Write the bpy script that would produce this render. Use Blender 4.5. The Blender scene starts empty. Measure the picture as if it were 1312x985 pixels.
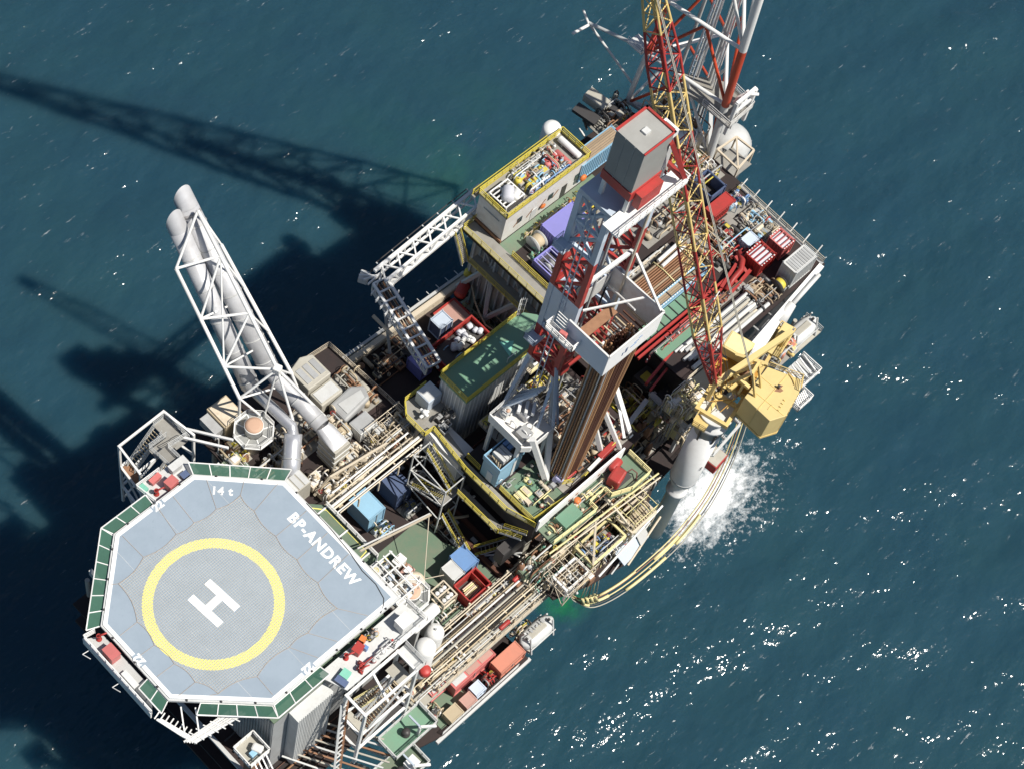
import bpy, math, random
import numpy as np
from mathutils import Vector, Matrix

# ------------------------------------------------------------------ camera, sky, sun, exposure
scene = bpy.context.scene
HEL = 52.0                                   # height of the helideck above the sea, metres
SUN_AZ, SUN_EL = math.radians(-70), math.radians(57)
cam_data = bpy.data.cameras.new('camera'); cam = bpy.data.objects.new('camera', cam_data)
scene.collection.objects.link(cam); scene.camera = cam
cam_data.sensor_width = 36.0; cam_data.lens = 65.66; cam_data.clip_start = 1.0; cam_data.clip_end = 20000
cam.matrix_world = Matrix(((0.70240514, 0.56617591, -0.43136047, -49.978), (-0.69644099, 0.67180859, -0.25227597, -53.883),
                           (0.14695909, 0.47761705, 0.86618992, 230.0), (0, 0, 0, 1)))
world = bpy.data.worlds.new('World'); scene.world = world; world.use_nodes = True
wn = world.node_tree.nodes; wl = world.node_tree.links
sky = wn.new('ShaderNodeTexSky'); sky.sky_type = 'NISHITA'; sky.sun_disc = False
sky.sun_elevation = SUN_EL; sky.sun_rotation = math.pi / 2 - SUN_AZ; sky.altitude = 200
wl.new(sky.outputs[0], wn['Background'].inputs[0]); wn['Background'].inputs[1].default_value = 0.057
sd = bpy.data.lights.new('sun', 'SUN'); sd.energy = 4.7; sd.angle = math.radians(0.53); sd.color = (1.0, 0.95, 0.87)
sun = bpy.data.objects.new('sun', sd); scene.collection.objects.link(sun)
S = Vector((math.cos(SUN_EL) * math.cos(SUN_AZ), math.cos(SUN_EL) * math.sin(SUN_AZ), math.sin(SUN_EL)))
sun.rotation_euler = S.to_track_quat('Z', 'Y').to_euler(); sun.location = S * 400
vs = scene.view_settings; vs.view_transform = 'Standard'; vs.look = 'None'; vs.exposure = 0.2; vs.gamma = 1.0
scene.cycles.use_denoising = True; scene.cycles.max_bounces = 5; scene.cycles.diffuse_bounces = 2; scene.cycles.glossy_bounces = 2; scene.cycles.transparent_max_bounces = 8

# ------------------------------------------------------------------ materials
MATS = {}
def mat(key, col, rough=0.55, metal=0.0, wear=0.35, wear_col=None, scale=0.9, bump=0.15, streak=0.0, alpha=1.0, fine=0.0, spec=0.5):
    """painted or bare surface with blotchy dirt, rust specks and fine relief, all in object space"""
    m = bpy.data.materials.new(key); m.use_nodes = True; nt = m.node_tree; N = nt.nodes; L = nt.links
    b = N['Principled BSDF']; b.inputs['Roughness'].default_value = rough; b.inputs['Metallic'].default_value = metal
    b.inputs['Specular IOR Level'].default_value = spec
    tc = N.new('ShaderNodeTexCoord'); oi = N.new('ShaderNodeObjectInfo')
    add = N.new('ShaderNodeVectorMath'); add.operation = 'ADD'
    sc = N.new('ShaderNodeVectorMath'); sc.operation = 'SCALE'; sc.inputs[3].default_value = 17.0
    L.new(oi.outputs['Random'], sc.inputs[0]); L.new(tc.outputs['Object'], add.inputs[0]); L.new(sc.outputs[0], add.inputs[1])
    n1 = N.new('ShaderNodeTexNoise'); n1.inputs['Scale'].default_value = scale; n1.inputs['Detail'].default_value = 7; n1.inputs['Roughness'].default_value = 0.68
    L.new(add.outputs[0], n1.inputs['Vector'])
    r1 = N.new('ShaderNodeMapRange'); r1.inputs[1].default_value = 0.42; r1.inputs[2].default_value = 0.74; r1.inputs[4].default_value = wear
    L.new(n1.outputs[0], r1.inputs[0])
    n2 = N.new('ShaderNodeTexNoise'); n2.inputs['Scale'].default_value = scale * 5.5; n2.inputs['Detail'].default_value = 5; n2.inputs['Roughness'].default_value = 0.7
    L.new(add.outputs[0], n2.inputs['Vector'])
    r2 = N.new('ShaderNodeMapRange'); r2.inputs[1].default_value = 0.58; r2.inputs[2].default_value = 0.72; r2.inputs[4].default_value = min(1, wear * 1.1)
    L.new(n2.outputs[0], r2.inputs[0])
    mx = N.new('ShaderNodeMath'); mx.operation = 'MAXIMUM'; L.new(r1.outputs[0], mx.inputs[0]); L.new(r2.outputs[0], mx.inputs[1])
    hv = N.new('ShaderNodeHueSaturation'); hv.inputs['Color'].default_value = (*col, 1)
    hr = N.new('ShaderNodeMapRange'); hr.inputs[3].default_value = 0.86; hr.inputs[4].default_value = 1.12; L.new(oi.outputs['Random'], hr.inputs[0]); L.new(hr.outputs[0], hv.inputs['Value'])
    mix = N.new('ShaderNodeMix'); mix.data_type = 'RGBA'
    wc = wear_col if wear_col else tuple(c * 0.45 + 0.02 for c in col)
    L.new(mx.outputs[0], mix.inputs['Factor']); L.new(hv.outputs[0], mix.inputs[6]); mix.inputs[7].default_value = (*wc, 1)
    L.new(mix.outputs[2], b.inputs['Base Color'])
    if bump:
        bp = N.new('ShaderNodeBump'); bp.inputs['Strength'].default_value = bump; bp.inputs['Distance'].default_value = 0.04
        L.new(n2.outputs[0], bp.inputs['Height']); L.new(bp.outputs[0], b.inputs['Normal'])
    if alpha < 1: b.inputs['Alpha'].default_value = alpha
    MATS[key] = m; return m
RUST = (0.16, 0.07, 0.03)
mat('white', (0.80, 0.80, 0.78), 0.45, wear=0.22, wear_col=(0.52, 0.49, 0.44))
mat('bright_white', (0.87, 0.87, 0.865), 0.4, wear=0.12, wear_col=(0.62, 0.6, 0.57))
mat('white_rust', (0.78, 0.775, 0.75), 0.5, wear=0.4, wear_col=(0.46, 0.36, 0.26), scale=0.8)
mat('pale_blue', (0.55, 0.63, 0.73), 0.45, wear=0.2, wear_col=(0.42, 0.45, 0.48))
mat('cream', (0.66, 0.58, 0.45), 0.5, wear=0.45, wear_col=(0.36, 0.25, 0.15), scale=1.2)
mat('tan', (0.52, 0.43, 0.29), 0.6, wear=0.4, wear_col=(0.38, 0.30, 0.2))
mat('grey', (0.40, 0.41, 0.41), 0.5, wear=0.4, wear_col=(0.24, 0.22, 0.2))
mat('light_grey', (0.58, 0.59, 0.58), 0.5, wear=0.35, wear_col=(0.36, 0.34, 0.31))
mat('warm_grey', (0.44, 0.42, 0.36), 0.6, wear=0.4, wear_col=(0.28, 0.26, 0.21), scale=0.5)
mat('dark_grey', (0.06, 0.058, 0.058), 0.5, wear=0.4, wear_col=(0.045, 0.032, 0.025))
mat('steel', (0.46, 0.47, 0.49), 0.36, metal=0.55, wear=0.4, wear_col=(0.24, 0.22, 0.21))
mat('silver', (0.66, 0.67, 0.70), 0.32, metal=0.6, wear=0.3, wear_col=(0.42, 0.42, 0.44))
mat('stack_steel', (0.56, 0.565, 0.58), 0.45, metal=0.2, wear=0.55, wear_col=(0.36, 0.35, 0.345), scale=0.6)
mat('black', (0.018, 0.017, 0.017), 0.6, wear=0.3, wear_col=(0.05, 0.04, 0.035))
mat('brown_deck', (0.026, 0.018, 0.017), 0.75, wear=0.6, wear_col=(0.058, 0.028, 0.024), scale=0.25)
mat('red_deck', (0.17, 0.06, 0.055), 0.7, wear=0.5, wear_col=(0.1, 0.06, 0.05), scale=0.4)
mat('green_deck', (0.135, 0.21, 0.14), 0.65, wear=0.85, wear_col=(0.19, 0.195, 0.14), scale=0.6)
mat('green_roof', (0.15, 0.29, 0.195), 0.55, wear=0.6, wear_col=(0.19, 0.25, 0.18), scale=0.5)
mat('net_green', (0.05, 0.145, 0.10), 0.7, wear=0.4, wear_col=(0.03, 0.10, 0.07), alpha=0.8)
mat('grating', (0.34, 0.33, 0.30), 0.6, metal=0.2, wear=0.5, wear_col=(0.2, 0.17, 0.13))
mat('yellow', (0.66, 0.55, 0.07), 0.5, wear=0.5, wear_col=(0.36, 0.29, 0.1))
mat('crane_yellow', (0.76, 0.60, 0.26), 0.55, wear=0.4, wear_col=(0.55, 0.40, 0.18), scale=0.7)
mat('boom_yellow', (0.74, 0.56, 0.22), 0.45, wear=0.4, wear_col=(0.42, 0.26, 0.1))
mat('pale_yellow', (0.78, 0.70, 0.36), 0.5, wear=0.35, wear_col=(0.45, 0.38, 0.22))
mat('red', (0.43, 0.04, 0.035), 0.5, wear=0.6, wear_col=(0.22, 0.05, 0.035))
mat('flare_red', (0.58, 0.075, 0.03), 0.45, wear=0.4, wear_col=(0.34, 0.07, 0.035))
mat('pink_red', (0.60, 0.17, 0.16), 0.5, wear=0.4, wear_col=(0.33, 0.12, 0.1))
mat('salmon', (0.62, 0.24, 0.16), 0.5, wear=0.35, wear_col=(0.42, 0.2, 0.15))
mat('faded_pink', (0.50, 0.29, 0.24), 0.6, wear=0.5, wear_col=(0.38, 0.27, 0.22))
mat('orange', (0.72, 0.20, 0.05), 0.5, wear=0.2)
mat('light_blue', (0.29, 0.51, 0.68), 0.45, wear=0.3, wear_col=(0.24, 0.36, 0.45))
mat('blue', (0.16, 0.30, 0.56), 0.45, wear=0.3, wear_col=(0.16, 0.2, 0.3))
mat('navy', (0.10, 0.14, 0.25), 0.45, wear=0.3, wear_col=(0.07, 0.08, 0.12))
mat('purple', (0.25, 0.24, 0.58), 0.5, wear=0.3, wear_col=(0.19, 0.19, 0.38))
mat('lilac', (0.47, 0.46, 0.68), 0.5, wear=0.3)
mat('mint', (0.22, 0.55, 0.42), 0.5, wear=0.2)
mat('pipe_brown', (0.28, 0.14, 0.07), 0.55, metal=0.2, wear=0.6, wear_col=(0.11, 0.06, 0.04), scale=2.0)
mat('pipe_tan', (0.46, 0.26, 0.13), 0.55, metal=0.1, wear=0.5, wear_col=(0.25, 0.14, 0.08), scale=2.0)
mat('pipe_dark', (0.11, 0.045, 0.03), 0.55, metal=0.2, wear=0.5, wear_col=(0.18, 0.09, 0.05), scale=2.0)
mat('wood', (0.36, 0.27, 0.18), 0.8, wear=0.5, wear_col=(0.24, 0.18, 0.12), scale=2.0)
mat('rusty', (0.30, 0.16, 0.09), 0.8, wear=0.6, wear_col=(0.18, 0.09, 0.05), scale=1.5)
mat('peach', (0.62, 0.40, 0.28), 0.7, wear=0.4, wear_col=(0.5, 0.33, 0.23))
mat('tarp', (0.62, 0.63, 0.68), 0.8, wear=0.4, wear_col=(0.45, 0.46, 0.52), bump=0.6, scale=1.6)
mat('glass', (0.03, 0.05, 0.06), 0.08, wear=0.1)
mat('deck_blue', (0.325, 0.395, 0.465), 0.6, wear=0.8, wear_col=(0.25, 0.31, 0.37), scale=0.3, bump=0.1)
mat('marking_white', (0.86, 0.87, 0.86), 0.55, wear=0.18, wear_col=(0.66, 0.69, 0.72), scale=1.2)
mat('marking_yellow', (0.88, 0.79, 0.20), 0.6, wear=0.25, wear_col=(0.72, 0.66, 0.25), scale=0.8)
mat('rope', (0.47, 0.47, 0.44), 0.85, wear=0.5, wear_col=(0.30, 0.29, 0.26), scale=0.3)
mat('tie_rope', (0.42, 0.36, 0.31), 0.85, wear=0.4)

# ------------------------------------------------------------------ mesh helpers
COL = scene.collection
ROOT = {}
def _loc(o):
    return ROOT.get(o.name, Vector((0, 0, 0))) if o else Vector((0, 0, 0))
class MB:
    def __init__(s): s.v = []; s.f = []; s.sm = []
    def _add(s, v, f, smooth=False):
        n = len(s.v); s.v += v; s.f += [tuple(i + n for i in q) for q in f]; s.sm += [smooth] * len(f); return s
    def box(s, x0, x1, y0, y1, z0, z1):
        v = [(x, y, z) for z in (z0, z1) for y in (y0, y1) for x in (x0, x1)]
        return s._add(v, [(0, 2, 3, 1), (4, 5, 7, 6), (0, 1, 5, 4), (2, 6, 7, 3), (0, 4, 6, 2), (1, 3, 7, 5)])
    def cbox(s, c, sx, sy, sz, rz=0.0, rx=0.0):
        R = Matrix.Rotation(rz, 3, 'Z') @ Matrix.Rotation(rx, 3, 'X')
        v = [tuple(Vector(c) + R @ Vector((x * sx / 2, y * sy / 2, z * sz / 2))) for z in (-1, 1) for y in (-1, 1) for x in (-1, 1)]
        return s._add(v, [(0, 2, 3, 1), (4, 5, 7, 6), (0, 1, 5, 4), (2, 6, 7, 3), (0, 4, 6, 2), (1, 3, 7, 5)])
    def bar(s, p, q, w, h=None):
        p, q = Vector(p), Vector(q); d = q - p; L = d.length
        if L < 1e-6: return s
        h = h or w; R = d.to_track_quat('Z', 'Y').to_matrix()
        v = [tuple(p + R @ Vector((x * w / 2, y * h / 2, z * L))) for z in (0, 1) for y in (-1, 1) for x in (-1, 1)]
        return s._add(v, [(0, 2, 3, 1), (4, 5, 7, 6), (0, 1, 5, 4), (2, 6, 7, 3), (0, 4, 6, 2), (1, 3, 7, 5)])
    def tube(s, p, q, r, n=10, r2=None):
        p, q = Vector(p), Vector(q); d = q - p
        if d.length < 1e-6: return s
        r2 = r if r2 is None else r2; R = d.to_track_quat('Z', 'Y').to_matrix()
        v = []
        for c, rr in ((p, r), (q, r2)):
            for i in range(n):
                a = 2 * math.pi * i / n; v.append(tuple(c + R @ Vector((rr * math.cos(a), rr * math.sin(a), 0))))
        m = len(s.v)
        s._add(v, [(i, (i + 1) % n, n + (i + 1) % n, n + i) for i in range(n)], True)
        s.f += [tuple(m + i for i in reversed(range(n))), tuple(m + n + i for i in range(n))]; s.sm += [False, False]
        return s
    def path(s, pts, r, n=8):
        """a tube swept along a polyline with mitred bends"""
        P = [Vector(p) for p in pts]; k = len(P); v = []
        up = None
        for i in range(k):
            t = (P[min(i + 1, k - 1)] - P[max(i - 1, 0)]).normalized()
            if up is None:
                up = Vector((0, 0, 1)) if abs(t.z) < 0.9 else Vector((1, 0, 0))
            a = up.cross(t)
            if a.length < 1e-4: a = Vector((0, 1, 0)).cross(t)
            a.normalize(); b = t.cross(a); up = b
            f = 1.0
            if 0 < i < k - 1:
                c = (P[i + 1] - P[i]).normalized().dot((P[i] - P[i - 1]).normalized()); f = min(1.5, 1 / max(0.4, math.sqrt((1 + max(-0.6, c)) / 2)))
            for j in range(n):
                an = 2 * math.pi * j / n; v.append(tuple(P[i] + (a * math.cos(an) + b * math.sin(an)) * r * f))
        m = len(s.v)
        s._add(v, [(i * n + j, i * n + (j + 1) % n, (i + 1) * n + (j + 1) % n, (i + 1) * n + j) for i in range(k - 1) for j in range(n)], True)
        s.f += [tuple(m + j for j in reversed(range(n))), tuple(m + (k - 1) * n + j for j in range(n))]; s.sm += [False, False]
        return s
    def prism(s, poly, z0, z1):
        n = len(poly); a = sum(poly[i][0] * poly[(i + 1) % n][1] - poly[(i + 1) % n][0] * poly[i][1] for i in range(n))
        if a < 0: poly = poly[::-1]
        v = [(x, y, z0) for x, y in poly] + [(x, y, z1) for x, y in poly]
        return s._add(v, [tuple(reversed(range(n))), tuple(range(n, 2 * n))] + [(i, (i + 1) % n, n + (i + 1) % n, n + i) for i in range(n)])
    def band(s, outer, inner, z0, z1):
        n = len(outer); v = [(x, y, z) for z in (z0, z1) for P in (outer, inner) for x, y in P]
        f = []
        for i in range(n):
            j = (i + 1) % n; f += [(2 * n + i, 2 * n + j, 3 * n + j, 3 * n + i), (i, j, 2 * n + j, 2 * n + i), (n + j, n + i, 3 * n + i, 3 * n + j), (j, i, n + i, n + j)]
        return s._add(v, f)
    def lathe(s, c, prof, n=20, axis='Z'):
        v = []; c = Vector(c)
        for r, h in prof:
            for i in range(n):
                a = 2 * math.pi * i / n; x, y = r * math.cos(a), r * math.sin(a)
                v.append(tuple(c + (Vector((x, y, h)) if axis == 'Z' else Vector((h, x, y)) if axis == 'X' else Vector((y, h, x)))))
        k = len(prof); m = len(s.v)
        s._add(v, [(i * n + j, i * n + (j + 1) % n, (i + 1) * n + (j + 1) % n, (i + 1) * n + j) for i in range(k - 1) for j in range(n)], True)
        s.f += [tuple(m + j for j in reversed(range(n))), tuple(m + (k - 1) * n + j for j in range(n))]; s.sm += [False, False]
        return s
    def vessel(s, p, q, r, n=16):
        """cylinder with dished ends between p and q"""
        p, q = Vector(p), Vector(q); d = (q - p).normalized(); L = (q - p).length; R = d.to_track_quat('Z', 'Y').to_matrix()
        prof = [(0.02, 0), (r * 0.6, r * 0.12), (r * 0.9, r * 0.28), (r, r * 0.5), (r, L - r * 0.5), (r * 0.9, L - r * 0.28), (r * 0.6, L - r * 0.12), (0.02, L)]
        v = [tuple(p + R @ Vector((rr * math.cos(2 * math.pi * i / n), rr * math.sin(2 * math.pi * i / n), h))) for rr, h in prof for i in range(n)]
        k = len(prof)
        return s._add(v, [(i * n + j, i * n + (j + 1) % n, (i + 1) * n + (j + 1) % n, (i + 1) * n + j) for i in range(k - 1) for j in range(n)], True)
    def poly(s, pts):
        return s._add([tuple(p) for p in pts], [tuple(range(len(pts)))])
    def build(s, name, m, parent=None, bevel=0.0):
        L = _loc(parent); me = bpy.data.meshes.new(name)
        me.from_pydata([(x - L.x, y - L.y, z - L.z) for x, y, z in s.v], [], s.f)
        me.polygons.foreach_set('use_smooth', s.sm); me.materials.append(MATS[m] if isinstance(m, str) else m); me.update()
        o = bpy.data.objects.new(name, me); COL.objects.link(o)
        if parent: o.parent = parent; ROOT[o.name] = L.copy()
        if bevel:
            b = o.modifiers.new('bevel', 'BEVEL'); b.width = bevel; b.segments = 2; b.limit_method = 'ANGLE'
        return o
LABELS = {}
def tag(o, label, cat, group=None):
    o['label'] = label; o['category'] = cat
    if group: o['group'] = group
    return o
def thing(name, label, cat, loc=(0, 0, 0), group=None):
    o = bpy.data.objects.new(name, None); COL.objects.link(o); o.location = loc; o.empty_display_size = 0.3
    ROOT[o.name] = Vector(loc); return tag(o, label, cat, group)
_unit = {}
def rod(name, p, q, r, m, parent=None, n=8, square=False):
    """one straight member as an object of its own; alike members share a unit mesh"""
    key = (m, n, square)
    if key not in _unit:
        b = MB()
        if square: b.box(-1, 1, -1, 1, 0, 1)
        else: b.tube((0, 0, 0), (0, 0, 1), 1, n)
        me = bpy.data.meshes.new('member'); me.from_pydata(b.v, [], b.f); me.polygons.foreach_set('use_smooth', b.sm); me.materials.append(MATS[m]); me.update(); _unit[key] = me
    p, q = Vector(p), Vector(q); d = q - p
    o = bpy.data.objects.new(name, _unit[key]); COL.objects.link(o)
    rr = r if isinstance(r, tuple) else (r, r)
    o.matrix_basis = Matrix.Translation(p - _loc(parent)) @ d.to_track_quat('Z', 'Y').to_matrix().to_4x4() @ Matrix.Diagonal((rr[0], rr[1], d.length, 1))
    if parent: o.parent = parent
    return o
def railing(pts, parent, m='yellow', h=1.1, step=1.5, r=0.03, closed=False, name='railing', kick=True):
    """posts, three rails and a toe board along a polyline"""
    b = MB(); P = [Vector(p) for p in pts]
    if closed: P.append(P[0])
    for a, c in zip(P[:-1], P[1:]):
        L = (c - a).length
        if L < 0.05: continue
        k = max(1, round(L / step))
        for i in range(k + 1):
            t = a.lerp(c, i / k); b.bar(t, t + Vector((0, 0, h)), r * 1.7)
        for z in (h, h * 0.66, h * 0.34): b.bar(a + Vector((0, 0, z)), c + Vector((0, 0, z)), r * 2 if z == h else r * 1.5)
        if kick: b.bar(a + Vector((0, 0, 0.09)), c + Vector((0, 0, 0.09)), 0.025, 0.16)
    return b.build(name, m, parent)
def stairs(p, q, w, parent, tread_m='grating', rail_m='yellow', n=None, rails=True):
    """flight from p (low) to q (high): two stringers, separate treads, handrails"""
    p, q = Vector(p), Vector(q); d = q - p; hd = Vector((d.x, d.y, 0)).normalized(); sd_ = Vector((-hd.y, hd.x, 0)) * w / 2
    n = n or max(3, int(d.z / 0.24))
    for s in (-1, 1):
        rod('stringer', p + sd_ * s, q + sd_ * s, (0.03, 0.12), 'light_grey', parent, square=True)
    for i in range(1, n):
        c = p + d * (i / n); rod('tread', c - sd_ * 0.96, c + sd_ * 0.96, (0.03, 0.13) if abs(hd.x) > abs(hd.y) else (0.03, 0.13), tread_m, parent, square=True).rotation_euler
    if rails:
        for s in (-1, 1):
            b = MB(); k = max(2, round(d.length / 1.3))
            for i in range(k + 1):
                t = p + d * (i / k) + sd_ * s; b.bar(t, t + Vector((0, 0, 1.0)), 0.05)
            for z in (1.0, 0.55): b.bar(p + sd_ * s + Vector((0, 0, z)), q + sd_ * s + Vector((0, 0, z)), 0.06)
            b.build('handrail', rail_m, parent)
def text_mesh(body, size, bold=0.02, space=1.0):
    c = bpy.data.curves.new('lettering', 'FONT'); c.body = body; c.size = size; c.offset = bold; c.align_x = 'CENTER'; c.align_y = 'CENTER'; c.space_character = space; c.resolution_u = 3
    o = bpy.data.objects.new('lettering', c); COL.objects.link(o)
    dg = bpy.context.evaluated_depsgraph_get(); me = bpy.data.meshes.new_from_object(o.evaluated_get(dg))
    bpy.data.objects.remove(o); bpy.data.curves.remove(c); return me
def lettering(name, body, size, m, parent, M, bold=0.02, stretch=1.0, space=1.0):
    me = text_mesh(body, size, bold, space); me.materials.clear(); me.materials.append(MATS[m]); me.name = name
    o = bpy.data.objects.new(name, me); COL.objects.link(o); o.parent = parent
    o.matrix_basis = Matrix.Translation(-_loc(parent)) @ M @ Matrix.Diagonal((stretch, 1, 1, 1)); return o

# ------------------------------------------------------------------ the sea
def build_sea():
    x0, x1, y0, y1, st = -60.0, 230.0, -110.0, 150.0, 0.5
    nx, ny = int((x1 - x0) / st) + 1, int((y1 - y0) / st) + 1
    X, Y = np.meshgrid(np.linspace(x0, x1, nx), np.linspace(y0, y1, ny))
    rng = np.random.default_rng(5); H = np.zeros_like(X)
    wind = math.radians(72)
    for i in range(90):
        lam = 1.7 * (22 / 1.7) ** (rng.random() ** 1.3); k = 2 * math.pi / lam; a = wind + rng.normal() * 0.55
        amp = 0.0085 * lam ** 0.92 * (0.6 + 0.8 * rng.random()) * 0.62
        ph = k * (X * math.cos(a) + Y * math.sin(a)) + rng.random() * 6.28
        H += amp * (np.sin(ph) + 0.22 * np.sin(2 * ph + 1.57))
    gy, gx = np.gradient(H, st); H *= 0.108 / math.sqrt(float((gy ** 2).mean()))
    edge = np.clip(np.minimum(np.minimum(X - x0, x1 - X), np.minimum(Y - y0, y1 - Y)) / 12, 0, 1); H *= edge
    v = np.stack([X, Y, H], -1).reshape(-1, 3)
    idx = np.arange(nx * ny).reshape(ny, nx)
    q = np.stack([idx[:-1, :-1], idx[:-1, 1:], idx[1:, 1:], idx[1:, :-1]], -1).reshape(-1, 4)
    far = 9000.0; base = len(v)
    ring = []
    for (ax, ay) in ((x0, y0), (x1, y0), (x1, y1), (x0, y1)): ring.append((ax, ay, 0.0))
    out = [(-far, -far, 0.0), (far, -far, 0.0), (far, far, 0.0), (-far, far, 0.0)]
    v = np.concatenate([v, np.array(ring + out)]); f = q.tolist()
    for i in range(4):
        j = (i + 1) % 4; f.append([base + 4 + i, base + 4 + j, base + j, base + i])
    me = bpy.data.meshes.new('sea'); me.from_pydata(v.tolist(), [], f); me.polygons.foreach_set('use_smooth', [True] * len(f)); me.update()
    m = bpy.data.materials.new('sea_water'); m.use_nodes = True; nt = m.node_tree; N = nt.nodes; L = nt.links; b = N['Principled BSDF']
    b.inputs['IOR'].default_value = 1.333; b.inputs['Specular IOR Level'].default_value = 0.36; b.inputs['Roughness'].default_value = 0.057
    tc = N.new('ShaderNodeTexCoord')
    def noise(scale, det, rough=0.6, vec=None, sx=1, sy=1, rot=0):
        n = N.new('ShaderNodeTexNoise'); n.inputs['Scale'].default_value = scale; n.inputs['Detail'].default_value = det; n.inputs['Roughness'].default_value = rough
        mp = N.new('ShaderNodeMapping'); mp.inputs['Scale'].default_value = (sx, sy, 1); mp.inputs['Rotation'].default_value = (0, 0, rot)
        L.new(tc.outputs['Object'], mp.inputs[0]); L.new(mp.outputs[0], n.inputs['Vector']); return n.outputs[0]
    def mr(src, a, b_, c=0.0, d=1.0):
        r = N.new('ShaderNodeMapRange'); r.inputs[1].default_value = a; r.inputs[2].default_value = b_; r.inputs[3].default_value = c; r.inputs[4].default_value = d; L.new(src, r.inputs[0]); return r.outputs[0]
    def mth(op, a, b_):
        n = N.new('ShaderNodeMath'); n.operation = op
        for i, q_ in enumerate((a, b_)):
            if isinstance(q_, (int, float)): n.inputs[i].default_value = q_
            else: L.new(q_, n.inputs[i])
        return n.outputs[0]
    def blob(cx, cy, rx, ry, rot, inner, outer):
        mp = N.new('ShaderNodeMapping'); mp.vector_type = 'TEXTURE'; mp.inputs['Location'].default_value = (cx, cy, 0); mp.inputs['Rotation'].default_value = (0, 0, rot); mp.inputs['Scale'].default_value = (rx, ry, 1e6)
        L.new(tc.outputs['Object'], mp.inputs[0]); ln = N.new('ShaderNodeVectorMath'); ln.operation = 'LENGTH'; L.new(mp.outputs[0], ln.inputs[0])
        return mr(ln.outputs['Value'], inner, outer, 1.0, 0.0)
    def mixc(f_, a, b_):
        n = N.new('ShaderNodeMix'); n.data_type = 'RGBA'
        if isinstance(f_, float): n.inputs['Factor'].default_value = f_
        else: L.new(f_, n.inputs['Factor'])
        for s_, q_ in ((6, a), (7, b_)):
            if isinstance(q_, tuple): n.inputs[s_].default_value = (*q_, 1)
            else: L.new(q_, n.inputs[s_])
        return n.outputs[2]
    c = mixc(mr(noise(0.018, 4), 0.35, 0.65), (0.0160, 0.0505, 0.0775), (0.0195, 0.0585, 0.0825))
    c = mixc(mth('MULTIPLY', mr(noise(0.05, 5), 0.45, 0.75), 0.5), c, (0.0205, 0.0615, 0.0745))
    g = mth('MULTIPLY', blob(86, 44, 18, 24, 0.3, 0.2, 1.0), mr(noise(0.06, 5), 0.35, 0.62))
    c = mixc(mth('MULTIPLY', g, 0.55), c, (0.022, 0.085, 0.068))
    g2 = mth('MULTIPLY', blob(47.5, -14.5, 5.5, 4.5, 0.3, 0.1, 1.0), mr(noise(0.35, 4), 0.3, 0.6))
    c = mixc(mth('MULTIPLY', g2, 0.9), c, (0.012, 0.16, 0.055))
    # foam: the wash under the crane, its torn edge, and thin wind streaks
    fn = noise(0.5, 10, 0.76, sx=0.8, sy=1.2)
    lace = noise(1.6, 6, 0.7)
    bl = blob(73.5, -17.8, 17.5, 8.2, 0.1, 0.1, 1.2)
    wash = mr(mth('ADD', mth('MULTIPLY', bl, 0.72), mth('ADD', mth('MULTIPLY', fn, 0.95), mth('MULTIPLY', lace, 0.34))), 1.03, 1.28)
    wash = mth('MULTIPLY', wash, mr(bl, 0.0, 0.1))
    bl2 = blob(75.0, -20.5, 24, 12, 0.08, 0.2, 1.1)
    fleck = mth('MULTIPLY', mr(mth('ADD', mth('MULTIPLY', noise(1.1, 9, 0.75), 0.8), mth('MULTIPLY', bl2, 0.22)), 0.62, 0.74), mr(bl2, 0.0, 0.35))
    wash = mth('MAXIMUM', wash, mth('MULTIPLY', fleck, 0.75))
    st_ = mth('MULTIPLY', mr(noise(0.9, 8, 0.7, sx=0.34, sy=1.5, rot=0.2), 0.63, 0.74), mr(noise(0.045, 3), 0.42, 0.62))
    st_ = mth('MULTIPLY', st_, 0.42)
    foam = mth('MAXIMUM', wash, st_)
    c = mixc(foam, c, (0.82, 0.85, 0.87)); L.new(c, b.inputs['Base Color'])
    L.new(mr(foam, 0.0, 0.6, 0.11, 0.6), b.inputs['Roughness'])
    gust = mr(noise(0.07, 3, 0.5, sx=0.6, sy=1.2), 0.36, 0.68, 0.6, 1.12)
    h1 = noise(0.8, 1, 0.4, sx=0.62, sy=1.25); h2 = noise(1.9, 1, 0.4, sx=0.75, sy=1.1, rot=0.25)
    hh = mth('ADD', mth('ADD', mth('MULTIPLY', mth('MULTIPLY', h1, gust), 0.56), mth('MULTIPLY', mth('MULTIPLY', h2, gust), 0.27)), mth('MULTIPLY', foam, 0.12))
    bp = N.new('ShaderNodeBump'); bp.inputs['Strength'].default_value = 1.0; bp.inputs['Distance'].default_value = 0.57; L.new(hh, bp.inputs['Height']); L.new(bp.outputs[0], b.inputs['Normal'])
    # light spreads sideways in the water before it leaves it, so shadows on the sea are soft
    b.subsurface_method = 'BURLEY'; L.new(mr(foam, 0.0, 0.5, 1.0, 0.0), b.inputs['Subsurface Weight']); b.inputs['Subsurface Radius'].default_value = (0.8, 1.5, 2.0); b.inputs['Subsurface Scale'].default_value = 2.6
    me.materials.append(m); o = bpy.data.objects.new('sea', me); COL.objects.link(o); o['kind'] = 'structure'; o['label'] = 'dark teal open sea with glittering waves and a foaming wash under the crane'
build_sea()

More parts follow.
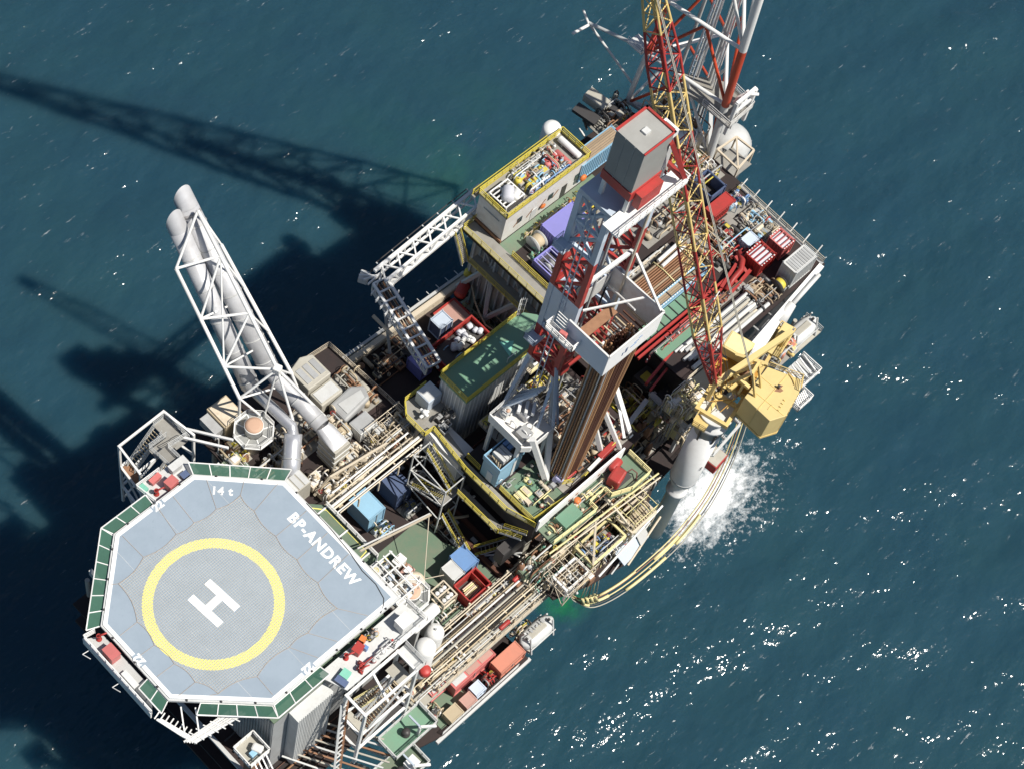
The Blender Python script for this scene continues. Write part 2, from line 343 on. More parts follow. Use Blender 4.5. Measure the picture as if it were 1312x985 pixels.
# ------------------------------------------------------------------ helideck
def offset_poly(poly, d):
    n = len(poly); out = []
    for i in range(n):
        p0, p1, p2 = Vector(poly[i - 1]), Vector(poly[i]), Vector(poly[(i + 1) % n])
        a = (p1 - p0).normalized(); b = (p2 - p1).normalized(); na = Vector((a.y, -a.x)); nb = Vector((b.y, -b.x))
        t = (na + nb).normalized(); k = d / max(0.3, t.dot(na)); out.append(tuple(p1 + t * k))
    return out
OCT = [(5.3, 12), (-4.9, 12), (-12, 5.2), (-12, -5), (-4.8, -12), (12, -12), (12, 5.3)]      # counter-clockwise, one corner uncut
def build_helideck():
    t = thing('helideck', 'pale blue octagonal helideck with yellow ring, white H and rope net', 'helideck', (0, 0, HEL - 0.5))
    MB().prism(OCT, HEL - 0.4, HEL).build('deck_plate', 'deck_blue', t)
    MB().band(OCT, offset_poly(OCT, -0.42), HEL, HEL + 0.006).build('border_line', 'marking_white', t)
    def circ(r, n=96): return [(r * math.cos(2 * math.pi * i / n) - 2.33, r * math.sin(2 * math.pi * i / n) - 0.23) for i in range(n)]
    MB().band(circ(7.13), circ(6.03), HEL, HEL + 0.006).build('ring_marking', 'marking_yellow', t)
    b = MB(); poly = [(-1.6, 2.12), (-1.6, -2.12), (-0.76, -2.12), (-0.76, -0.42), (0.76, -0.42), (0.76, -2.12), (1.6, -2.12), (1.6, 2.12), (0.76, 2.12), (0.76, 0.42), (-0.76, 0.42), (-0.76, 2.12)]
    poly = [(x * 0.997 - y * 0.077 - 2.34, x * 0.077 + y * 0.997 - 0.23) for x, y in poly]
    b.prism(poly, HEL, HEL + 0.06).build('letter_h_marking', 'marking_white', t)
    Z = HEL + 0.006
    def M(x, y, a): return Matrix.Translation((x, y, Z)) @ Matrix.Rotation(a, 4, 'Z')
    lettering('platform_name', 'BP-ANDREW', 1.66, 'marking_white', t, M(9.9, -3.05, -math.pi / 2), 0.062, 0.97, 1.14)
    lettering('weight_limit', '14 t', 1.25, 'marking_white', t, M(6.35, 8.7, -math.pi / 4), 0.05, 1.0, 1.12)
    for x, y, a in ((0.35, 11.72, 0), (-11.72, 0.0, math.pi / 2), (0.1, -11.72, math.pi)):
        q = Vector((x, y)) * 0.995
        MB().cbox((q.x, q.y, HEL + 0.004), 1.5 if a in (0, math.pi) else 0.75, 0.75 if a in (0, math.pi) else 1.5, 0.007).build('number_patch', 'deck_blue', t)
        lettering('size_number', '22', 1.15, 'marking_white', t, Matrix.Translation((q.x, q.y, HEL + 0.011)) @ Matrix.Rotation(a, 4, 'Z'), 0.06)
    # rope landing net, scalloped between its tie points
    ties = [((7.5, 7.1), (9.0, 8.2)), ((7.4, 4.8), (11.4, 5.6)), ((7.2, 1.2), (11.5, 1.3)), ((7.1, -2.2), (11.5, -2.0)), ((7.0, -5.5), (11.5, -5.2)), ((6.6, -8.9), (8.4, -11.5)), ((2.6, -8.9), (4.2, -11.5)),
            ((0.2, -8.8), (1.6, -11.5)), ((-4.2, -9.0), (-4.3, -11.4)), ((-8.2, -7.8), (-8.9, -7.4)), ((-9.1, -5.4), (-11.3, -5.4)), ((-9.4, -2.6), (-11.5, -2.5)), ((-9.6, 0.2), (-11.5, 0.3)), ((-9.3, 3.2), (-11.5, 3.2)), ((-8.1, 7.6), (-8.7, 8.0)),
            ((-4.4, 8.2), (-4.5, 11.4)), ((-0.3, 8.0), (0.2, 11.5)), ((1.9, 7.8), (2.2, 11.5)), ((4.6, 7.5), (6.0, 10.7))]
    bound = []
    n = len(ties)
    for i in range(n):
        a, c = Vector(ties[i][0]), Vector(ties[(i + 1) % n][0]); d = c - a
        nrm = Vector((-d.y, d.x)).normalized()
        if nrm.dot(-(a + c) / 2) < 0: nrm = -nrm
        for k in range(6):
            s = k / 6; bound.append(a + d * s + nrm * d.length * 0.085 * math.sin(math.pi * s))
    def spans(axis, val):
        xs = []
        for i in range(len(bound)):
            p, q = bound[i], bound[(i + 1) % len(bound)]
            if (p[axis] - val) * (q[axis] - val) < 0:
                s = (val - p[axis]) / (q[axis] - p[axis]); xs.append(p[1 - axis] + s * (q[1 - axis] - p[1 - axis]))
        xs.sort(); return list(zip(xs[::2], xs[1::2]))
    b = MB(); step = 0.25; zr = HEL + 0.014
    for axis in (0, 1):
        v = -10.0
        while v < 9:
            for lo, hi in spans(axis, v + 0.013):
                k = max(1, int((hi - lo) / 2)); prev = None
                for i in range(k + 1):
                    u = lo + (hi - lo) * i / k; w = v + 0.03 * math.sin(u * 1.3 + v * 2.1); p = (w, u, zr + axis * 0.02) if axis == 0 else (u, w, zr + axis * 0.02)
                    if prev: b.bar(prev, p, 0.042, 0.028)
                    prev = p
            v += step
    o = b.build('rope_net', 'rope', t); o['kind'] = 'stuff'
    b = MB(); m = len(bound)
    for i in range(m):
        p, q = bound[i], bound[(i + 1) % m]; b.bar((p.x, p.y, zr + 0.03), (q.x, q.y, zr + 0.03), 0.05)
    b.build('net_edge_rope', 'tie_rope', t)
    for p, q in ties: rod('tie_rope', (*p, zr + 0.01), (*q, zr + 0.01), 0.022, 'tie_rope', t, square=True)
    for x in (-6, 0, 6): rod('deck_seam', (x, -11.4 if x > -5 else -10.2, HEL + 0.004), (x, 11.4 if x < 5 else 10.6, HEL + 0.004), (0.015, 0.004), 'light_grey', t, square=True)
    # edge gutter and girders below
    MB().band(offset_poly(OCT, 0.22), offset_poly(OCT, 0.003), HEL - 0.5, HEL - 0.12).build('edge_gutter', 'light_grey', t)
    for i, v in enumerate((-9, -4.5, 0, 4.5, 9)):
        rod('girder', (-11, v if abs(v) < 6 else v * 0.6, HEL - 1.0), (11, v if abs(v) < 6 else v * 0.6, HEL - 1.0), (0.2, 0.55), 'light_grey', t, square=True)
        rod('girder', (v, -11 if v > -5 else -8, HEL - 1.5), (v, 11 if v < 6 else 8, HEL - 1.5), (0.2, 0.5), 'light_grey', t, square=True)
    for p, q in (((-10, 4, HEL - 1.2), (-6, 3, 42)), ((-10, -4, HEL - 1.2), (-6, -4, 42)), ((-4, 11, HEL - 1.2), (-2, 7.5, 42)), ((4, 11, HEL - 1.2), (4, 7.5, 42)), ((11, 6, HEL - 1.2), (9, 5.5, 40)), ((11, -10, HEL - 1.2), (9, -9, 40))):
        rod('strut', p, q, 0.22, 'light_grey', t, 12)
    # safety net: framed bays along the free sides, sloping slightly up outwards
    outer = offset_poly(OCT, 1.55)
    def bay_run(i, s0, s1, nb):
        a, c = Vector(OCT[i]), Vector(OCT[(i + 1) % 7]); A, Cc = Vector(outer[i]), Vector(outer[(i + 1) % 7])
        zi, zo = HEL - 0.42, HEL - 0.18
        def I(s): p = a.lerp(c, s); o_ = (Cc - A).normalized(); nn = Vector((o_.y, -o_.x)); p = p + nn * 0.25; return Vector((p.x, p.y, zi))
        def O(s): p = A.lerp(Cc, s); return Vector((p.x, p.y, zo))
        for k in range(nb):
            u, w = s0 + (s1 - s0) * k / nb, s0 + (s1 - s0) * (k + 1) / nb
            pn = MB().poly([I(u), O(u), O(w), I(w)]).build('net_panel', 'net_green', t)
            f = MB().bar(I(u), O(u), 0.10).bar(O(u), O(w), 0.12).bar(I(u), I(w), 0.07)
            if k == nb - 1: f.bar(I(w), O(w), 0.10)
            f.build('net_frame', 'white', pn)
    bay_run(0, 0.5, 1, 3); bay_run(1, 0, 1, 6); bay_run(2, 0.7, 1, 2)
    bay_run(3, 0.30, 1, 4); bay_run(4, 0, 0.36, 3); bay_run(6, 0, 1, 5)
    # lights and hose fittings on the rim
    for i in range(7):
        a, c = Vector(OCT[i]), Vector(OCT[(i + 1) % 7]); k = max(2, int((c - a).length / 3.2)); o_ = (c - a).normalized(); nn = Vector((o_.y, -o_.x))
        for j in range(k):
            p = a.lerp(c, (j + 0.5) / k) + nn * 0.13
            MB().lathe((p.x, p.y, HEL - 0.12), [(0.12, 0), (0.12, 0.08), (0.08, 0.2), (0.02, 0.22)], 8).build('rim_light', 'dark_grey', t)
    b = MB().path([(12.12, 2, HEL - 0.1), (12.0, -2, HEL + 0.03), (11.75, -5, HEL + 0.04), (11.3, -7.5, HEL + 0.04), (11.35, -9.5, HEL + 0.04), (10.9, -11.2, HEL + 0.04), (10.4, -11.7, HEL + 0.03), (9.6, -12.13, HEL - 0.1)], 0.045, 6)
    b.build('hose', 'dark_grey', t)
build_helideck()

# ------------------------------------------------------------------ jacket and main deck
def build_jacket():
    t = thing('jacket', 'yellow and rust steel legs standing in the sea under the decks', 'jacket', (36, 1, -3))
    for x in (2, 28, 56, 78):
        for y in (-11, 13):
            rod('leg', (x + (1.5 if x > 40 else -1.0), y * 1.12, -3), (x, y, 24), 1.0, 'yellow', t, 16)
    for y in (-11, 13):
        for a, c in ((2, 28), (28, 56), (56, 78)):
            rod('brace', (a, y, 3), (c, y, 21), 0.4, 'rusty', t, 10); rod('brace', (a, y, 21), (c, y, 21), 0.4, 'rusty', t, 10)
    for x in (2, 28, 56, 78): rod('brace', (x, -11, 4), (x, 13, 20), 0.4, 'rusty', t, 10)
build_jacket()

def build_main_deck():
    t = thing('main_deck', 'dark brown main deck between helideck and drilling module', 'deck', (20, 1, 24))
    MB().box(-8, 84, -14, 17, 23.4, 24).build('cellar_plate', 'brown_deck', t)
    MB().box(-8, 82, -14, 17, 28.6, 29).build('mezzanine_plate', 'brown_deck', t)
    MB().prism([(-7.6, -17), (30, -17), (30, -14.8), (52, -14.8), (52, 4), (50, 8), (50.4, 17.4), (-1, 17.4), (-7.6, 8)], 33.4, 34).build('deck_plate', 'brown_deck', t)
    MB().prism([(18.5, -13.8), (28.4, -13.8), (28.4, -9.5), (26.8, -6), (27.2, -2.4), (18.5, -2.4)], 34, 34.008).build('green_paint', 'green_deck', t)
    for p, q in (((17, -13.9), (36.5, -13.9)),): rod('kerb', (*p, 34.1), (*q, 34.1), (0.12, 0.12), 'warm_grey', t, square=True)
    for x in (28.9, 30.6): rod('skid_beam', (x, -14, 34.3), (x, 16.5, 34.3), (0.22, 0.3), 'pipe_dark', t, square=True)
    for k in range(9):
        MB().box(29.5, 30.0, -12 + k * 3.1, -11.2 + k * 3.1, 34, 34.2).build('clamp', 'grey', t)
    rod('edge_beam', (31.5, 18.0, 34.5), (54, 17.4, 34.5), (0.35, 0.45), 'cream', t, square=True)
    rod('edge_beam', (31.5, 18.9, 34.3), (54, 18.3, 34.3), (0.18, 0.25), 'light_grey', t, square=True)
    for k in range(14):
        x = 32.5 + k * 1.6; rod('bracket', (x, 17.6, 34.2), (x, 19.3, 34.2), 0.06, 'light_grey', t, 6)
    railing([(31.5, 17.5, 34), (52, 17.0, 34)], t, 'cream', 1.0)
    for y in (-13.6, 16.6):
        for k in range(18):
            x = -6 + k * 5.2; rod('column', (x, y, 24), (x, y, 33.4), 0.28, 'warm_grey', t, 8)
    for k in range(8):
        x = -5 + k * 11; rod('truss_brace', (x, -13.6, 24), (x + 5, -13.6, 33.4), 0.2, 'warm_grey', t, 8); rod('truss_brace', (x + 10, -13.6, 24), (x + 5, -13.6, 33.4), 0.2, 'warm_grey', t, 8)
    for k in range(7):
        y = -13 + k * 4.4; rod('deck_pipe', (33 + (k % 3), y, 34.15), (50, y, 34.15), 0.09, 'red_deck' if k % 2 else 'pipe_brown', t)
    for k in range(11):
        y = -16.2 + k * 0.85; rod('deck_pipe', (-7, y, 34.25 + 0.1 * (k % 3)), (6 + (k * 7 % 5), y, 34.25 + 0.1 * (k % 3)), 0.05 + 0.04 * (k % 3), ('pipe_dark', 'dark_grey', 'pipe_brown')[k % 3], t)  # dark colours, partly the pipes' own, partly painting in an outside shadow
    rod('edge_beam', (-7.7, -17, 34.2), (-7.7, 8, 34.2), 0.22, 'light_grey', t, square=True)
    MB().box(31, 34, 10.2, 17, 34, 34.01).build('red_paint', 'red_deck', t); MB().box(46.8, 50.3, 9, 16.4, 34, 34.4).build('hatch_cover', 'faded_pink', t)
    for y in (9.1, 16.3): rod('hatch_edge', (46.8, y, 34.5), (50.3, y, 34.5), 0.1, 'red', t, square=True)
    rod('hatch_edge', (50.3, 9.1, 34.5), (50.3, 16.3, 34.5), 0.1, 'red', t, square=True)
build_main_deck()

# generic pieces of plant -------------------------------------------------------------------
def elbow_pipe(rng, x0, x1, y0, y1, z, hmax, r, along=None):
    """a pipe that rises, runs and drops again, with rounded bends"""
    ax = along if along is not None else rng.random() < 0.5
    h = z + rng.uniform(0.35, 1.0) * hmax
    if ax: a, c = sorted((rng.uniform(x0, x1), rng.uniform(x0, x1))); y = rng.uniform(y0, y1); c = max(c, a + 0.8); pts = [(a, y, z), (a, y, h - 0.25), (a + 0.25, y, h), (c - 0.25, y, h), (c, y, h - 0.25), (c, y, z)]
    else: a, c = sorted((rng.uniform(y0, y1), rng.uniform(y0, y1))); x = rng.uniform(x0, x1); c = max(c, a + 0.8); pts = [(x, a, z), (x, a, h - 0.25), (x, a + 0.25, h), (x, c - 0.25, h), (x, c, h - 0.25), (x, c, z)]
    return MB().path(pts, r, 7)
def plant(name, label, cat, x0, x1, y0, y1, z, seed, n=14, hmax=1.8, pal=('cream', 'light_grey', 'white_rust', 'warm_grey'), base='grating', frame=None, group=None, pr=(0.035, 0.11), dense=1.0):
    """a skid of pumps, drums, valves and pipework inside the given footprint"""
    rng = random.Random(seed); t = thing(name, label, cat, ((x0 + x1) / 2, (y0 + y1) / 2, z), group)
    if base: MB().box(x0, x1, y0, y1, z, z + 0.12).build('base_frame', base, t)
    zb = z + 0.12; W, D = x1 - x0, y1 - y0
    for i in range(int(n * 1.5)):
        k = rng.random(); m = rng.choice(pal); x = rng.uniform(x0 + 0.25, x1 - 0.25); y = rng.uniform(y0 + 0.25, y1 - 0.25); s = rng.uniform(0.2, 0.5) * min(1.0, 0.35 * min(W, D))
        if k < 0.17:
            sx, sy, h = s * rng.uniform(0.7, 1.5), s * rng.uniform(0.7, 1.5), rng.uniform(0.25, 0.75) * hmax
            b = MB().box(x - sx, x + sx, y - sy, y + sy, zb, zb + h); o = b.build('cabinet', m, t, 0.03)
            MB().box(x - sx * 0.7, x + sx * 0.7, y - sy * 0.7, y + sy * 0.7, zb + h, zb + h + 0.06).build('lid', rng.choice(pal), o)
        elif k < 0.25:
            h = rng.uniform(0.4, 0.9) * hmax; o = MB().lathe((x, y, zb), [(s, 0), (s, h * 0.8), (s * 0.8, h * 0.93), (s * 0.3, h), (0.02, h)], 14).build('drum', m, t)
            MB().tube((x, y, zb + h * 0.95), (x, y, zb + h + 0.25), 0.07, 6).build('nozzle', rng.choice(pal), o)
        elif k < 0.34:
            L = s * rng.uniform(1.5, 3); zz = zb + s * 0.8 + 0.1; a = rng.random() < 0.5
            p, q = ((x - L, y, zz), (x + L, y, zz)) if a else ((x, y - L, zz), (x, y + L, zz)); o = MB().vessel(p, q, s * 0.75, 14).build('vessel', m, t)
            for e in (0.3, 0.7):
                c = Vector(p).lerp(Vector(q), e); MB().box(c.x - 0.12, c.x + 0.12, c.y - 0.12, c.y + 0.12, zb, c.z).build('saddle', 'warm_grey', o)
        elif k < 0.44:
            h = rng.uniform(0.3, 0.8) * hmax; st = MB().tube((x, y, zb), (x, y, zb + h), 0.06, 6).build('valve_stem', m, t)
            b = MB(); R = rng.uniform(0.18, 0.3)
            pts = [(x + R * math.cos(a_ * math.pi / 5), y + R * math.sin(a_ * math.pi / 5), zb + h) for a_ in range(11)]; b.path(pts, 0.03, 5)
            for a_ in range(3): b.bar((x, y, zb + h), (x + R * math.cos(a_ * 2.1), y + R * math.sin(a_ * 2.1), zb + h), 0.04)
            b.build('handwheel', rng.choice(('red', 'yellow', 'light_grey')), st)
            MB().lathe((x, y, zb + h * 0.25), [(0.02, 0), (0.2, 0.02), (0.2, 0.1), (0.12, 0.2), (0.12, 0.3), (0.2, 0.4), (0.2, 0.46), (0.02, 0.48)], 10).build('valve_body', m, t)
        else:
            elbow_pipe(rng, x0 + 0.1, x1 - 0.1, y0 + 0.1, y1 - 0.1, zb, hmax, rng.uniform(*pr)).build('pipe', m, t)
    if frame:
        for (a, b_) in ((x0, y0), (x1, y0), (x1, y1), (x0, y1)): rod('frame_post', (a, b_, z), (a, b_, z + hmax), 0.07, frame, t, square=True)
        for zz in (z + hmax,):
            for p, q in (((x0, y0), (x1, y0)), ((x1, y0), (x1, y1)), ((x1, y1), (x0, y1)), ((x0, y1), (x0, y0))): rod('frame_beam', (*p, zz), (*q, zz), 0.07, frame, t, square=True)
    return t
def container(name, label, x0, x1, y0, y1, z, h, m, cat='container', top=None, open_top=False, ribs=True, frame=None, group=None, lugs=True):
    """steel box with corner posts, corrugated sides, roof or open top, skids and lifting lugs"""
    t = thing(name, label, cat, ((x0 + x1) / 2, (y0 + y1) / 2, z), group); fm = frame or m
    e = 0.05
    if open_top:
        MB().box(x0 + e, x1 - e, y0 + e, y1 - e, z + 0.1, z + 0.2).build('floor', 'dark_grey', t)
        for a in ((x0 + e, x1 - e, y0 + e, y0 + 2.4 * e), (x0 + e, x1 - e, y1 - 2.4 * e, y1 - e), (x0 + e, x0 + 2.4 * e, y0 + 2.5 * e, y1 - 2.5 * e), (x1 - 2.4 * e, x1 - e, y0 + 2.5 * e, y1 - 2.5 * e)): MB().box(*a, z + 0.21, z + h - 0.03).build('side_panel', m, t)
    else:
        sh = MB().box(x0 + e, x1 - e, y0 + e, y1 - e, z + 0.12, z + h - e).build('shell', m, t)
        if x1 - x0 > 1.2: MB().box((x0 + x1) / 2 - 0.02, (x0 + x1) / 2 + 0.02, y0 + e - 0.03, y0 + e, z + 0.25, z + h - 0.2).build('door_seam', 'dark_grey', sh); MB().box((x0 + x1) / 2 + 0.1, (x0 + x1) / 2 + 0.15, y0 + e - 0.06, y0 + e, z + 0.4, z + h - 0.35).build('door_bar', 'light_grey', sh)
        if top: MB().box(x0 + 0.12, x1 - 0.12, y0 + 0.12, y1 - 0.12, z + h - e + 0.002, z + h - e + 0.03).build('roof_panel', top, sh)
    b = MB()
    for X in (x0, x1):
        for Y in (y0, y1): b.cbox((X, Y, z + h / 2), 0.14, 0.14, h)
    for Z in (z + 0.07, z + h - 0.04):
        for Y in (y0, y1): b.box(x0 + 0.08, x1 - 0.08, Y - 0.06, Y + 0.06, Z - 0.06, Z + 0.06)
        for X in (x0, x1): b.box(X - 0.06, X + 0.06, y0 + 0.08, y1 - 0.08, Z - 0.06, Z + 0.06)
    fr = b.build('frame', fm, t)
    if ribs:
        b = MB()
        for k in range(1, int((x1 - x0) / 0.4)):
            X = x0 + k * 0.4
            for Y in (y0, y1): b.cbox((X, Y, z + h / 2), 0.12, 0.07, h - 0.3)
        for k in range(1, int((y1 - y0) / 0.4)):
            Y = y0 + k * 0.4
            for X in (x0, x1): b.cbox((X, Y, z + h / 2), 0.07, 0.12, h - 0.3)
        b.build('corrugation', m, t)
    if lugs:
        for X in (x0, x1):
            for Y in (y0, y1): MB().cbox((X, Y, z + h + 0.09), 0.05, 0.2, 0.18).build('lifting_lug', fm, fr)
    return t
def tread_tower(): pass
def lattice(parent, path, w0, w1, bays, rc, rb, mats, side=Vector((1, 0, 0)), nside=4, chord='chord', brace='brace', bm=None):
    """four-chord lattice from path[0] to path[1]; widths (across side, across normal) change linearly; mats colour each bay"""
    A, B = Vector(path[0]), Vector(path[1]); d = (B - A).normalized(); sx = (side - d * side.dot(d)).normalized(); sy = d.cross(sx)
    def node(i, k):
        s = i / bays; c = A.lerp(B, s); wx = w0[0] + (w1[0] - w0[0]) * s; wy = w0[1] + (w1[1] - w0[1]) * s; q = ((-1, -1), (1, -1), (1, 1), (-1, 1))[k]
        return c + sx * q[0] * wx / 2 + sy * q[1] * wy / 2
    for i in range(bays):
        m = mats[i % len(mats)]; mb_ = bm[i % len(bm)] if bm else m
        for k in range(4):
            rod(chord, node(i, k), node(i + 1, k), rc, m, parent)
            j = (k + 1) % 4
            a, c = (node(i, k), node(i + 1, j)) if (i + k) % 2 else (node(i, j), node(i + 1, k))
            rod(brace, a, c, rb, mb_, parent, 6); rod(brace, node(i, k), node(i, j), rb, mb_, parent, 6)
    return node

# ------------------------------------------------------------------ exhaust stacks and the turbine module behind the helideck
mat('soot', (0.36, 0.35, 0.35), 0.6, wear=0.8, wear_col=(0.18, 0.17, 0.165), scale=1.2)
def stack_mouth(b, d, r, t, n=28):
    """end of a stack, cut off upright so that the mouth opens out to sea"""
    R = d.to_track_quat('Z', 'Y').to_matrix(); lo = [b - d * 0.02 + R @ Vector((r * math.cos(2 * math.pi * i / n), r * math.sin(2 * math.pi * i / n), 0)) for i in range(n)]
    hi = [p + d * ((b.y + r * 0.78 - p.y) / d.y) for p in lo]
    m = MB(); m._add([tuple(p) for p in lo + hi], [(i, (i + 1) % n, n + (i + 1) % n, n + i) for i in range(n)], True); m.build('lip', 'stack_steel', t)
    c = sum(hi, Vector()) / n; MB().poly([tuple(c + (p - c) * 0.97 - d * 0.25) for p in hi]).build('bore', 'black', t)
def build_stacks():
    t = thing('exhaust_stack', 'wide grey exhaust stack leaning out, the nearer the platform', 'exhaust stack', (21.6, 7.7, 42))
    a0 = Vector((21.5, 9.6, 46.6)); a, b = Vector((21.0, 17.8, 48.6)), Vector((21.0, 31.5, 64.6)); d = (b - a).normalized()
    MB().path([a0, (21.35, 12.5, 47.3), (21.1, 16.2, 48.0), a + Vector((0, 0.25, 0.3))], 0.98, 24).build('lower_duct', 'stack_steel', t)
    for s_ in (0.1, 0.45, 0.8): c = a0.lerp(a, s_); MB().tube(c, c + (a - a0).normalized() * 0.1, 1.05, 24).build('flange', 'light_grey', t)
    MB().tube(a, b, 1.14, 28).build('pipe', 'stack_steel', t)
    stack_mouth(b, d, 1.14, t)
    for k in range(4): rod('weld_seam', a.lerp(b, 0.1) + Vector((math.cos(2.6 + k) * 1.14, 0, math.sin(2.6 + k) * 1.14)) * 1.0, a.lerp(b, 0.98) + Vector((math.cos(2.6 + k) * 1.14, 0, math.sin(2.6 + k) * 1.14)), 0.025, 'grey', t, 6)
    MB().tube(b - d * 0.9, b - d * 0.5, 1.146, 28).build('soot_band', 'soot', t)
    for k in range(7): c = a.lerp(b, 0.06 + k * 0.14); MB().tube(c, c + d * 0.12, 1.2, 28).build('flange', 'light_grey', t)
    q = [(20.5, 8.9), (22.7, 8.9), (22.7, 6.2), (20.5, 6.2)]
    MB().box(20.5, 22.7, 6.2, 8.9, 41.2, 46.0).build('duct_box', 'warm_grey', t, 0.05)
    bx = MB(); n = 16; ring = [a0 + Vector((0.9 * math.cos(2 * math.pi * i / n), 0.9 * math.sin(2 * math.pi * i / n) * 0.6, 0.9 * 0.6 * -math.sin(2 * math.pi * i / n) * 1.0)) for i in range(n)]
    sq = []
    for i in range(n):
        an = 2 * math.pi * i / n; cx_, cy_ = math.cos(an), math.sin(an); k = 1.08 / max(abs(cx_), abs(cy_)); sq.append(Vector((21.6 + cx_ * k, 7.7 + cy_ * k * 1.1, 46.0)))
    bx._add([tuple(p) for p in ring + sq], [(i, (i + 1) % n, n + (i + 1) % n, n + i) for i in range(n)], True); bx.build('transition', 'stack_steel', t)
    for z in (42.4, 43.6, 44.8): MB().band([(20.42, 8.98), (20.42, 6.12), (22.78, 6.12), (22.78, 8.98)], [(20.5, 8.9), (20.5, 6.2), (22.7, 6.2), (22.7, 8.9)], z, z + 0.12).build('stiffener', 'light_grey', t)
    t2 = thing('exhaust_stack', 'slimmer grey exhaust stack on the seaward side, ending in a silver bend', 'exhaust stack', (16, 8.4, 42))
    a, b = Vector((18.4, 18.0, 47.6)), Vector((18.88, 30.4, 63.4)); d = (b - a).normalized()
    MB().tube(a, b, 1.06, 24).build('pipe', 'stack_steel', t2); stack_mouth(b, d, 1.06, t2)
    for k in range(5): c = a.lerp(b, 0.04 + k * 0.2); MB().tube(c, c + d * 0.1, 1.11, 24).build('flange', 'light_grey', t2)
    MB().tube(a, a + Vector((0, -0.7, -0.3)), 1.06, 24, 0.64).build('reducer', 'silver', t2)
    MB().path([a + Vector((0, -0.5, -0.25)), (18.7, 14.6, 46.9), (18.9, 11.6, 46.6), (18.3, 10.6, 46.2)], 0.64, 18).build('lower_pipe', 'silver', t2)
    MB().path([(18.5, 10.9, 46.5), (17.8, 10.2, 45.9), (17.1, 9.5, 45.6), (16.3, 8.7, 45.3), (15.9, 8.3, 44.6), (15.8, 8.2, 43.6)], 1.0, 18).build('bend', 'silver', t2)
    MB().tube((16.55, 8.95, 45.4), (16.65, 9.05, 45.45), 1.1, 18).build('flange', 'grey', t2)
    f = thing('stack_frame', 'white tubular lattice frame holding up the two leaning stacks', 'frame', (18.5, 15, 44))
    L = [Vector((15.6, 16.6, 50)).lerp(Vector((16.2, 27.7, 62)), s) for s in (0, 0.25, 0.62, 1)]
    R = [Vector((19.5, 15.1, 54)).lerp(Vector((20.9, 29.8, 66)), s) for s in (0, 0.36, 0.72, 1)]
    B_ = [Vector((22.3, 15.6, 49)).lerp(Vector((22.6, 28.0, 60)), s) for s in (0, 0.33, 0.67, 1)]
    for C_ in (L, R, B_):
        for p, q in zip(C_[:-1], C_[1:]): rod('chord', p, q, 0.21, 'white', f, 12)
    for i in range(4):
        rod('brace', L[i], R[i], 0.14, 'white', f, 10); rod('brace', R[i], B_[i], 0.12, 'white', f, 10); rod('brace', L[i], B_[i] + Vector((0, 0, -2.2)), 0.12, 'white', f, 10)
        if i < 3: rod('brace', R[i], L[i + 1], 0.15, 'white', f, 10); rod('brace', L[i], R[i + 1], 0.1, 'white', f, 10) if i == 1 else None
    rod('brace', L[3], R[3], 0.15, 'white', f, 10)
    rod('leg', R[0], (19.4, 10.0, 42), 0.15, 'white', f, 10); rod('leg', R[0], (22.9, 10.6, 45.6), 0.17, 'white', f, 10); rod('leg', R[0], (17.6, 14.8, 45), 0.12, 'white', f, 10)
    rod('leg', L[0], (15.6, 16.4, 42), 0.17, 'white', f, 10); rod('leg', L[0], (17.4, 15.2, 46), 0.14, 'white', f, 10); rod('leg', B_[0], (23.2, 13.5, 42), 0.16, 'white', f, 10)
    MB().cbox(R[0], 0.9, 0.9, 0.9, 0.4).build('node', 'white', f, 0.15)
build_stacks()

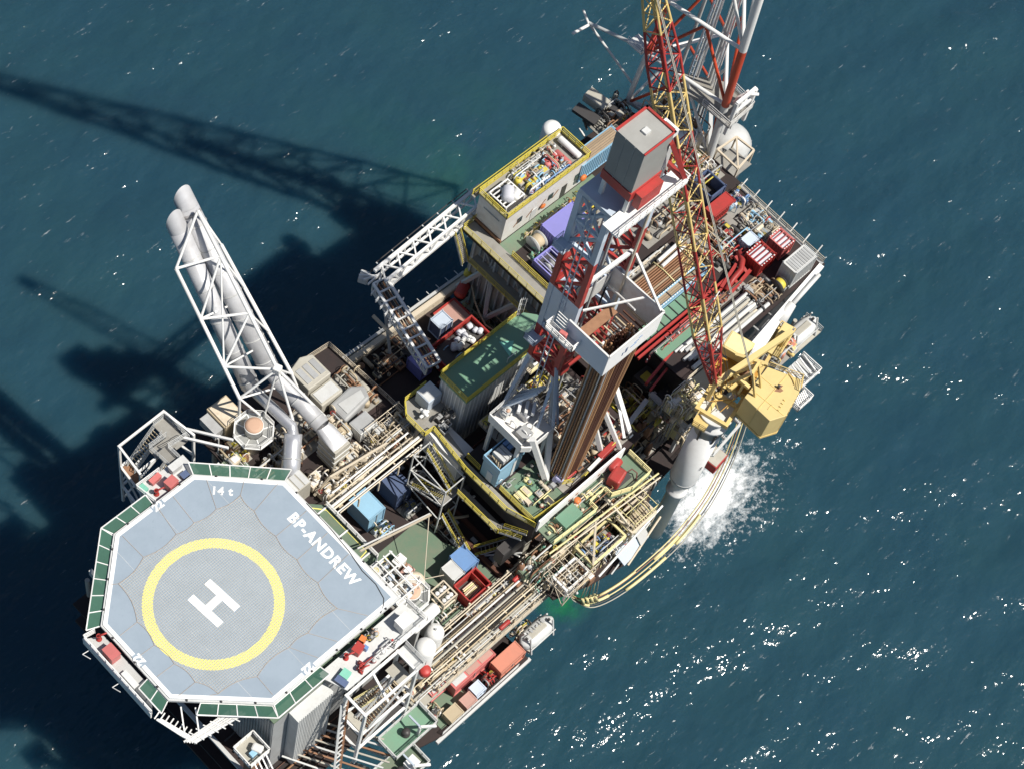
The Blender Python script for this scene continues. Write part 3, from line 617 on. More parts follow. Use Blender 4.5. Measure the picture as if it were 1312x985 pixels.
def build_turbine_deck():
    t = thing('turbine_deck', 'raised steel deck carrying the turbine plant behind the helideck', 'deck', (22, 11, 34))
    MB().prism([(11.8, 5.8), (24, 2.6), (31.5, 2.6), (31.5, 9.0), (31, 18.6), (12, 19.6)], 41.2, 41.6).build('deck_plate', 'brown_deck', t)
    for x in (13, 19, 25, 30.5):
        for y in (4.5, 17.5): rod('column', (x, y, 34), (x, y, 41.2), 0.3, 'warm_grey', t, 10)
    for y in (6, 10, 14, 18): rod('girder', (12.2, y, 40.9), (30.8, y, 40.9), (0.15, 0.35), 'warm_grey', t, square=True)
    railing([(31.4, 2.7, 41.6), (31.4, 9, 41.6), (30.9, 18.4, 41.6), (24, 18.9, 41.6)], t, 'cream', 1.1)
    tb = thing('intake_housing', 'tan box-shaped air intake housing beside the octagonal platform', 'housing', (15.2, 18.2, 41.6))
    MB().prism([(13.8, 16.7), (16.6, 16.7), (16.6, 19.9), (13.8, 19.9)], 41.6, 45.0).build('body', 'tan', tb, 0.08)
    MB().prism([(14.0, 16.8), (16.4, 16.8), (16.4, 19.7), (14.0, 19.7)], 45.0, 45.25).build('roof', 'cream', tb, 0.05)
    MB().box(12.6, 13.75, 17.0, 19.6, 43.2, 44.6).build('hood', 'grey', tb)
    v = thing('vent_tower', 'white vent pipe capped tan inside an octagonal mesh platform, beside the stacks', 'vent', (15.7, 14.3, 41.6))
    c = Vector((15.7, 14.2, 45.6)); oc = [(c.x + 2.3 * math.cos(math.pi / 8 + i * math.pi / 4), c.y + 2.3 * math.sin(math.pi / 8 + i * math.pi / 4)) for i in range(8)]
    ic = [(c.x + 1.05 * math.cos(math.pi / 8 + i * math.pi / 4), c.y + 1.05 * math.sin(math.pi / 8 + i * math.pi / 4)) for i in range(8)]
    for i in range(8):
        j = (i + 1) % 8; MB().prism([ic[i], oc[i], oc[j], ic[j]], c.z - 0.05, c.z).build('mesh_panel', 'mesh_sheet', v)
        rod('spoke', (*ic[i], c.z), (*oc[i], c.z), 0.06, 'white', v, square=True); rod('rim', (*oc[i], c.z), (*oc[j], c.z), 0.07, 'white', v, square=True)
    MB().lathe((c.x, c.y, 41.6), [(0.95, 0), (0.95, 5.2), (1.08, 5.25), (1.08, 5.5)], 24).build('vent_pipe', 'white', v); MB().lathe((c.x, c.y, 47.1), [(1.0, 0), (1.0, 0.1), (0.6, 0.16), (0.02, 0.18)], 24).build('cap', 'peach', v)
    railing([(p[0], p[1], c.z) for p in oc], v, 'white', 1.0, closed=True, kick=False)
    g = thing('generator_enclosure', 'big grey boxy generator enclosure seaward of the duct box', 'enclosure', (26, 16, 41.6))
    MB().prism([(24.2, 14.6), (27.6, 14.6), (27.6, 17.8), (26.2, 18.4), (24.2, 17.8)], 41.6, 44.4).build('body', 'warm_grey', g, 0.12); MB().box(24.3, 27.5, 12.4, 14.5, 41.6, 43.6).build('annex', 'warm_grey', g, 0.15)
    for k in range(3): MB().box(24.6 + k, 25.3 + k, 15.2, 17.3, 44.4, 44.5).build('roof_panel', 'grey', g)
    MB().box(24.5, 27.2, 12.7, 14.2, 43.6, 43.72).build('roof_panel', 'light_grey', g)
    dm = thing('storage_tank', 'round tan-grey tank with domed lid at the deck edge', 'tank', (29.6, 16.8, 34))
    MB().lathe((29.6, 16.9, 36.4), [(1.5, 0), (1.5, 3.4), (1.3, 3.8), (0.7, 4.1), (0.02, 4.2)], 28).build('shell', 'tan', dm); MB().box(29.2, 30.0, 16.4, 17.3, 40.55, 41.1).build('manhole', 'cream', dm, 0.05)
    w = thing('hopper_unit', 'long pale grey ridged hopper between enclosure and small cabinet', 'hopper', (27, 10, 41.6))
    MB().prism([(25.2, 9.4), (29.4, 9.9), (30, 11.5), (28.6, 12.5), (25.2, 12.2)], 41.6, 43.2).build('body', 'grey', w, 0.3); MB().prism([(26, 10), (28.9, 10.3), (29.2, 11.3), (26, 11.6)], 43.2, 43.3).build('top_panel', 'light_grey', w)
    s = thing('cabinet', 'light grey square cabinet above the cream pipework', 'cabinet', (26.4, 7.9, 41.6))
    MB().box(25.2, 27.7, 6.9, 8.9, 41.6, 43.6).build('body', 'light_grey', s, 0.06); MB().box(25.3, 27.6, 7.0, 8.8, 43.6, 43.68).build('roof', 'grey', s); MB().box(26, 26.8, 6.86, 6.9, 42, 43.4).build('door', 'light_grey', s)
    b = thing('filter_box', 'ribbed warm grey filter box touching the helideck rim', 'box', (15.2, 6.9, 41.6))
    MB().box(14.0, 16.6, 5.7, 7.7, 41.6, 45.2).build('body', 'warm_grey', b, 0.05)
    for k in range(3): MB().box(14.15 + k * 0.83, 14.8 + k * 0.83, 5.8, 7.6, 45.2, 45.28).build('slat', 'light_grey', b)
    plant('pipe_manifold', 'tangled cream pipework and valves below the big duct box', 'pipework', 18.6, 25.4, 3.0, 6.0, 41.6, 11, 46, 2.4, ('cream', 'cream', 'white_rust', 'tan', 'light_grey'))
    plant('pipe_manifold', 'cream pipes, drums and valves crowded at the outer deck corner', 'pipework', 25.6, 31.2, 3.0, 6.8, 41.6, 12, 44, 2.2, ('cream', 'cream', 'light_grey', 'tan', 'rusty'))
    plant('pump_skid', 'rusty small machinery between tan housing and vent tower', 'machinery', 12.2, 14.8, 13.2, 16.4, 41.6, 13, 18, 1.6, ('tan', 'rusty', 'cream', 'yellow'))
    plant('pump_skid', 'rusty pumps and pipes between grey enclosure and round tank', 'machinery', 28.2, 30.8, 9.2, 15.2, 41.6, 14, 26, 1.4, ('tan', 'rusty', 'warm_grey'))
    plant('pump_skid', 'dark machinery under the stacks beside the silver bend', 'machinery', 17.2, 24.0, 9.4, 14.6, 41.6, 15, 24, 1.5, ('rusty', 'tan', 'dark_grey', 'cream'))
    rk = thing('pipe_bridge', 'row of long cream pipes running past the light blue cabin', 'pipes', (25, 3.4, 41))
    for k, (y, z, r) in enumerate(((2.2, 43.4, 0.13), (2.6, 43.2, 0.2), (3.1, 43.6, 0.1), (1.8, 42.8, 0.12), (1.5, 43.1, 0.08), (3.5, 44.2, 0.12))): rod('pipe', (15.2 + 0.5 * k, y, z), (31.2 - 0.4 * k, y, z), r, ('cream', 'white_rust')[k % 2], rk, 10)
    for x in (17, 20, 23, 26, 29): rod('support', (x, 1.4, 42.6), (x, 3.7, 42.6), 0.08, 'cream', rk, square=True); rod('support', (x, 1.4, 41), (x, 1.4, 43), 0.08, 'cream', rk, square=True)
    tr = thing('support_truss', 'cream diagonal truss bracing between filter box and pipework', 'truss', (20, 6, 42))
    P_ = [Vector((16.8 + i * 1.9, 5.2 - 0.25 * i, 44.6 if i % 2 else 42.2)) for i in range(6)]
    for p, q in zip(P_[:-1], P_[1:]): rod('brace', p, q, 0.12, 'cream', tr, square=True)
    rod('chord', P_[1], P_[5], 0.12, 'cream', tr, square=True); rod('chord', P_[0], P_[4], 0.12, 'cream', tr, square=True)
    lp = thing('lamp_mast', 'short white mast with a lamp at the outer corner by the tan housing', 'mast', (12.4, 16.2, 41.6))
    rod('pole', (12.4, 16.2, 41.6), (12.4, 16.2, 45.4), 0.08, 'white', lp); MB().vessel((12.1, 16.2, 45.5), (12.7, 16.2, 45.5), 0.2, 10).build('lamp', 'white', lp)
    rv = thing('life_raft_canister', 'red canister in a mint cradle at the deck corner by the round tank', 'canister', (31.6, 16.2, 34))
    MB().vessel((31.0, 15.8, 36.4), (32.6, 16.8, 36.4), 0.5).build('canister', 'red', rv); MB().box(30.8, 31.6, 14.9, 16.9, 34, 35.8).build('cradle', 'mint', rv)
bpy_mesh = mat('mesh_sheet', (0.55, 0.56, 0.54), 0.7, wear=0.4, alpha=0.45)
build_turbine_deck()

# ------------------------------------------------------------------ north-east module, cabin and pipe deck
def build_mud_module():
    t = thing('drilling_support_module', 'large module block with ribbed grey wall and yellow-railed roof walkway', 'module', (68, 10, 24))
    MB().prism([(53.4, 1.6), (82, 1.6), (82, 8), (74, 14.5), (74, 17.6), (53.4, 17.6)], 29, 45.4).build('block', 'warm_grey', t)
    MB().prism([(52.0, 1.5), (83.8, 1.5), (83.8, 9.5), (80.5, 18.6), (52.0, 18.6)], 45.4, 45.8).build('roof_deck', 'brown_deck', t)
    MB().box(52.05, 53.9, 1.5, 18.6, 45.8, 45.81).build('walkway_paint', 'grating', t)
    MB().box(53.9, 70.0, 12.2, 14.2, 45.8, 45.81).build('green_walkway', 'green_deck', t)
    for k in range(16): rod('wall_rib', (53.3, 2.4 + k * 0.98, 30), (53.3, 2.4 + k * 0.98, 45.3), 0.12, 'light_grey', t, square=True)
    for k, y in enumerate((3.6, 5.2, 6.1, 8.8, 11.0, 13.4, 15.2)): rod('wall_pipe', (53.0, y, 36 + k % 3), (53.0, y, 45), 0.12 + 0.05 * (k % 2), 'light_grey', t, 10)
    for z, x in ((41.6, 51.6),):
        MB().box(51.6, 53.2, 2.4, 16.4, z, z + 0.08).build('lower_walkway', 'grating', t); railing([(51.6, 2.4, z), (51.6, 16.4, z)], t, 'yellow')
    railing([(52.05, 3.2, 45.8), (52.05, 18.5, 45.8), (54.2, 18.55, 45.8)], t, 'yellow'); railing([(53.9, 3.6, 45.8), (53.9, 12.1, 45.8)], t, 'yellow')
    for y in (4.5, 9.5, 14.5): rod('knee_brace', (52.2, y, 45.3), (53.4, y, 42), 0.14, 'light_grey', t, square=True)
    for p, q in (((51.5, 17.6, 34), (53.4, 14.0, 42)), ((51.5, 12, 34), (53.4, 14.0, 42)), ((51.5, 12, 34), (53.4, 8, 42)), ((51.5, 6, 34), (53.4, 8, 42))): rod('truss_brace', p, q, 0.24, 'light_grey', t, square=True)
    stairs((51.0, 16.4, 41.7), (51.0, 18.4, 45.8), 0.9, t)
    for k in range(6): rod('outrigger', (54 + k * 5, 17.6, 44), (54 + k * 5, 20.2, 45.4), 0.1, 'light_grey', t, square=True)
    c = thing('white_cabin', 'white cabin block with yellow-railed roof crowded with gear', 'cabin', (61, 16.5, 45.8))
    MB().box(54.2, 68, 14.3, 18.8, 45.8, 50.8).build('wall', 'white_rust', c, 0.04); MB().box(54.1, 68.1, 14.2, 18.9, 50.8, 51.0).build('roof', 'grating', c)
    MB().box(54.0, 54.2, 14.2, 18.9, 45.81, 46.3).build('skirting', 'rusty', c); MB().box(59, 59.9, 14.24, 14.3, 45.9, 48).build('door', 'light_grey', c); MB().box(64.2, 65.1, 14.24, 14.3, 45.9, 48.2).build('door', 'dark_grey', c)
    for x in (56.5, 61.8, 66.4): MB().box(x, x + 0.8, 14.22, 14.3, 47.6, 48.6).build('window', 'glass', c)
    MB().box(54.12, 54.2, 15.2, 17.8, 49.2, 49.35).build('louvre', 'grey', c)
    railing([(54.1, 14.2, 51), (68.1, 14.2, 51), (68.1, 18.9, 51), (54.1, 18.9, 51)], c, 'yellow', 1.1, 1.3, 0.045, closed=True)
    railing([(53.6, 19.4, 50.6), (66, 19.4, 50.6)], c, 'yellow', 1.0, 1.3, 0.04); MB().box(53.5, 66, 18.92, 19.5, 50.5, 50.6).build('outer_walkway', 'grating', c)
    for x in (56, 58.2, 60.4, 62.6): rod('pipe_bracket', (x, 14.24, 46.4 + (x % 1.1)), (x + 0.9, 14.24, 48.4), 0.04, 'rusty', c, 6)
    lb = thing('lifebuoy', 'round red lifebuoy box hanging on the white cabin wall', 'lifebuoy', (60.8, 14.1, 47)); MB().vessel((60.8, 13.85, 47.6), (60.8, 14.23, 47.6), 0.42, 14).build('case', 'orange', lb)
    lb = thing('lifebuoy', 'red lifebuoy box by the blue container corner', 'lifebuoy', (67.2, 13.6, 47)); MB().vessel((67.2, 13.3, 48.2), (67.2, 13.9, 48.2), 0.5, 14).build('case', 'orange', lb)
    # gear on the cabin roof
    b = thing('tote_basket', 'white slatted basket with a wrapped bundle on the cabin roof', 'basket', (55.8, 16.6, 51))
    for i in range(6): rod('slat', (54.6, 15.0 + i * 0.55, 52.0), (57.6, 15.0 + i * 0.55, 52.0), (0.08, 0.06), 'white', b, square=True)
    for X in (54.6, 56.1, 57.6): rod('slat', (X, 14.9, 51.94), (X, 17.8, 51.94), (0.08, 0.05), 'white', b, square=True)
    for X in (54.6, 57.6):
        for Y in (14.95, 17.75): rod('post', (X, Y, 51), (X, Y, 52), 0.06, 'white', b, square=True)
    MB().box(54.6, 57.6, 14.95, 17.75, 51.02, 51.2).build('floor', 'dark_grey', b)
    MB().vessel((55.2, 15.4, 52.2), (56.8, 16.9, 52.2), 0.75).build('bundle', 'tarp', b); MB().vessel((55.9, 15.2, 52.2), (57.3, 15.8, 52.2), 0.5).build('bundle', 'white', b)
    plant('roof_gear', 'jumble of drums, reels and crates mid cabin roof', 'gear', 58.2, 62.4, 14.8, 17.6, 51, 21, 26, 1.3, ('tan', 'yellow', 'rusty', 'white', 'grey', 'light_blue'), base=None)
    plant('roof_gear', 'red drums and grey crates at the far end of the cabin roof', 'gear', 62.6, 65.6, 14.8, 18.2, 51, 22, 22, 1.3, ('red', 'pink_red', 'tan', 'grey', 'light_blue', 'white'), base=None)
    p = thing('roof_tank', 'long white cylinder lying across the cabin roof end', 'tank', (66.8, 16.4, 51)); MB().vessel((66.9, 14.7, 51.6), (66.9, 18.3, 51.6), 0.42).build('shell', 'white', p)
    for y in (15.4, 17.4): MB().box(66.5, 67.3, y - 0.1, y + 0.1, 51, 51.3).build('saddle', 'grey', p)
    p = thing('white_tank', 'short fat white tank overhanging the sea beside the cabin', 'tank', (67.5, 19.8, 46)); MB().lathe((67.6, 20.0, 47.6), [(1.15, 0), (1.2, 0.1), (1.2, 3.4), (1.0, 3.8), (0.5, 4.0), (0.02, 4.05)], 24).build('shell', 'white', p); MB().box(66.6, 68.6, 18.92, 21.0, 47.2, 47.6).build('bracket', 'grey', p)
build_mud_module()

def build_top_gear():
    container('container', 'purple-blue roofed container on the module deck beside the derrick', 58.4, 63.6, 9.5, 12.0, 45.81, 2.5, 'purple')
    c = container('reel_basket', 'low purple open frame basket next to the derrick leg', 54.9, 58.0, 6.3, 9.6, 45.81, 1.2, 'purple', 'basket', open_top=True, ribs=False)
    for i in range(4): rod('crossbar', (55 + i * 0.75 + 0.35, 6.4, 46.9), (55 + i * 0.75 + 0.35, 9.5, 46.9), 0.05, 'lilac', c, square=True)
    MB().lathe((55.6, 8.0, 46.5), [(0.1, 0), (0.7, 0.02), (0.7, 0.1), (0.35, 0.12), (0.35, 0.8), (0.7, 0.82), (0.7, 0.9), (0.1, 0.92)], 18, 'X').build('reel', 'grey', c)
    w = thing('winch', 'grey cable winch drum beside the green cabin walkway', 'winch', (57, 13, 45.8))
    MB().lathe((56.3, 11.2, 47.0), [(0.1, 0), (1.15, 0.02), (1.15, 0.12), (0.6, 0.14), (0.6, 1.3), (1.15, 1.32), (1.15, 1.42), (0.1, 1.44)], 24, 'X').build('drum', 'light_grey', w); MB().box(55.9, 58.1, 10.2, 12.1, 45.81, 46.3).build('bed', 'dark_grey', w); MB().tube((56.5, 11.2, 47), (57.6, 11.2, 47), 0.85, 20).build('cable', 'tan', w)
    plant('pump_skid', 'green-painted pump skid in front of the winch', 'machinery', 55.2, 57.6, 9.8, 10.9, 45.8, 31, 10, 1.0, ('green_roof', 'grey', 'mint'))
    plant('equipment_skid', 'dark cluttered skid behind the purple container', 'machinery', 58.4, 66.5, 3.0, 9.0, 45.8, 32, 34, 1.6, ('dark_grey', 'grey', 'rusty', 'black', 'red', 'blue'))
    plant('equipment_skid', 'rusty valves and tanks between purple container and blue container', 'machinery', 64.2, 69.5, 9.3, 12.1, 45.8, 33, 26, 1.5, ('tan', 'rusty', 'yellow', 'grey', 'red'))
    c = container('container', 'long light blue container with timber roof beside the crown block', 67.2, 74.4, 14.2, 16.2, 46.5, 3.4, 'light_blue', ribs=True)
    for i in range(6): MB().box(67.4, 74.2, 14.36 + i * 0.29, 14.6 + i * 0.29, 49.88, 49.96).build('plank', 'wood', c)
    plant('shale_shaker', 'dark weathered machinery at the far seaward corner', 'machinery', 74.8, 80.5, 16.6, 20.6, 45.8, 34, 34, 2.2, ('dark_grey', 'rusty', 'warm_grey', 'grey'))
    d = thing('cuttings_chute', 'dark brown rectangular chute jutting past the blue container', 'chute', (76, 19, 44)); MB().cbox((75.0, 20.4, 47.2), 1.5, 3.4, 0.5, 0.15).build('trough', 'dark_grey', d); MB().cbox((77.4, 21.0, 47.4), 1.7, 3.0, 1.2, 0.1).build('hood', 'warm_grey', d)
    for x in (74.6, 77.4): rod('leg', (x, 19.4, 45.4), (x, 20.6, 47.0), 0.12, 'dark_grey', d, square=True)
    plant('equipment_skid', 'mixed drums and hoses between timber-roofed container and flare base', 'machinery', 74.8, 82.5, 10.2, 16.2, 45.8, 35, 44, 1.8, ('dark_grey', 'tan', 'rusty', 'cream', 'grey'))
    plant('equipment_skid', 'grey and cream process skid at the foot of the flare tower', 'machinery', 77.5, 83.0, 3.5, 9.5, 45.8, 36, 40, 2.0, ('cream', 'white', 'grey', 'yellow', 'rusty'))
    plant('equipment_skid', 'rust-brown skid under the crown block walkway', 'machinery', 67.4, 76.8, 2.2, 8.8, 45.8, 37, 44, 1.5, ('rusty', 'dark_grey', 'red', 'tan', 'grey'))
build_top_gear()

# ------------------------------------------------------------------ pipe deck
def drill_pipe(label, group, p, q, r, m, cat='pipe', name='drill_pipe', tj=True):
    """one joint of pipe with thicker tool joints at both ends"""
    p, q = Vector(p), Vector(q); d = (q - p).normalized()
    t = thing(name, label, cat, tuple(p), group)
    rod('tube', p, q, r, m, t, 10)
    if tj:
        rod('tool_joint', p - d * 0.02, p + d * 0.35, r * 1.35, m, t, 10); rod('tool_joint', q - d * 0.35, q + d * 0.02, r * 1.35, m, t, 10)
    return t
def build_pipe_deck():
    t = thing('pipe_deck', 'pipe deck with brown plating, red beams and outer white edge beam', 'deck', (68, -6, 29))
    MB().box(57.6, 83.2, -13.2, 1.45, 45.2, 45.6).build('deck_plate', 'brown_deck', t)
    MB().box(58.5, 82.6, -12.6, 1.4, 29.0, 45.2).build('block', 'dark_grey', t)
    MB().box(50, 57.55, -6.2, 1.45, 45.2, 45.6).build('ramp_plate', 'brown_deck', t)
    for y, z in ((-6.9, 46.3), (-7.5, 46.2)): rod('red_beam', (55.2, y, z), (72, y, z), (0.14, 0.2), 'red', t, square=True)
    rod('red_beam', (54.0, -10.2, 45.4), (61.5, -9.0, 45.4), (0.16, 0.3), 'red', t, square=True); rod('red_beam', (54.0, -11.0, 45.0), (60, -9.9, 45.0), (0.12, 0.2), 'red', t, square=True)
    MB().box(58, 66.8, -6.6, -4.8, 45.6, 46.0).build('green_plate', 'green_roof', t); MB().box(57.6, 63.5, -9.4, -7.9, 45.6, 45.9).build('green_plate', 'green_roof', t)
    for k in range(7): rod('rail_bar', (58.6 + k * 1.2, -6.5, 46.1), (58.6 + k * 1.2, -4.9, 46.1), 0.05, 'dark_grey', t, square=True)
    rod('edge_beam', (82.9, -13, 45.5), (83.4, 1.4, 45.5), 0.22, 'grey', t, square=True)
    rod('edge_beam', (66.4, -15.2, 45.6), (82.6, -13.1, 45.6), (0.35, 0.25), 'white', t, square=True)
    for k in range(7): rod('davit', (83.2, -11.5 + k * 2.1, 45.5), (84.8, -11.3 + k * 2.1, 45.9), 0.09, 'light_grey', t, 6)
    for k in range(6): rod('outrigger', (67 + k * 2.8, -14.9 + k * 0.35, 45.4), (67.5 + k * 2.8, -12.4, 44.4), 0.1, 'light_grey', t, square=True)
    railing([(83.1, -12.9, 45.6), (83.3, 1.2, 45.6)], t, 'cream', 1.0); railing([(57.7, -13.1, 45.6), (66, -13.1, 45.6)], t, 'cream', 1.0)
    # stacked brown pipe, three layers
    L = 'brown steel pipe lying in the big stack behind the derrick'
    ys = [(-3.1 + 0.30 * i) for i in range(12)]
    rng = random.Random(3)
    for lay in range(3):
        for i, y in enumerate(ys):
            if lay and i == 11: continue
            a, b = 60.2 + rng.uniform(-0.3, 0.4), 71.3 + rng.uniform(-0.5, 0.4)
            drill_pipe(L, 'pipes in the big brown stack', (a, y + 0.15 * (lay % 2), 45.78 + lay * 0.27), (b, y + 0.15 * (lay % 2), 45.78 + lay * 0.27), 0.13, ('pipe_brown', 'wood', 'pipe_brown')[rng.randrange(3)], tj=False)
    for x in (61.6, 66.2, 70.4):
        s = thing('sling', {61.6: 'pale sling over the derrick end of the brown pipe stack', 66.2: 'pale sling across the middle of the brown pipe stack', 70.4: 'pale sling over the far end of the brown pipe stack'}[x], 'sling', (x, -1.4, 46.4))
        MB().path([(x, -3.3, 46.0), (x, -3.2, 46.5), (x + 0.1, -1.4, 46.56), (x, 0.3, 46.5), (x, 0.4, 46.0)], 0.06, 6).build('strap', 'pale_yellow', s)
    drill_pipe('wide white tube on the brown pipe stack, nearer the cabin', None, (66.6, 0.0, 46.75), (71.0, 0.2, 46.75), 0.24, 'white', 'tube', 'casing_tube', False); drill_pipe('wide white tube on the brown pipe stack, nearer the crane', None, (66.4, -0.8, 46.75), (70.6, -0.6, 46.75), 0.24, 'white_rust', 'tube', 'casing_tube', False)
    b = container('pipe_basket', 'long light blue basket of planks with chequered rim beside brown pipes', 62.0, 70.4, -4.6, -3.45, 45.61, 1.3, 'light_blue', 'basket', open_top=True, ribs=False, lugs=False)
    for i in range(21):
        for y in (-4.6, -3.45): MB().box(62.1 + i * 0.4, 62.3 + i * 0.4, y - 0.07, y + 0.07, 46.85, 46.94).build('rim_block', 'white', b)
    for i in range(3): MB().box(62.4, 69.8, -4.4 + i * 0.29, -4.15 + i * 0.29, 46.5, 46.66).build('plank', 'wood', b)
    for x in (64.2, 66.4, 68.6): rod('strap', (x, -4.5, 46.72), (x, -3.55, 46.72), 0.06, 'dark_grey', b, square=True)
    # grey casing on the crane side
    for i in range(9):
        r = 0.17 + 0.05 * (i % 3); y = -9.6 - i * 0.36
        drill_pipe('pale grey casing pipe lying in the row behind the crane boom', 'pale casing pipes behind the crane boom', (59.5 + 0.5 * (i % 4), y, 45.62 + r), (73.2 - 0.6 * (i * 5 % 4), y, 45.62 + r), r, ('light_grey', 'white_rust', 'grey', 'cream')[i % 4], tj=False)
    for i in range(4):
        drill_pipe('grey casing pipe in the upper layer behind the crane boom', 'upper layer of pale casing pipes', (61 + i * 0.6, -9.9 - i * 0.75, 46.35), (72 - i * 0.5, -9.9 - i * 0.75, 46.35), 0.19, ('light_grey', 'warm_grey')[i % 2], tj=False)
    for i in range(7):
        y = -1.0 + i * 0.36
        drill_pipe('dark pipe lying on the deck under the crane boom', 'dark pipes under the crane boom', (73.6, y - 4.8, 45.8 + 0.2 * (i % 2)), (77.0, y - 0.2, 45.8 + 0.2 * (i % 2)), 0.15, ('pipe_dark', 'grey', 'pipe_brown')[i % 3], tj=False)
    # far corner
    tr = thing('lifting_frame', 'red steel lifting frame in a curved heap near the white-rimmed baskets', 'frame', (73, -7, 45.6))
    MB().path([(70.2, -8.0, 46.4), (71.8, -7.6, 46.8), (73.4, -7.4, 47.0), (74.6, -6.6, 47.0), (75.2, -5.4, 46.9)], 0.36, 10).build('curved_beam', 'red', tr)
    for p, q in (((70, -7.4, 46.4), (73.8, -6.4, 46.6)), ((70.4, -8.6, 46.2), (74.8, -8.0, 46.4)), ((72, -8.4, 46.3), (72.2, -6.6, 46.5)), ((74, -8.2, 46.3), (74.4, -5.6, 46.8))): rod('beam', p, q, 0.2, 'red', tr, square=True)
    def rim_basket(label, x0, x1, y0, y1, z, h, m, rim):
        c = container('cargo_basket', label, x0, x1, y0, y1, z, h, m, 'basket', open_top=True, ribs=True, frame=m)
        k = int((x1 - x0) / 0.4)
        for i in range(k):
            for y in (y0, y1): MB().box(x0 + (x1 - x0) * i / k + 0.05, x0 + (x1 - x0) * (i + 0.5) / k, y - 0.07, y + 0.07, z + h + 0.021, z + h + 0.05).build('rim_block', rim, c)
        MB().box(x0 + 0.2, x1 - 0.2, y0 + 0.2, y1 - 0.2, z + h - 0.5, z + h - 0.35).build('load', 'tarp', c)
        for i in range(3): rod('crossbar', (x0, y0 + (y1 - y0) * (i + 1) / 4, z + h - 0.05), (x1, y0 + (y1 - y0) * (i + 1) / 4, z + h - 0.05), 0.05, m, c, square=True)
        return c
    rim_basket('red cargo basket with white dashes around its rim', 75.0, 77.8, -8.9, -6.5, 45.61, 2.4, 'red', 'white')
    rim_basket('pink-red cargo basket near the far deck edge, beside the grey skip', 79.0, 81.1, -9.1, -6.8, 45.61, 2.4, 'pink_red', 'white')
    c = container('skip', 'tall grey skip with a ribbed cover at the outermost deck corner', 76.9, 80.9, -12.6, -10.5, 45.61, 3.4, 'light_grey', 'skip'); 
    for i in range(9): MB().box(77.2 + i * 0.4, 77.45 + i * 0.4, -12.4, -10.7, 48.97, 49.05).build('cover_rib', 'grey', c)
    container('container', 'small light blue flat-topped box between the two red baskets', 76.6, 78.4, -5.9, -4.5, 45.61, 1.6, 'pale_blue')
    s = thing('cable_reel', 'yellow cable on a dark reel near the outer deck edge', 'reel', (75.8, -11.6, 45.6))
    MB().lathe((75.3, -11.7, 46.6), [(0.1, 0), (0.95, 0.02), (0.95, 0.12), (0.3, 0.13), (0.3, 0.9), (0.95, 0.92), (0.95, 1.0), (0.1, 1.02)], 22, 'X').build('drum', 'dark_grey', s); MB().tube((75.45, -11.7, 46.6), (76.2, -11.7, 46.6), 0.75, 20).build('cable', 'yellow', s)
    MB().box(73.4, 75.0, -11.8, -8.8, 45.6, 45.64).build('plywood', 'wood', t)
    container('container', 'dark open box with blue walls in front of the flare leg', 77.7, 80.4, 1.7, 4.8, 45.81, 2.2, 'navy', open_top=True, ribs=False)
    container('workshop_skid', 'small red container topped with machinery next to the dark blue box', 76.4, 80.2, -0.3, 1.3, 45.61, 1.7, 'red', lugs=False)
    plant('winch_unit', 'blue winch unit with a white drum at the far edge', 'machinery', 79.0, 82.4, -1.4, 1.2, 45.6, 41, 18, 1.8, ('light_blue', 'blue', 'grey', 'white'))
    plant('equipment_skid', 'grey hoses and tools along the far deck edge', 'machinery', 79.2, 82.8, -6.6, -1.6, 45.6, 42, 36, 1.1, ('grey', 'warm_grey', 'cream', 'tan', 'light_blue'))
    plant('equipment_skid', 'yellow and red tools between dark pipes and curved red frame', 'machinery', 74.2, 79.0, -6.2, -0.6, 45.6, 43, 26, 1.2, ('dark_grey', 'yellow', 'red', 'grey', 'cream'))
    plant('equipment_skid', 'tools and red steelwork behind the brown pipe stack', 'machinery', 71.9, 76.2, -5.6, 1.3, 45.6, 44, 34, 1.3, ('dark_grey', 'red', 'rusty', 'grey', 'tan'))
    plant('equipment_skid', 'rusty fittings beside the pale casing pipes', 'machinery', 66.8, 73.2, -9.0, -7.9, 45.6, 45, 20, 0.9, ('dark_grey', 'red', 'rusty', 'grey'))
    plant('equipment_skid', 'grey crates behind the racking box, beside the brown pipe stack', 'machinery', 60.2, 70.0, 0.65, 1.35, 45.6, 46, 20, 1.0, ('grey', 'light_grey', 'cream'))
    plant('equipment_skid', 'dark fittings on the ramp behind the derrick', 'machinery', 50.5, 57.2, -6.0, 1.2, 45.6, 47, 34, 1.4, ('dark_grey', 'rusty', 'red', 'grey', 'black'))
    v = thing('leaning_column', 'fat white tapering column along the deck edge behind the yellow crane', 'column', (68, -15, 36))
    MB().tube((66.9, -14.9, 41.8), (73.0, -14.6, 44.6), 1.2, 28, 1.0).build('shaft', 'white', v); MB().tube((73.0, -14.6, 44.6), (75.6, -14.4, 45.8), 1.0, 28, 0.5).tube((75.6, -14.4, 45.8), (81, -13.9, 46.2), 0.3, 14, 0.25).build('upper_shaft', 'white', v)
    for s_ in (0.25, 0.55, 0.85):
        c = Vector((66.9, -14.9, 41.8)).lerp(Vector((73.0, -14.6, 44.6)), s_); d = Vector((6.1, 0.3, 2.8)).normalized(); MB().tube(c, c + d * 0.06, 1.22 - 0.2 * s_, 28).build('weld_band', 'grey', v)
    for x in (68, 72): rod('saddle', (x, -14.8, 40), (x, -14.8, 43.4), 0.3, 'light_grey', v, square=True)
build_pipe_deck()

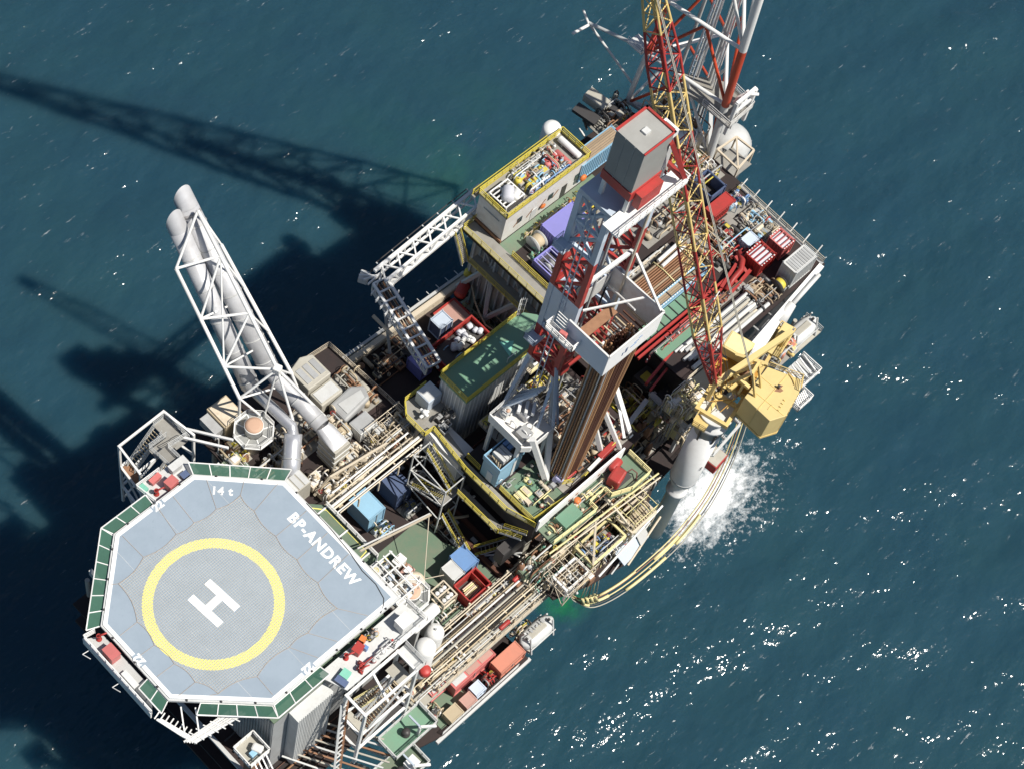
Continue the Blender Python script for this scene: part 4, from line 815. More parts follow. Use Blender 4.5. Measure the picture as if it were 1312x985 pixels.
# ------------------------------------------------------------------ drilling module
def build_drill_module():
    t = thing('drilling_module', 'drilling module with green-painted deck edge, white wind wall and yellow railings', 'module', (41, -6, 36))
    MB().prism([(31.4, -14.5), (48.6, -14.5), (48.6, -1.0), (36, -1.0), (36, -3.2), (31.4, -3.2)], 45.0, 45.5).build('deck_plate', 'brown_deck', t)
    MB().box(32.0, 46.8, -13.9, -3.2, 39.2, 45.0).build('substructure', 'black', t)  # painted black so the open underside reads as deep shade
    for y in (-12.6, -3.6): rod('skid_girder', (29, y, 37.6), (50, y, 37.6), (0.6, 1.5), 'dark_grey', t, square=True)
    for x in (33, 47):
        for y in (-13, -3.4): rod('leg', (x, y, 34), (x, y, 39.2), 0.5, 'warm_grey', t, square=True)
    MB().box(31.9, 37.0, -14.4, -8.4, 45.5, 45.51).build('green_paint', 'green_deck', t)
    MB().box(33.0, 35.2, -12.4, -9.4, 45.51, 45.52).build('bright_paint', 'green_roof', t)
    MB().box(31.4, 45.2, -14.75, -14.55, 44.6, 47.2).build('wind_wall', 'bright_white', t)
    for x in (36.2, 37.4, 41.0): MB().box(x, x + 0.35, -14.79, -14.75, 45.7, 46.1).build('rust_patch', 'rusty', t)
    MB().box(31.2, 31.4, -14.5, -3.2, 42.6, 45.4).build('shade_fascia', 'black', t)  # black panel stands for the shade of the open void below the walkway
    # landing and walkway on the helideck side
    MB().prism([(29.7, 4.6), (29.7, 1.6), (31.2, 1.6), (31.2, 0.4), (30.2, -4.5), (30.2, -11), (31.35, -14.4), (31.35, -4.6), (32.2, 0.6), (32.2, 2.6), (34.2, 2.6), (34.2, 5.6), (31, 6.2)], 45.3, 45.4).build('walkway', 'grating', t)
    railing([(34.2, 6.2, 45.4), (31, 6.2, 45.4), (29.7, 4.6, 45.4), (29.7, 1.6, 45.4), (31.0, 1.5, 45.4), (30.2, -4.5, 45.4), (30.2, -11, 45.4), (31.3, -14.4, 45.4)], t, 'yellow', 1.1, 1.2, 0.045)
    railing([(31.5, -3.4, 45.5), (31.5, -5.4, 45.5)], t, 'yellow'); railing([(31.5, -8.6, 45.5), (31.5, -13.8, 45.5), (36.6, -14.3, 45.5)], t, 'yellow')
    railing([(36.9, -9.0, 45.5), (36.9, -12.6, 45.5), (38.4, -13.4, 45.5)], t, 'yellow'); railing([(39.5, -13.6, 45.5), (46.0, -13.2, 45.5)], t, 'yellow')
    h = MB().band([(33.5, -13.7), (35.1, -13.7), (35.1, -12.0), (33.5, -12.0)], [(33.65, -13.55), (34.95, -13.55), (34.95, -12.15), (33.65, -12.15)], 45.52, 45.75); h.build('hatch_coaming', 'dark_grey', t)
    MB().box(33.65, 34.95, -13.55, -12.15, 45.53, 45.6).build('hatch_cover', 'green_roof', t); rod('hatch_bar', (34.3, -13.5, 45.65), (34.3, -12.2, 45.65), 0.06, 'dark_grey', t, square=True)
    # outer green ledge
    e = thing('side_ledge', 'green ledge with yellow railing outside the white wind wall', 'deck', (39, -16.4, 42))
    MB().prism([(31.6, -14.8), (46.2, -14.8), (46.2, -18.4), (43, -18.4), (40.5, -17.4), (40.5, -16.4), (38.2, -16.4), (38.2, -17.6), (31.6, -17.2)], 44.6, 44.9).build('deck_plate', 'green_deck', e)
    railing([(46.1, -14.9, 44.9), (46.1, -18.3, 44.9), (43, -18.3, 44.9), (40.6, -17.3, 44.9), (40.6, -16.3, 44.9), (38.1, -16.3, 44.9), (38.1, -17.5, 44.9), (31.6, -17.1, 44.9)], e, 'pale_yellow', 1.1, 1.3, 0.05)
    rod('edge_pipe', (30.5, -17.6, 44.9), (47, -18.9, 44.9), 0.12, 'pale_yellow', e); rod('edge_pipe', (30.5, -18.0, 44.6), (47, -19.3, 44.5), 0.1, 'cream', e)
    MB().box(33.6, 36.4, -16.9, -15.2, 44.9, 46.0).build('locker', 'green_roof', e, 0.05)
    for x in (33, 37, 41, 45): rod('knee_brace', (x, -17.0, 44.5), (x, -14.9, 41.5), 0.12, 'light_grey', e, square=True)
    rt = thing('red_tank', 'glossy red pump unit on the green ledge', 'pump', (42.8, -16.2, 44.9))
    MB().cbox((42.4, -16.3, 45.9), 2.0, 1.5, 1.9, 0.25).build('body', 'red', rt, 0.25); MB().vessel((42.4, -15.4, 46.3), (44.2, -15.1, 46.3), 0.5).build('motor', 'red', rt); MB().box(41.2, 44.3, -17.2, -15.0, 44.9, 45.05).build('bed', 'dark_grey', rt)
    MB().path([(43.4, -16.6, 46.0), (44.4, -16.8, 46.2), (44.8, -17.4, 45.6), (44.2, -17.9, 45.1)], 0.07, 6).build('hose', 'red_deck', rt)
    q = thing('fire_valve', 'small red valve beside the green locker', 'valve', (35.0, -15.0, 44.9)); MB().lathe((37.0, -15.4, 44.9), [(0.3, 0), (0.3, 0.6), (0.15, 0.8), (0.15, 1.1), (0.4, 1.15), (0.4, 1.22), (0.02, 1.25)], 12).build('body', 'orange', q)
    # blue cabin
    b = thing('driller_cabin', 'tall light blue cabin with open-top roof full of fan units', 'cabin', (33.1, -6.9, 45.5))
    MB().box(31.3, 35.0, -8.1, -5.7, 45.51, 49.2).build('wall', 'light_blue', b, 0.03)
    for a in ((31.2, 35.1, -8.2, -8.08, 49.0, 49.9), (31.2, 35.1, -5.72, -5.6, 49.0, 49.9), (31.2, 31.32, -8.07, -5.73, 49.0, 49.9), (34.98, 35.1, -8.07, -5.73, 49.0, 49.9)): MB().box(*a).build('parapet', 'light_blue', b)
    MB().box(31.33, 34.97, -8.07, -5.73, 49.2, 49.25).build('roof', 'dark_grey', b)
    for k in range(3): MB().box(32.2 + k * 0.5, 32.62 + k * 0.5, -7.7, -6.0, 49.25, 50.0).build('fan_unit', 'light_grey', b, 0.03)
    for k in range(2): MB().box(33.8, 34.7, -7.0 + k * 0.6, -6.5 + k * 0.6, 49.25, 49.9).build('cooler', 'blue', b, 0.03)
    for k in range(5): rod('roof_pipe', (31.5 + k * 0.12, -7.8 + k * 0.3, 49.3), (31.9, -7.6 + k * 0.35, 49.8), 0.06, 'tan', b, 6)
    MB().box(33.8, 34.1, -8.14, -8.1, 46.6, 46.9).build('vent', 'dark_grey', b); MB().box(31.24, 31.3, -7.4, -6.6, 45.6, 47.6).build('door', 'pale_blue', b)
    ladder = MB()
    for s in (-8.9, -8.4): ladder.path([(31.9, s, 45.5), (31.9, s, 47.2), (31.6, s, 47.6), (31.2, s, 47.4)], 0.04, 5)
    ladder.build('handrail', 'white', b)
    # drill floor clutter
    plant('drill_floor_gear', 'dark iron machinery on the drill floor below the racked pipe', 'machinery', 36.6, 47.8, -13.8, -9.2, 45.5, 51, 40, 1.2, ('dark_grey', 'rusty', 'black', 'red', 'tan'))
    plant('drill_floor_gear', 'dark machinery between green-roofed building and white doghouse platform', 'machinery', 35.4, 47.8, -4.4, -1.2, 45.5, 52, 46, 1.6, ('dark_grey', 'warm_grey', 'yellow', 'tan', 'black'))
    plant('drill_floor_gear', 'steel-grey machinery inside the derrick base', 'machinery', 37.2, 48.2, -9.0, -4.6, 45.5, 53, 50, 2.2, ('grey', 'dark_grey', 'cream', 'rusty', 'red'))
    l = thing('wrapped_bundle', 'lilac wrapped bundle at the foot of the racked pipe', 'bundle', (37.4, -12.0, 45.5)); MB().cbox((37.3, -12.1, 46.3), 1.3, 1.1, 1.5, 0.4, 0.2).build('wrap', 'lilac', l, 0.3)
    r = thing('pipe_handling_machine', 'red steel machine against the white wind wall', 'machine', (43, -13.7, 45.5)); MB().cbox((43.6, -13.4, 46.5), 2.6, 0.7, 1.0, 0.05).build('body', 'red', r, 0.08); MB().cbox((41.4, -13.7, 46.7), 2.4, 0.4, 0.3, 0.08).build('arm', 'white', r); rod('arm', (39.6, -13.9, 46.4), (45, -13.4, 47.0), 0.08, 'yellow', r)
build_drill_module()

# ------------------------------------------------------------------ derrick
mat('crown_grey', (0.33, 0.33, 0.31), 0.6, wear=0.35, wear_col=(0.2, 0.19, 0.17), scale=0.5)
def build_derrick():
    t = thing('derrick', 'red and white banded drilling derrick with grey crown housing and racking box', 'derrick', (42.5, -5, 45.5))
    legs = [(40.0, -2.4), (40.0, -6.0), (47.0, -6.2), (47.0, -2.6)]
    zs = [58.0, 62.0, 66.2, 70.4, 74.6, 78.8, 83.0, 88.5]
    bands = ['red', 'red', 'pale_blue', 'pale_blue', 'red', 'red', 'pale_blue', 'pale_blue']
    def mt(z): return 'red' if (58 <= z < 64.5 or 72.5 <= z < 80.5) else 'pale_blue'  # white bands use pale blue, their shade tint put into the colour
    levels = [58, 61.2, 64.5, 68.5, 72.5, 76.5, 80.5, 84.5, 88.6]
    for i in range(len(levels) - 1):
        z0, z1 = levels[i], levels[i + 1]; m = mt(z0)
        for k in range(4):
            a, b = legs[k], legs[(k + 1) % 4]
            rod('leg', (*a, z0), (*a, z1), (0.31, 0.31), m, t, square=True)
            if k in (1,) and z0 >= 64.5: pass
            else: rod('girt', (*a, z0), (*b, z0), 0.19, m, t, square=True)
            if k == 0 or k == 2:
                rod('brace', (*a, z0), (*b, z1), 0.15, m, t, square=True); rod('brace', (*b, z0), (*a, z1), 0.15, m, t, square=True)
            elif k == 3: rod('brace', (*(a if i % 2 else b), z0), (*(b if i % 2 else a), z1), 0.13, m, t, square=True)
    MB().box(39.8, 40.05, -6.3, -2.2, 66.0, 72.3).build('wind_panel', 'pale_blue', t)  # white panel in pale blue; the blue of its shade is painted in
    # spread A-legs down to the drill floor
    foot = [(36.6, -2.6), (36.3, -11.2), (47.6, -13.6), (48.4, -2.2)]
    for k in range(4): rod('base_leg', (*foot[k], 45.5), (*legs[k], 58), (0.3, 0.3), 'white', t, square=True)
    rod('base_leg', (34.4, -8.9, 54.6), (36.3, -11.2, 45.5), (0.3, 0.3), 'white', t, square=True); rod('base_leg', (45.6, -13.9, 45.5), (43.4, -11.0, 54), (0.22, 0.22), 'white', t, square=True)
    rod('base_leg', (43.4, -13.2, 45.5), (42.0, -11.2, 53), (0.25, 0.25), 'white', t, square=True); rod('base_brace', (45.6, -13.9, 48), (48.2, -9.6, 50), 0.14, 'white', t, square=True)
    rod('base_brace', (36.3, -8, 52), (40, -6, 58), 0.18, 'pale_blue', t, square=True); rod('base_brace', (36.6, -3, 52), (40, -2.4, 58), 0.18, 'pale_blue', t, square=True)
    # ladder and drag chain up the face
    for y in (-4.6, -4.0): rod('ladder_rail', (39.7, y, 50), (39.7, y, 88), 0.05, 'pale_blue', t, square=True)
    for k in range(36): rod('rung', (39.7, -4.6, 51 + k), (39.7, -4.0, 51 + k), 0.03, 'pale_blue', t, 6)
    for k, z in enumerate((62.5, 80.4)): MB().box(38.3, 39.8, -3.4, -1.9, z, z + 0.1).build('ladder_landing', 'pale_blue', t); railing([(39.8, -3.4, z + 0.1), (38.3, -3.4, z + 0.1), (38.3, -1.9, z + 0.1), (39.8, -1.9, z + 0.1)], t, 'pale_blue', 1.0)
    # guide rails, hose and travelling gear in the middle
    for y in (-5.0, -3.6): rod('guide_rail', (43.6, y, 47), (43.6, y, 92), 0.12, 'grey', t, square=True)
    for k in range(6): rod('drill_line', (43.2 + 0.12 * k, -4.3, 60), (43.2 + 0.12 * k, -4.3, 92.5), 0.025, 'dark_grey', t, 5)
    tb = MB().box(42.8, 44.4, -5.0, -3.6, 57.5, 60).build('travelling_block', 'yellow', t, 0.2); MB().box(42.9, 44.3, -5.2, -3.4, 53, 57).build('top_drive', 'red', t, 0.2)
    MB().path([(44.8, -4.3, 54), (46, -4.6, 56), (46.4, -4.8, 62), (46.4, -4.9, 70)], 0.1, 8).build('rotary_hose', 'black', t)
    rod('vent_line', (46.3, -6.6, 62), (46.3, -6.6, 88), 0.14, 'cream', t)
    # racking board box
    x0, x1, y0, y1, z0, z1 = 38.4, 46.6, -12.0, -4.9, 68.0, 71.8
    MB().box(x0, x1, y0, y0 + 0.08, z0, z1).build('racking_wall', 'bright_white', t); MB().box(x0, x0 + 0.08, y0 + 0.085, -6.4, z0, z1).build('racking_wall', 'pale_blue', t); MB().box(x1 - 0.08, x1, y0 + 0.085, y1, z0, z1).build('racking_wall', 'white_rust', t); MB().box(x0 + 2, x1 - 0.085, y1 - 0.08, y1, z0 + 0.4, z1 - 0.6).build('racking_wall', 'light_grey', t)  # light and shade put into colour: sunlit wall whiter, shaded wall pale blue
    b = MB()
    for (p, q) in (((x0, y0), (x1, y0)), ((x1, y0), (x1, y1)), ((x0, y0), (x0, -6.4))): b.bar((*p, z1 + 0.08), (*q, z1 + 0.08), 0.2)
    b.build('racking_rim', 'white', t)
    for k in range(13): rod('finger', (39.0 + k * 0.58, -11.2, 68.6), (39.0 + k * 0.58, -8.2, 68.6), (0.07, 0.1), 'pipe_dark' if k % 3 else 'tan', t, square=True)
    MB().box(40.2, 44.8, -8.0, -6.8, 68.5, 68.6).build('monkey_board', 'rusty', t); MB().box(x0 + 0.1, 40.2, -9.5, -6.6, 68.45, 68.55).build('monkey_board', 'pipe_brown', t)
    rod('racking_brace', (40.4, -6.4, 71.6), (x1, -9.6, 71.8), 0.1, 'white', t, square=True); rod('racking_brace', (46.2, -5.2, 69), (44.6, -9.8, 71.6), 0.08, 'white', t, square=True); rod('racking_brace', (47, -6.2, 76), (46.5, -11.6, 71.8), 0.12, 'white', t, square=True); rod('racking_brace', (40, -6.0, 76.5), (47, -6.2, 76.4), 0.2, 'white', t, square=True)
    for k in range(4): rod('railing_bar', (38.4, -6.5, 70 + k * 0.55), (38.4, -4.9, 70 + k * 0.55), 0.04, 'white', t, square=True)
    MB().box(37.2, 38.38, -8.4, -4.6, 69.3, 69.4).build('escape_platform', 'light_grey', t); railing([(38.3, -8.4, 69.4), (37.2, -8.4, 69.4), (37.2, -4.6, 69.4), (38.3, -4.6, 69.4)], t, 'white', 1.1, 0.9, 0.05)
    MB().cbox((37.7, -6.6, 70.0), 0.5, 0.9, 0.9, 0.2).build('escape_reel', 'pink_red', t, 0.1)
    lw = [[(43.0, 44.4), (42.6, 45.6)]]
    for k, (dx, w) in enumerate(((0, 0.9), (0.4, 0.7), (0.9, 0.5))): MB().cbox((42.6 + dx, y0 - 0.012, 69.7 + 0.35 * k), w, 0.02, 0.16, 0, 0).build('wall_emblem', 'blue', t)
    MB().cbox((41.5, y0 - 0.012, 69.9), 0.35, 0.02, 0.9).build('wall_emblem', 'navy', t); MB().cbox((41.0, y0 - 0.012, 69.6), 0.2, 0.02, 0.6).build('wall_emblem', 'navy', t)
    # crown
    MB().box(38.2, 48.0, -8.4, -6.5, 89.4, 89.6).build('crown_walkway', 'white', t); railing([(38.2, -8.4, 89.6), (48, -8.4, 89.6), (48, -6.5, 89.6)], t, 'white', 1.1, 1.0, 0.05)
    for k in range(9): rod('walkway_bearer', (38.6 + k * 1.1, -8.4, 89.3), (38.6 + k * 1.1, -6.3, 89.3), 0.07, 'white', t, square=True)
    MB().box(39.7, 47.2, -6.3, -2.2, 88.6, 89.2).build('crown_beam', 'pale_blue', t)
    MB().box(40.6, 44.6, -7.0, -3.5, 92.9, 98.8).build('crown_housing', 'crown_grey', t, 0.04); MB().box(40.5, 44.7, -7.1, -3.4, 91.7, 92.9).build('housing_skirt', 'red', t)
    MB().box(40.6, 44.6, -7.0, -3.5, 98.8, 98.86).build('housing_roof', 'crown_grey', t); MB().box(42.2, 42.9, -5.6, -5.0, 98.86, 99.1).build('roof_hatch', 'light_grey', t)
    for a in ((40.5, 40.75, -7.1, -3.4), (44.45, 44.7, -7.1, -3.4)): MB().box(*a, 98.87, 99.05).build('roof_trim', 'red', t) if a[0] > 44 else None
    MB().box(40.5, 44.7, -3.62, -3.4, 98.87, 99.05).build('roof_trim', 'red', t); MB().box(40.5, 44.7, -7.1, -6.95, 98.87, 99.05).build('roof_trim', 'red', t)
    for k in range(1, 3): rod('sheet_seam', (40.57, -7 + k * 1.17, 92.9), (40.57, -7 + k * 1.17, 98.8), 0.03, 'grey', t, square=True)
    for x in (40.9, 44.3): rod('crown_post', (x, -6.8, 89.2), (x, -6.8, 91.7), 0.2, 'white', t, square=True); rod('crown_post', (x, -3.8, 89.2), (x, -3.8, 91.7), 0.2, 'white', t, square=True)
    MB().box(41.2, 44.2, -7.9, -7.1, 90.6, 92.6).build('crown_gate', 'red', t); rod('crown_strut', (44.5, -7.1, 97.5), (47.4, -8.2, 90.6), 0.22, 'red', t, square=True); rod('crown_strut', (44.6, -3.6, 95), (47.4, -8.0, 90.4), 0.2, 'red', t, square=True)
    MB().box(44.72, 46.2, -6.6, -3.6, 90.2, 95.3).build('crown_annex', 'light_grey', t)
    MB().band([(45.6, -6.1), (47.1, -6.1), (47.1, -4.4), (45.6, -4.4)], [(45.85, -5.85), (46.85, -5.85), (46.85, -4.65), (45.85, -4.65)], 95.4, 96.2).build('gin_pole_box', 'white', t); MB().box(45.85, 46.85, -5.85, -4.65, 95.42, 95.5).build('gin_pole_floor', 'rusty', t)
    rod('gin_pole_leg', (46.4, -5.2, 89), (46.4, -5.2, 95.4), 0.25, 'white', t, square=True)
    # racked pipe: every stand is a thing of its own
    rng = random.Random(8)
    for i in range(13):
        for j in range(7):
            m = ('pipe_dark' if 5 <= i <= 9 else ('pipe_tan' if i in (4, 12) else ('pipe_brown', 'grey', 'pipe_tan', 'pipe_brown')[(i + j) % 4]))
            x = 36.9 + i * 0.26; y = -12.7 + j * 0.32
            drill_pipe('brown pipe standing upright below the white racking box', 'racked pipe stands', (x + rng.uniform(-0.03, 0.03), y, 45.5), (39.1 + i * 0.42 + rng.uniform(-0.05, 0.05), y + 0.9, 69.2 + rng.uniform(-0.6, 0.9)), 0.1, m, tj=False)
    # doghouse platform with the drawworks gear
    d = thing('doghouse_platform', 'white platform with railings and steel winches beside the blue cabin', 'platform', (35.6, -6, 45.5))
    MB().prism([(33.4, -3.6), (33.4, -8.4), (34.2, -9.0), (37.8, -9.0), (38.6, -3.4)], 52.6, 52.8).build('deck_plate', 'white_rust', d); MB().box(33.3, 33.45, -8.5, -3.6, 52.4, 53.9).build('front_wall', 'white', d); MB().prism([(33.4, -8.5), (34.2, -9.1), (37.8, -9.1), (37.8, -9.2), (34.1, -9.25), (33.3, -8.6)], 52.4, 53.4).build('front_wall', 'white', d)
    for (x, y) in ((33.8, -4), (33.8, -8), (38, -8.6), (38, -3.8)): rod('post', (x, y, 45.5), (x, y, 52.6), 0.2, 'white', d, square=True)
    railing([(33.4, -3.5, 52.8), (38.6, -3.3, 52.8)], d, 'white', 1.1); railing([(37.9, -9.0, 52.8), (38.7, -3.4, 52.8)], d, 'white', 1.1)
    rng = random.Random(4)
    for k in range(3): MB().cbox((36.2 + k * 0.5, -5.2 - k * 0.6, 54.4), 1.5, 0.35, 0.5, 0.6).build('winch_arm', 'white', d, 0.05)
    MB().box(36.0, 37.8, -6.6, -5.0, 52.8, 53.9).build('winch', 'steel', d, 0.1); MB().vessel((34.4, -4.4, 53.4), (35.8, -4.4, 53.4), 0.5).build('drum', 'light_grey', d); MB().box(34.2, 35.6, -8.2, -6.8, 52.8, 53.5).build('cabinet', 'grey', d, 0.04)
    for k in range(9): elbow_pipe(rng, 34, 38, -8.4, -3.8, 52.8, 1.8, 0.06).build('pipe', ('silver', 'light_grey', 'white')[k % 3], d)
    for k in range(4): rod('frame', (35.4 + k, -3.6, 52.8), (37.2 + 0.4 * k, -6.2, 57.6), 0.12, 'pale_blue', d, square=True)
    rod('frame', (37.9, -9, 53), (39.8, -6, 60), 0.16, 'pale_blue', d, square=True); rod('frame', (38.6, -9, 53), (40.2, -6.2, 58), 0.12, 'pale_blue', d, square=True)
    MB().lathe((34.6, -4.9, 54.9), [(0.02, 0), (0.25, 0.1), (0.25, 0.2), (0.02, 0.3)], 10).build('lamp', 'peach', d); rod('lamp_post', (34.6, -4.9, 52.8), (34.6, -4.9, 54.9), 0.05, 'white', d)
build_derrick()

def build_green_building():
    t = thing('green_roofed_building', 'white-walled building with flat green roof and yellow railings', 'building', (41, 2.4, 34))
    MB().box(34.4, 46.0, 0.4, 4.4, 38.5, 49.6).build('wall', 'light_grey', t, 0.03); MB().box(34.2, 46.2, 0.2, 4.6, 49.6, 49.9).build('roof', 'green_roof', t)
    b = MB(); n = 7
    P_ = [(46.2, 0.25), (46.2, 4.55), (47.4, 4.4), (48.4, 3.2), (48.6, 2.2), (48.2, 1.0), (47.2, 0.4)]
    b.prism(P_, 49.3, 49.7).build('roof_end', 'green_roof', t); MB().prism([(46.0, 0.4), (46.0, 4.4), (47.3, 4.2), (48.2, 3.1), (48.0, 1.1), (47.1, 0.6)], 44, 49.3).build('end_wall', 'cream', t)
    for k in range(7): rod('wall_rib', (34.36, 0.7 + k * 0.56, 39), (34.36, 0.7 + k * 0.56, 49.5), 0.06, 'white', t, square=True)
    for k in range(16): rod('wall_rib', (35.2 + k * 0.68, 0.37, 39), (35.2 + k * 0.68, 0.37, 49.5), 0.05, 'white', t, square=True)
    railing([(34.2, 0.25, 49.9), (46.1, 0.25, 49.9)], t, 'yellow', 1.1, 1.2, 0.05); railing([(34.25, 0.25, 49.9), (34.25, 4.55, 49.9), (46.2, 4.55, 49.9)], t, 'yellow', 1.1, 1.2, 0.05)
    MB().box(43.4, 46.6, -1.2, 0.2, 47.4, 47.6).build('balcony', 'cream', t); MB().box(44.0, 46.4, -1.0, -0.1, 47.6, 48.6).build('cooler', 'white', t, 0.04)
    for k in range(3): MB().box(44.3 + k * 0.7, 44.6 + k * 0.7, -0.8, -0.5, 48.6, 48.63).build('fan', 'dark_grey', t)
    railing([(43.4, -1.2, 47.6), (46.6, -1.2, 47.6), (46.6, 0.1, 47.6)], t, 'pale_yellow', 1.0)
    f = MB()
    for k in range(7):
        a = k * math.pi / 6; f.path([(48.2 + 0.45 * math.cos(a + math.pi), 5.2 + 0.45 * math.sin(a), 44), (48.2 + 0.45 * math.cos(a + math.pi), 5.2 + 0.45 * math.sin(a), 50.4)], 0.03, 4)
    for k in range(6):
        f.path([(48.2 + 0.45 * math.cos(i * math.pi / 8 + math.pi), 5.2 + 0.45 * math.sin(i * math.pi / 8), 44.5 + k * 1.1) for i in range(9)], 0.03, 4)
    f.build('ladder_cage', 'light_grey', t)
    rod('roof_frame', (41.2, 0.9, 49.9), (41.2, 0.9, 50.9), 0.05, 'white', t); rod('roof_frame', (42.6, 0.9, 49.9), (42.6, 0.9, 50.9), 0.05, 'white', t); rod('roof_frame', (41.2, 0.9, 50.9), (42.6, 0.9, 50.9), 0.05, 'white', t)
    MB().prism([(42.0, 1.2), (43.8, 2.4), (42.4, 3.4)], 49.9, 49.92).build('pale_patch', 'mint', t)
    c = thing('white_cabinet', 'white panelled box slung under the yellow-railed walkway', 'cabinet', (31.9, -0.7, 40)); MB().box(30.5, 33.2, -3.3, 2.1, 40.4, 44.6).build('body', 'white', c, 0.04); MB().box(30.4, 30.5, -1.6, 0.4, 42.6, 42.75).build('panel', 'light_grey', c)
    rod('louvre', (30.46, 1.2, 43.2), (30.46, -0.8, 43.2), 0.08, 'dark_grey', c, square=True)
    c = thing('white_cabinet', 'pale box on the landing beside the green-roofed building', 'cabinet', (32.8, 4.6, 45.4)); MB().box(32.0, 34.1, 3.6, 5.6, 45.41, 47.6).build('body', 'pale_blue', c, 0.04); MB().box(32.1, 34.0, 3.7, 5.5, 47.6, 47.66).build('roof', 'light_grey', c)
    v = thing('valve_assembly', 'white valve assembly on the yellow-railed landing corner', 'valve', (31.2, 3.6, 45.4))
    MB().vessel((31.3, 3.4, 45.5), (31.3, 3.4, 47.0), 0.28).build('body', 'white', v); MB().vessel((30.6, 3.4, 46.2), (32.0, 3.4, 46.2), 0.2).build('arm', 'white', v); MB().vessel((31.3, 2.8, 46.5), (31.3, 4.1, 46.5), 0.2).build('arm', 'white', v)
    plant('pump_skid', 'small dark fittings below the white valve landing', 'machinery', 31.4, 34.0, 0.0, 2.6, 45.4, 61, 12, 0.9, ('dark_grey', 'grey', 'black'), base=None)
build_green_building()

# ------------------------------------------------------------------ crane
mat('deep_yellow', (0.55, 0.29, 0.045), 0.6, wear=0.5, wear_col=(0.3, 0.15, 0.04))
def build_crane():
    t = thing('pedestal_crane', 'yellow pedestal crane with red and yellow lattice boom on a white column', 'crane', (52.6, -19.8, 24))
    c = (52.6, -19.8)
    MB().lathe((*c, 22), [(1.0, 0), (1.0, 12.2), (1.3, 12.4), (1.3, 12.9), (1.0, 13.1), (1.0, 14.4), (1.15, 15.0), (1.5, 15.5), (1.66, 16.4), (1.66, 28.4)], 40).build('pedestal', 'white', t)
    MB().lathe((*c, 50.4), [(1.66, 0), (1.66, 1.6), (1.75, 1.65), (1.75, 1.75)], 36).build('pedestal_cap', 'grey', t); MB().lathe((*c, 38.2), [(1.68, 0), (1.68, 0.3)], 40).build('pedestal_band', 'grey', t)
    MB().lathe((*c, 52.1), [(1.6, 0), (1.95, 0.05), (1.95, 0.5), (1.55, 0.55), (1.5, 2.0), (2.1, 2.3), (2.1, 2.7)], 32).build('slew_ring', 'light_grey', t)
    for k in range(6):
        a = k * math.pi / 3; rod('ring_bracket', (c[0] + 1.6 * math.cos(a), c[1] + 1.6 * math.sin(a), 49.6), (c[0] + 1.95 * math.cos(a), c[1] + 1.95 * math.sin(a), 52.2), 0.1, 'dark_grey', t, square=True)
    MB().cbox((52.2, -21.42, 43.4), 0.5, 0.04, 0.16, 0.1).build('column_mark', 'dark_grey', t); MB().cbox((52.1, -21.43, 43.0), 0.35, 0.04, 0.12, 0.1).build('column_mark', 'dark_grey', t)
    H = Vector((-0.25, 0.968, 0)); Sd = Vector((0.968, 0.25, 0)); ang = math.atan2(0.25, 0.968)
    def L(u, v, z): q = Vector((53.4, -19.8, 0)) + Sd * u + H * v; return (q.x, q.y, z)      # u across, v along the boom
    def lb(u0, u1, v0, v1, z0, z1, nm, m, bev=0.05):
        q = L((u0 + u1) / 2, (v0 + v1) / 2, (z0 + z1) / 2); MB().cbox(q, u1 - u0, v1 - v0, z1 - z0, ang).build(nm, m, t, bev)
    for v in (-1.5, 0.9, 2.2): rod('slew_beam', L(-2.4, v, 55.0), L(6.0, v, 55.0), (0.2, 0.3), 'boom_yellow', t, square=True)
    for u in (-2.2, 0.6, 2.2, 5.8): rod('slew_beam', L(u, -1.5, 55.05), L(u, 2.4, 55.05), (0.2, 0.26), 'boom_yellow', t, square=True)
    lb(2.3, 6.6, -1.6, 2.2, 55.3, 55.45, 'winch_floor', 'deep_yellow', 0)
    q = [L(*p, 0)[:2] for p in ((-0.35, -1.7), (4.5, -2.1), (5.3, -5.9), (3.9, -6.4), (0.3, -6.5), (-1.3, -5.3))]
    MB().prism(q, 55.2, 59.0).build('machinery_house', 'crane_yellow', t, 0.06)
    MB().prism([L(*p, 0)[:2] for p in ((-0.4, -1.6), (4.6, -2.0), (5.4, -5.9), (3.9, -6.5), (0.3, -6.6), (-1.4, -5.3))], 54.9, 55.2).build('house_base', 'boom_yellow', t)
    for a_, b_ in (((1.0, -1.85), (0.2, -6.3)), ((-0.75, -3.6), (5.0, -4.4)), ((3.0, -2.0), (2.6, -4.0)), ((-0.2, -4.5), (0.6, -4.6))): rod('roof_seam', L(*a_, 59.03), L(*b_, 59.03), (0.05, 0.03), 'boom_yellow', t, square=True)
    MB().prism([L(*p, 0)[:2] for p in ((2.2, -4.0), (3.3, -4.2), (3.4, -4.6), (3.0, -4.5), (2.9, -4.9), (2.5, -4.7))], 59.0, 59.012).build('oil_stain', 'rusty', t)
    lb(2.7, 3.0, -4.4, -4.1, 59.0, 59.5, 'roof_vent', 'dark_grey')
    for k in range(4): rod('roof_rail', L(4.2 + 0.18 * k, -5.6 + 0.05 * k, 59.1), L(4.9 + 0.1 * k, -5.0 + 0.35 * k, 59.1), (0.06, 0.06), 'boom_yellow', t, square=True)
    for k in range(4): lb(0.3 + 0.5 * k, 0.45 + 0.5 * k, -5.6, -5.4, 59.0, 59.16, 'lifting_eye', 'boom_yellow', 0)
    for k in range(6): rod('wall_rib', L(0.5 + k * 0.62, -6.52 + (0.02 * k), 55.4), L(0.5 + k * 0.62, -6.52 + (0.02 * k), 58.9), 0.06, 'boom_yellow', t, square=True)
    rod('wall_seam', L(-0.84, -3.5, 55.3), L(-0.84, -3.5, 58.9), 0.04, 'boom_yellow', t, square=True)
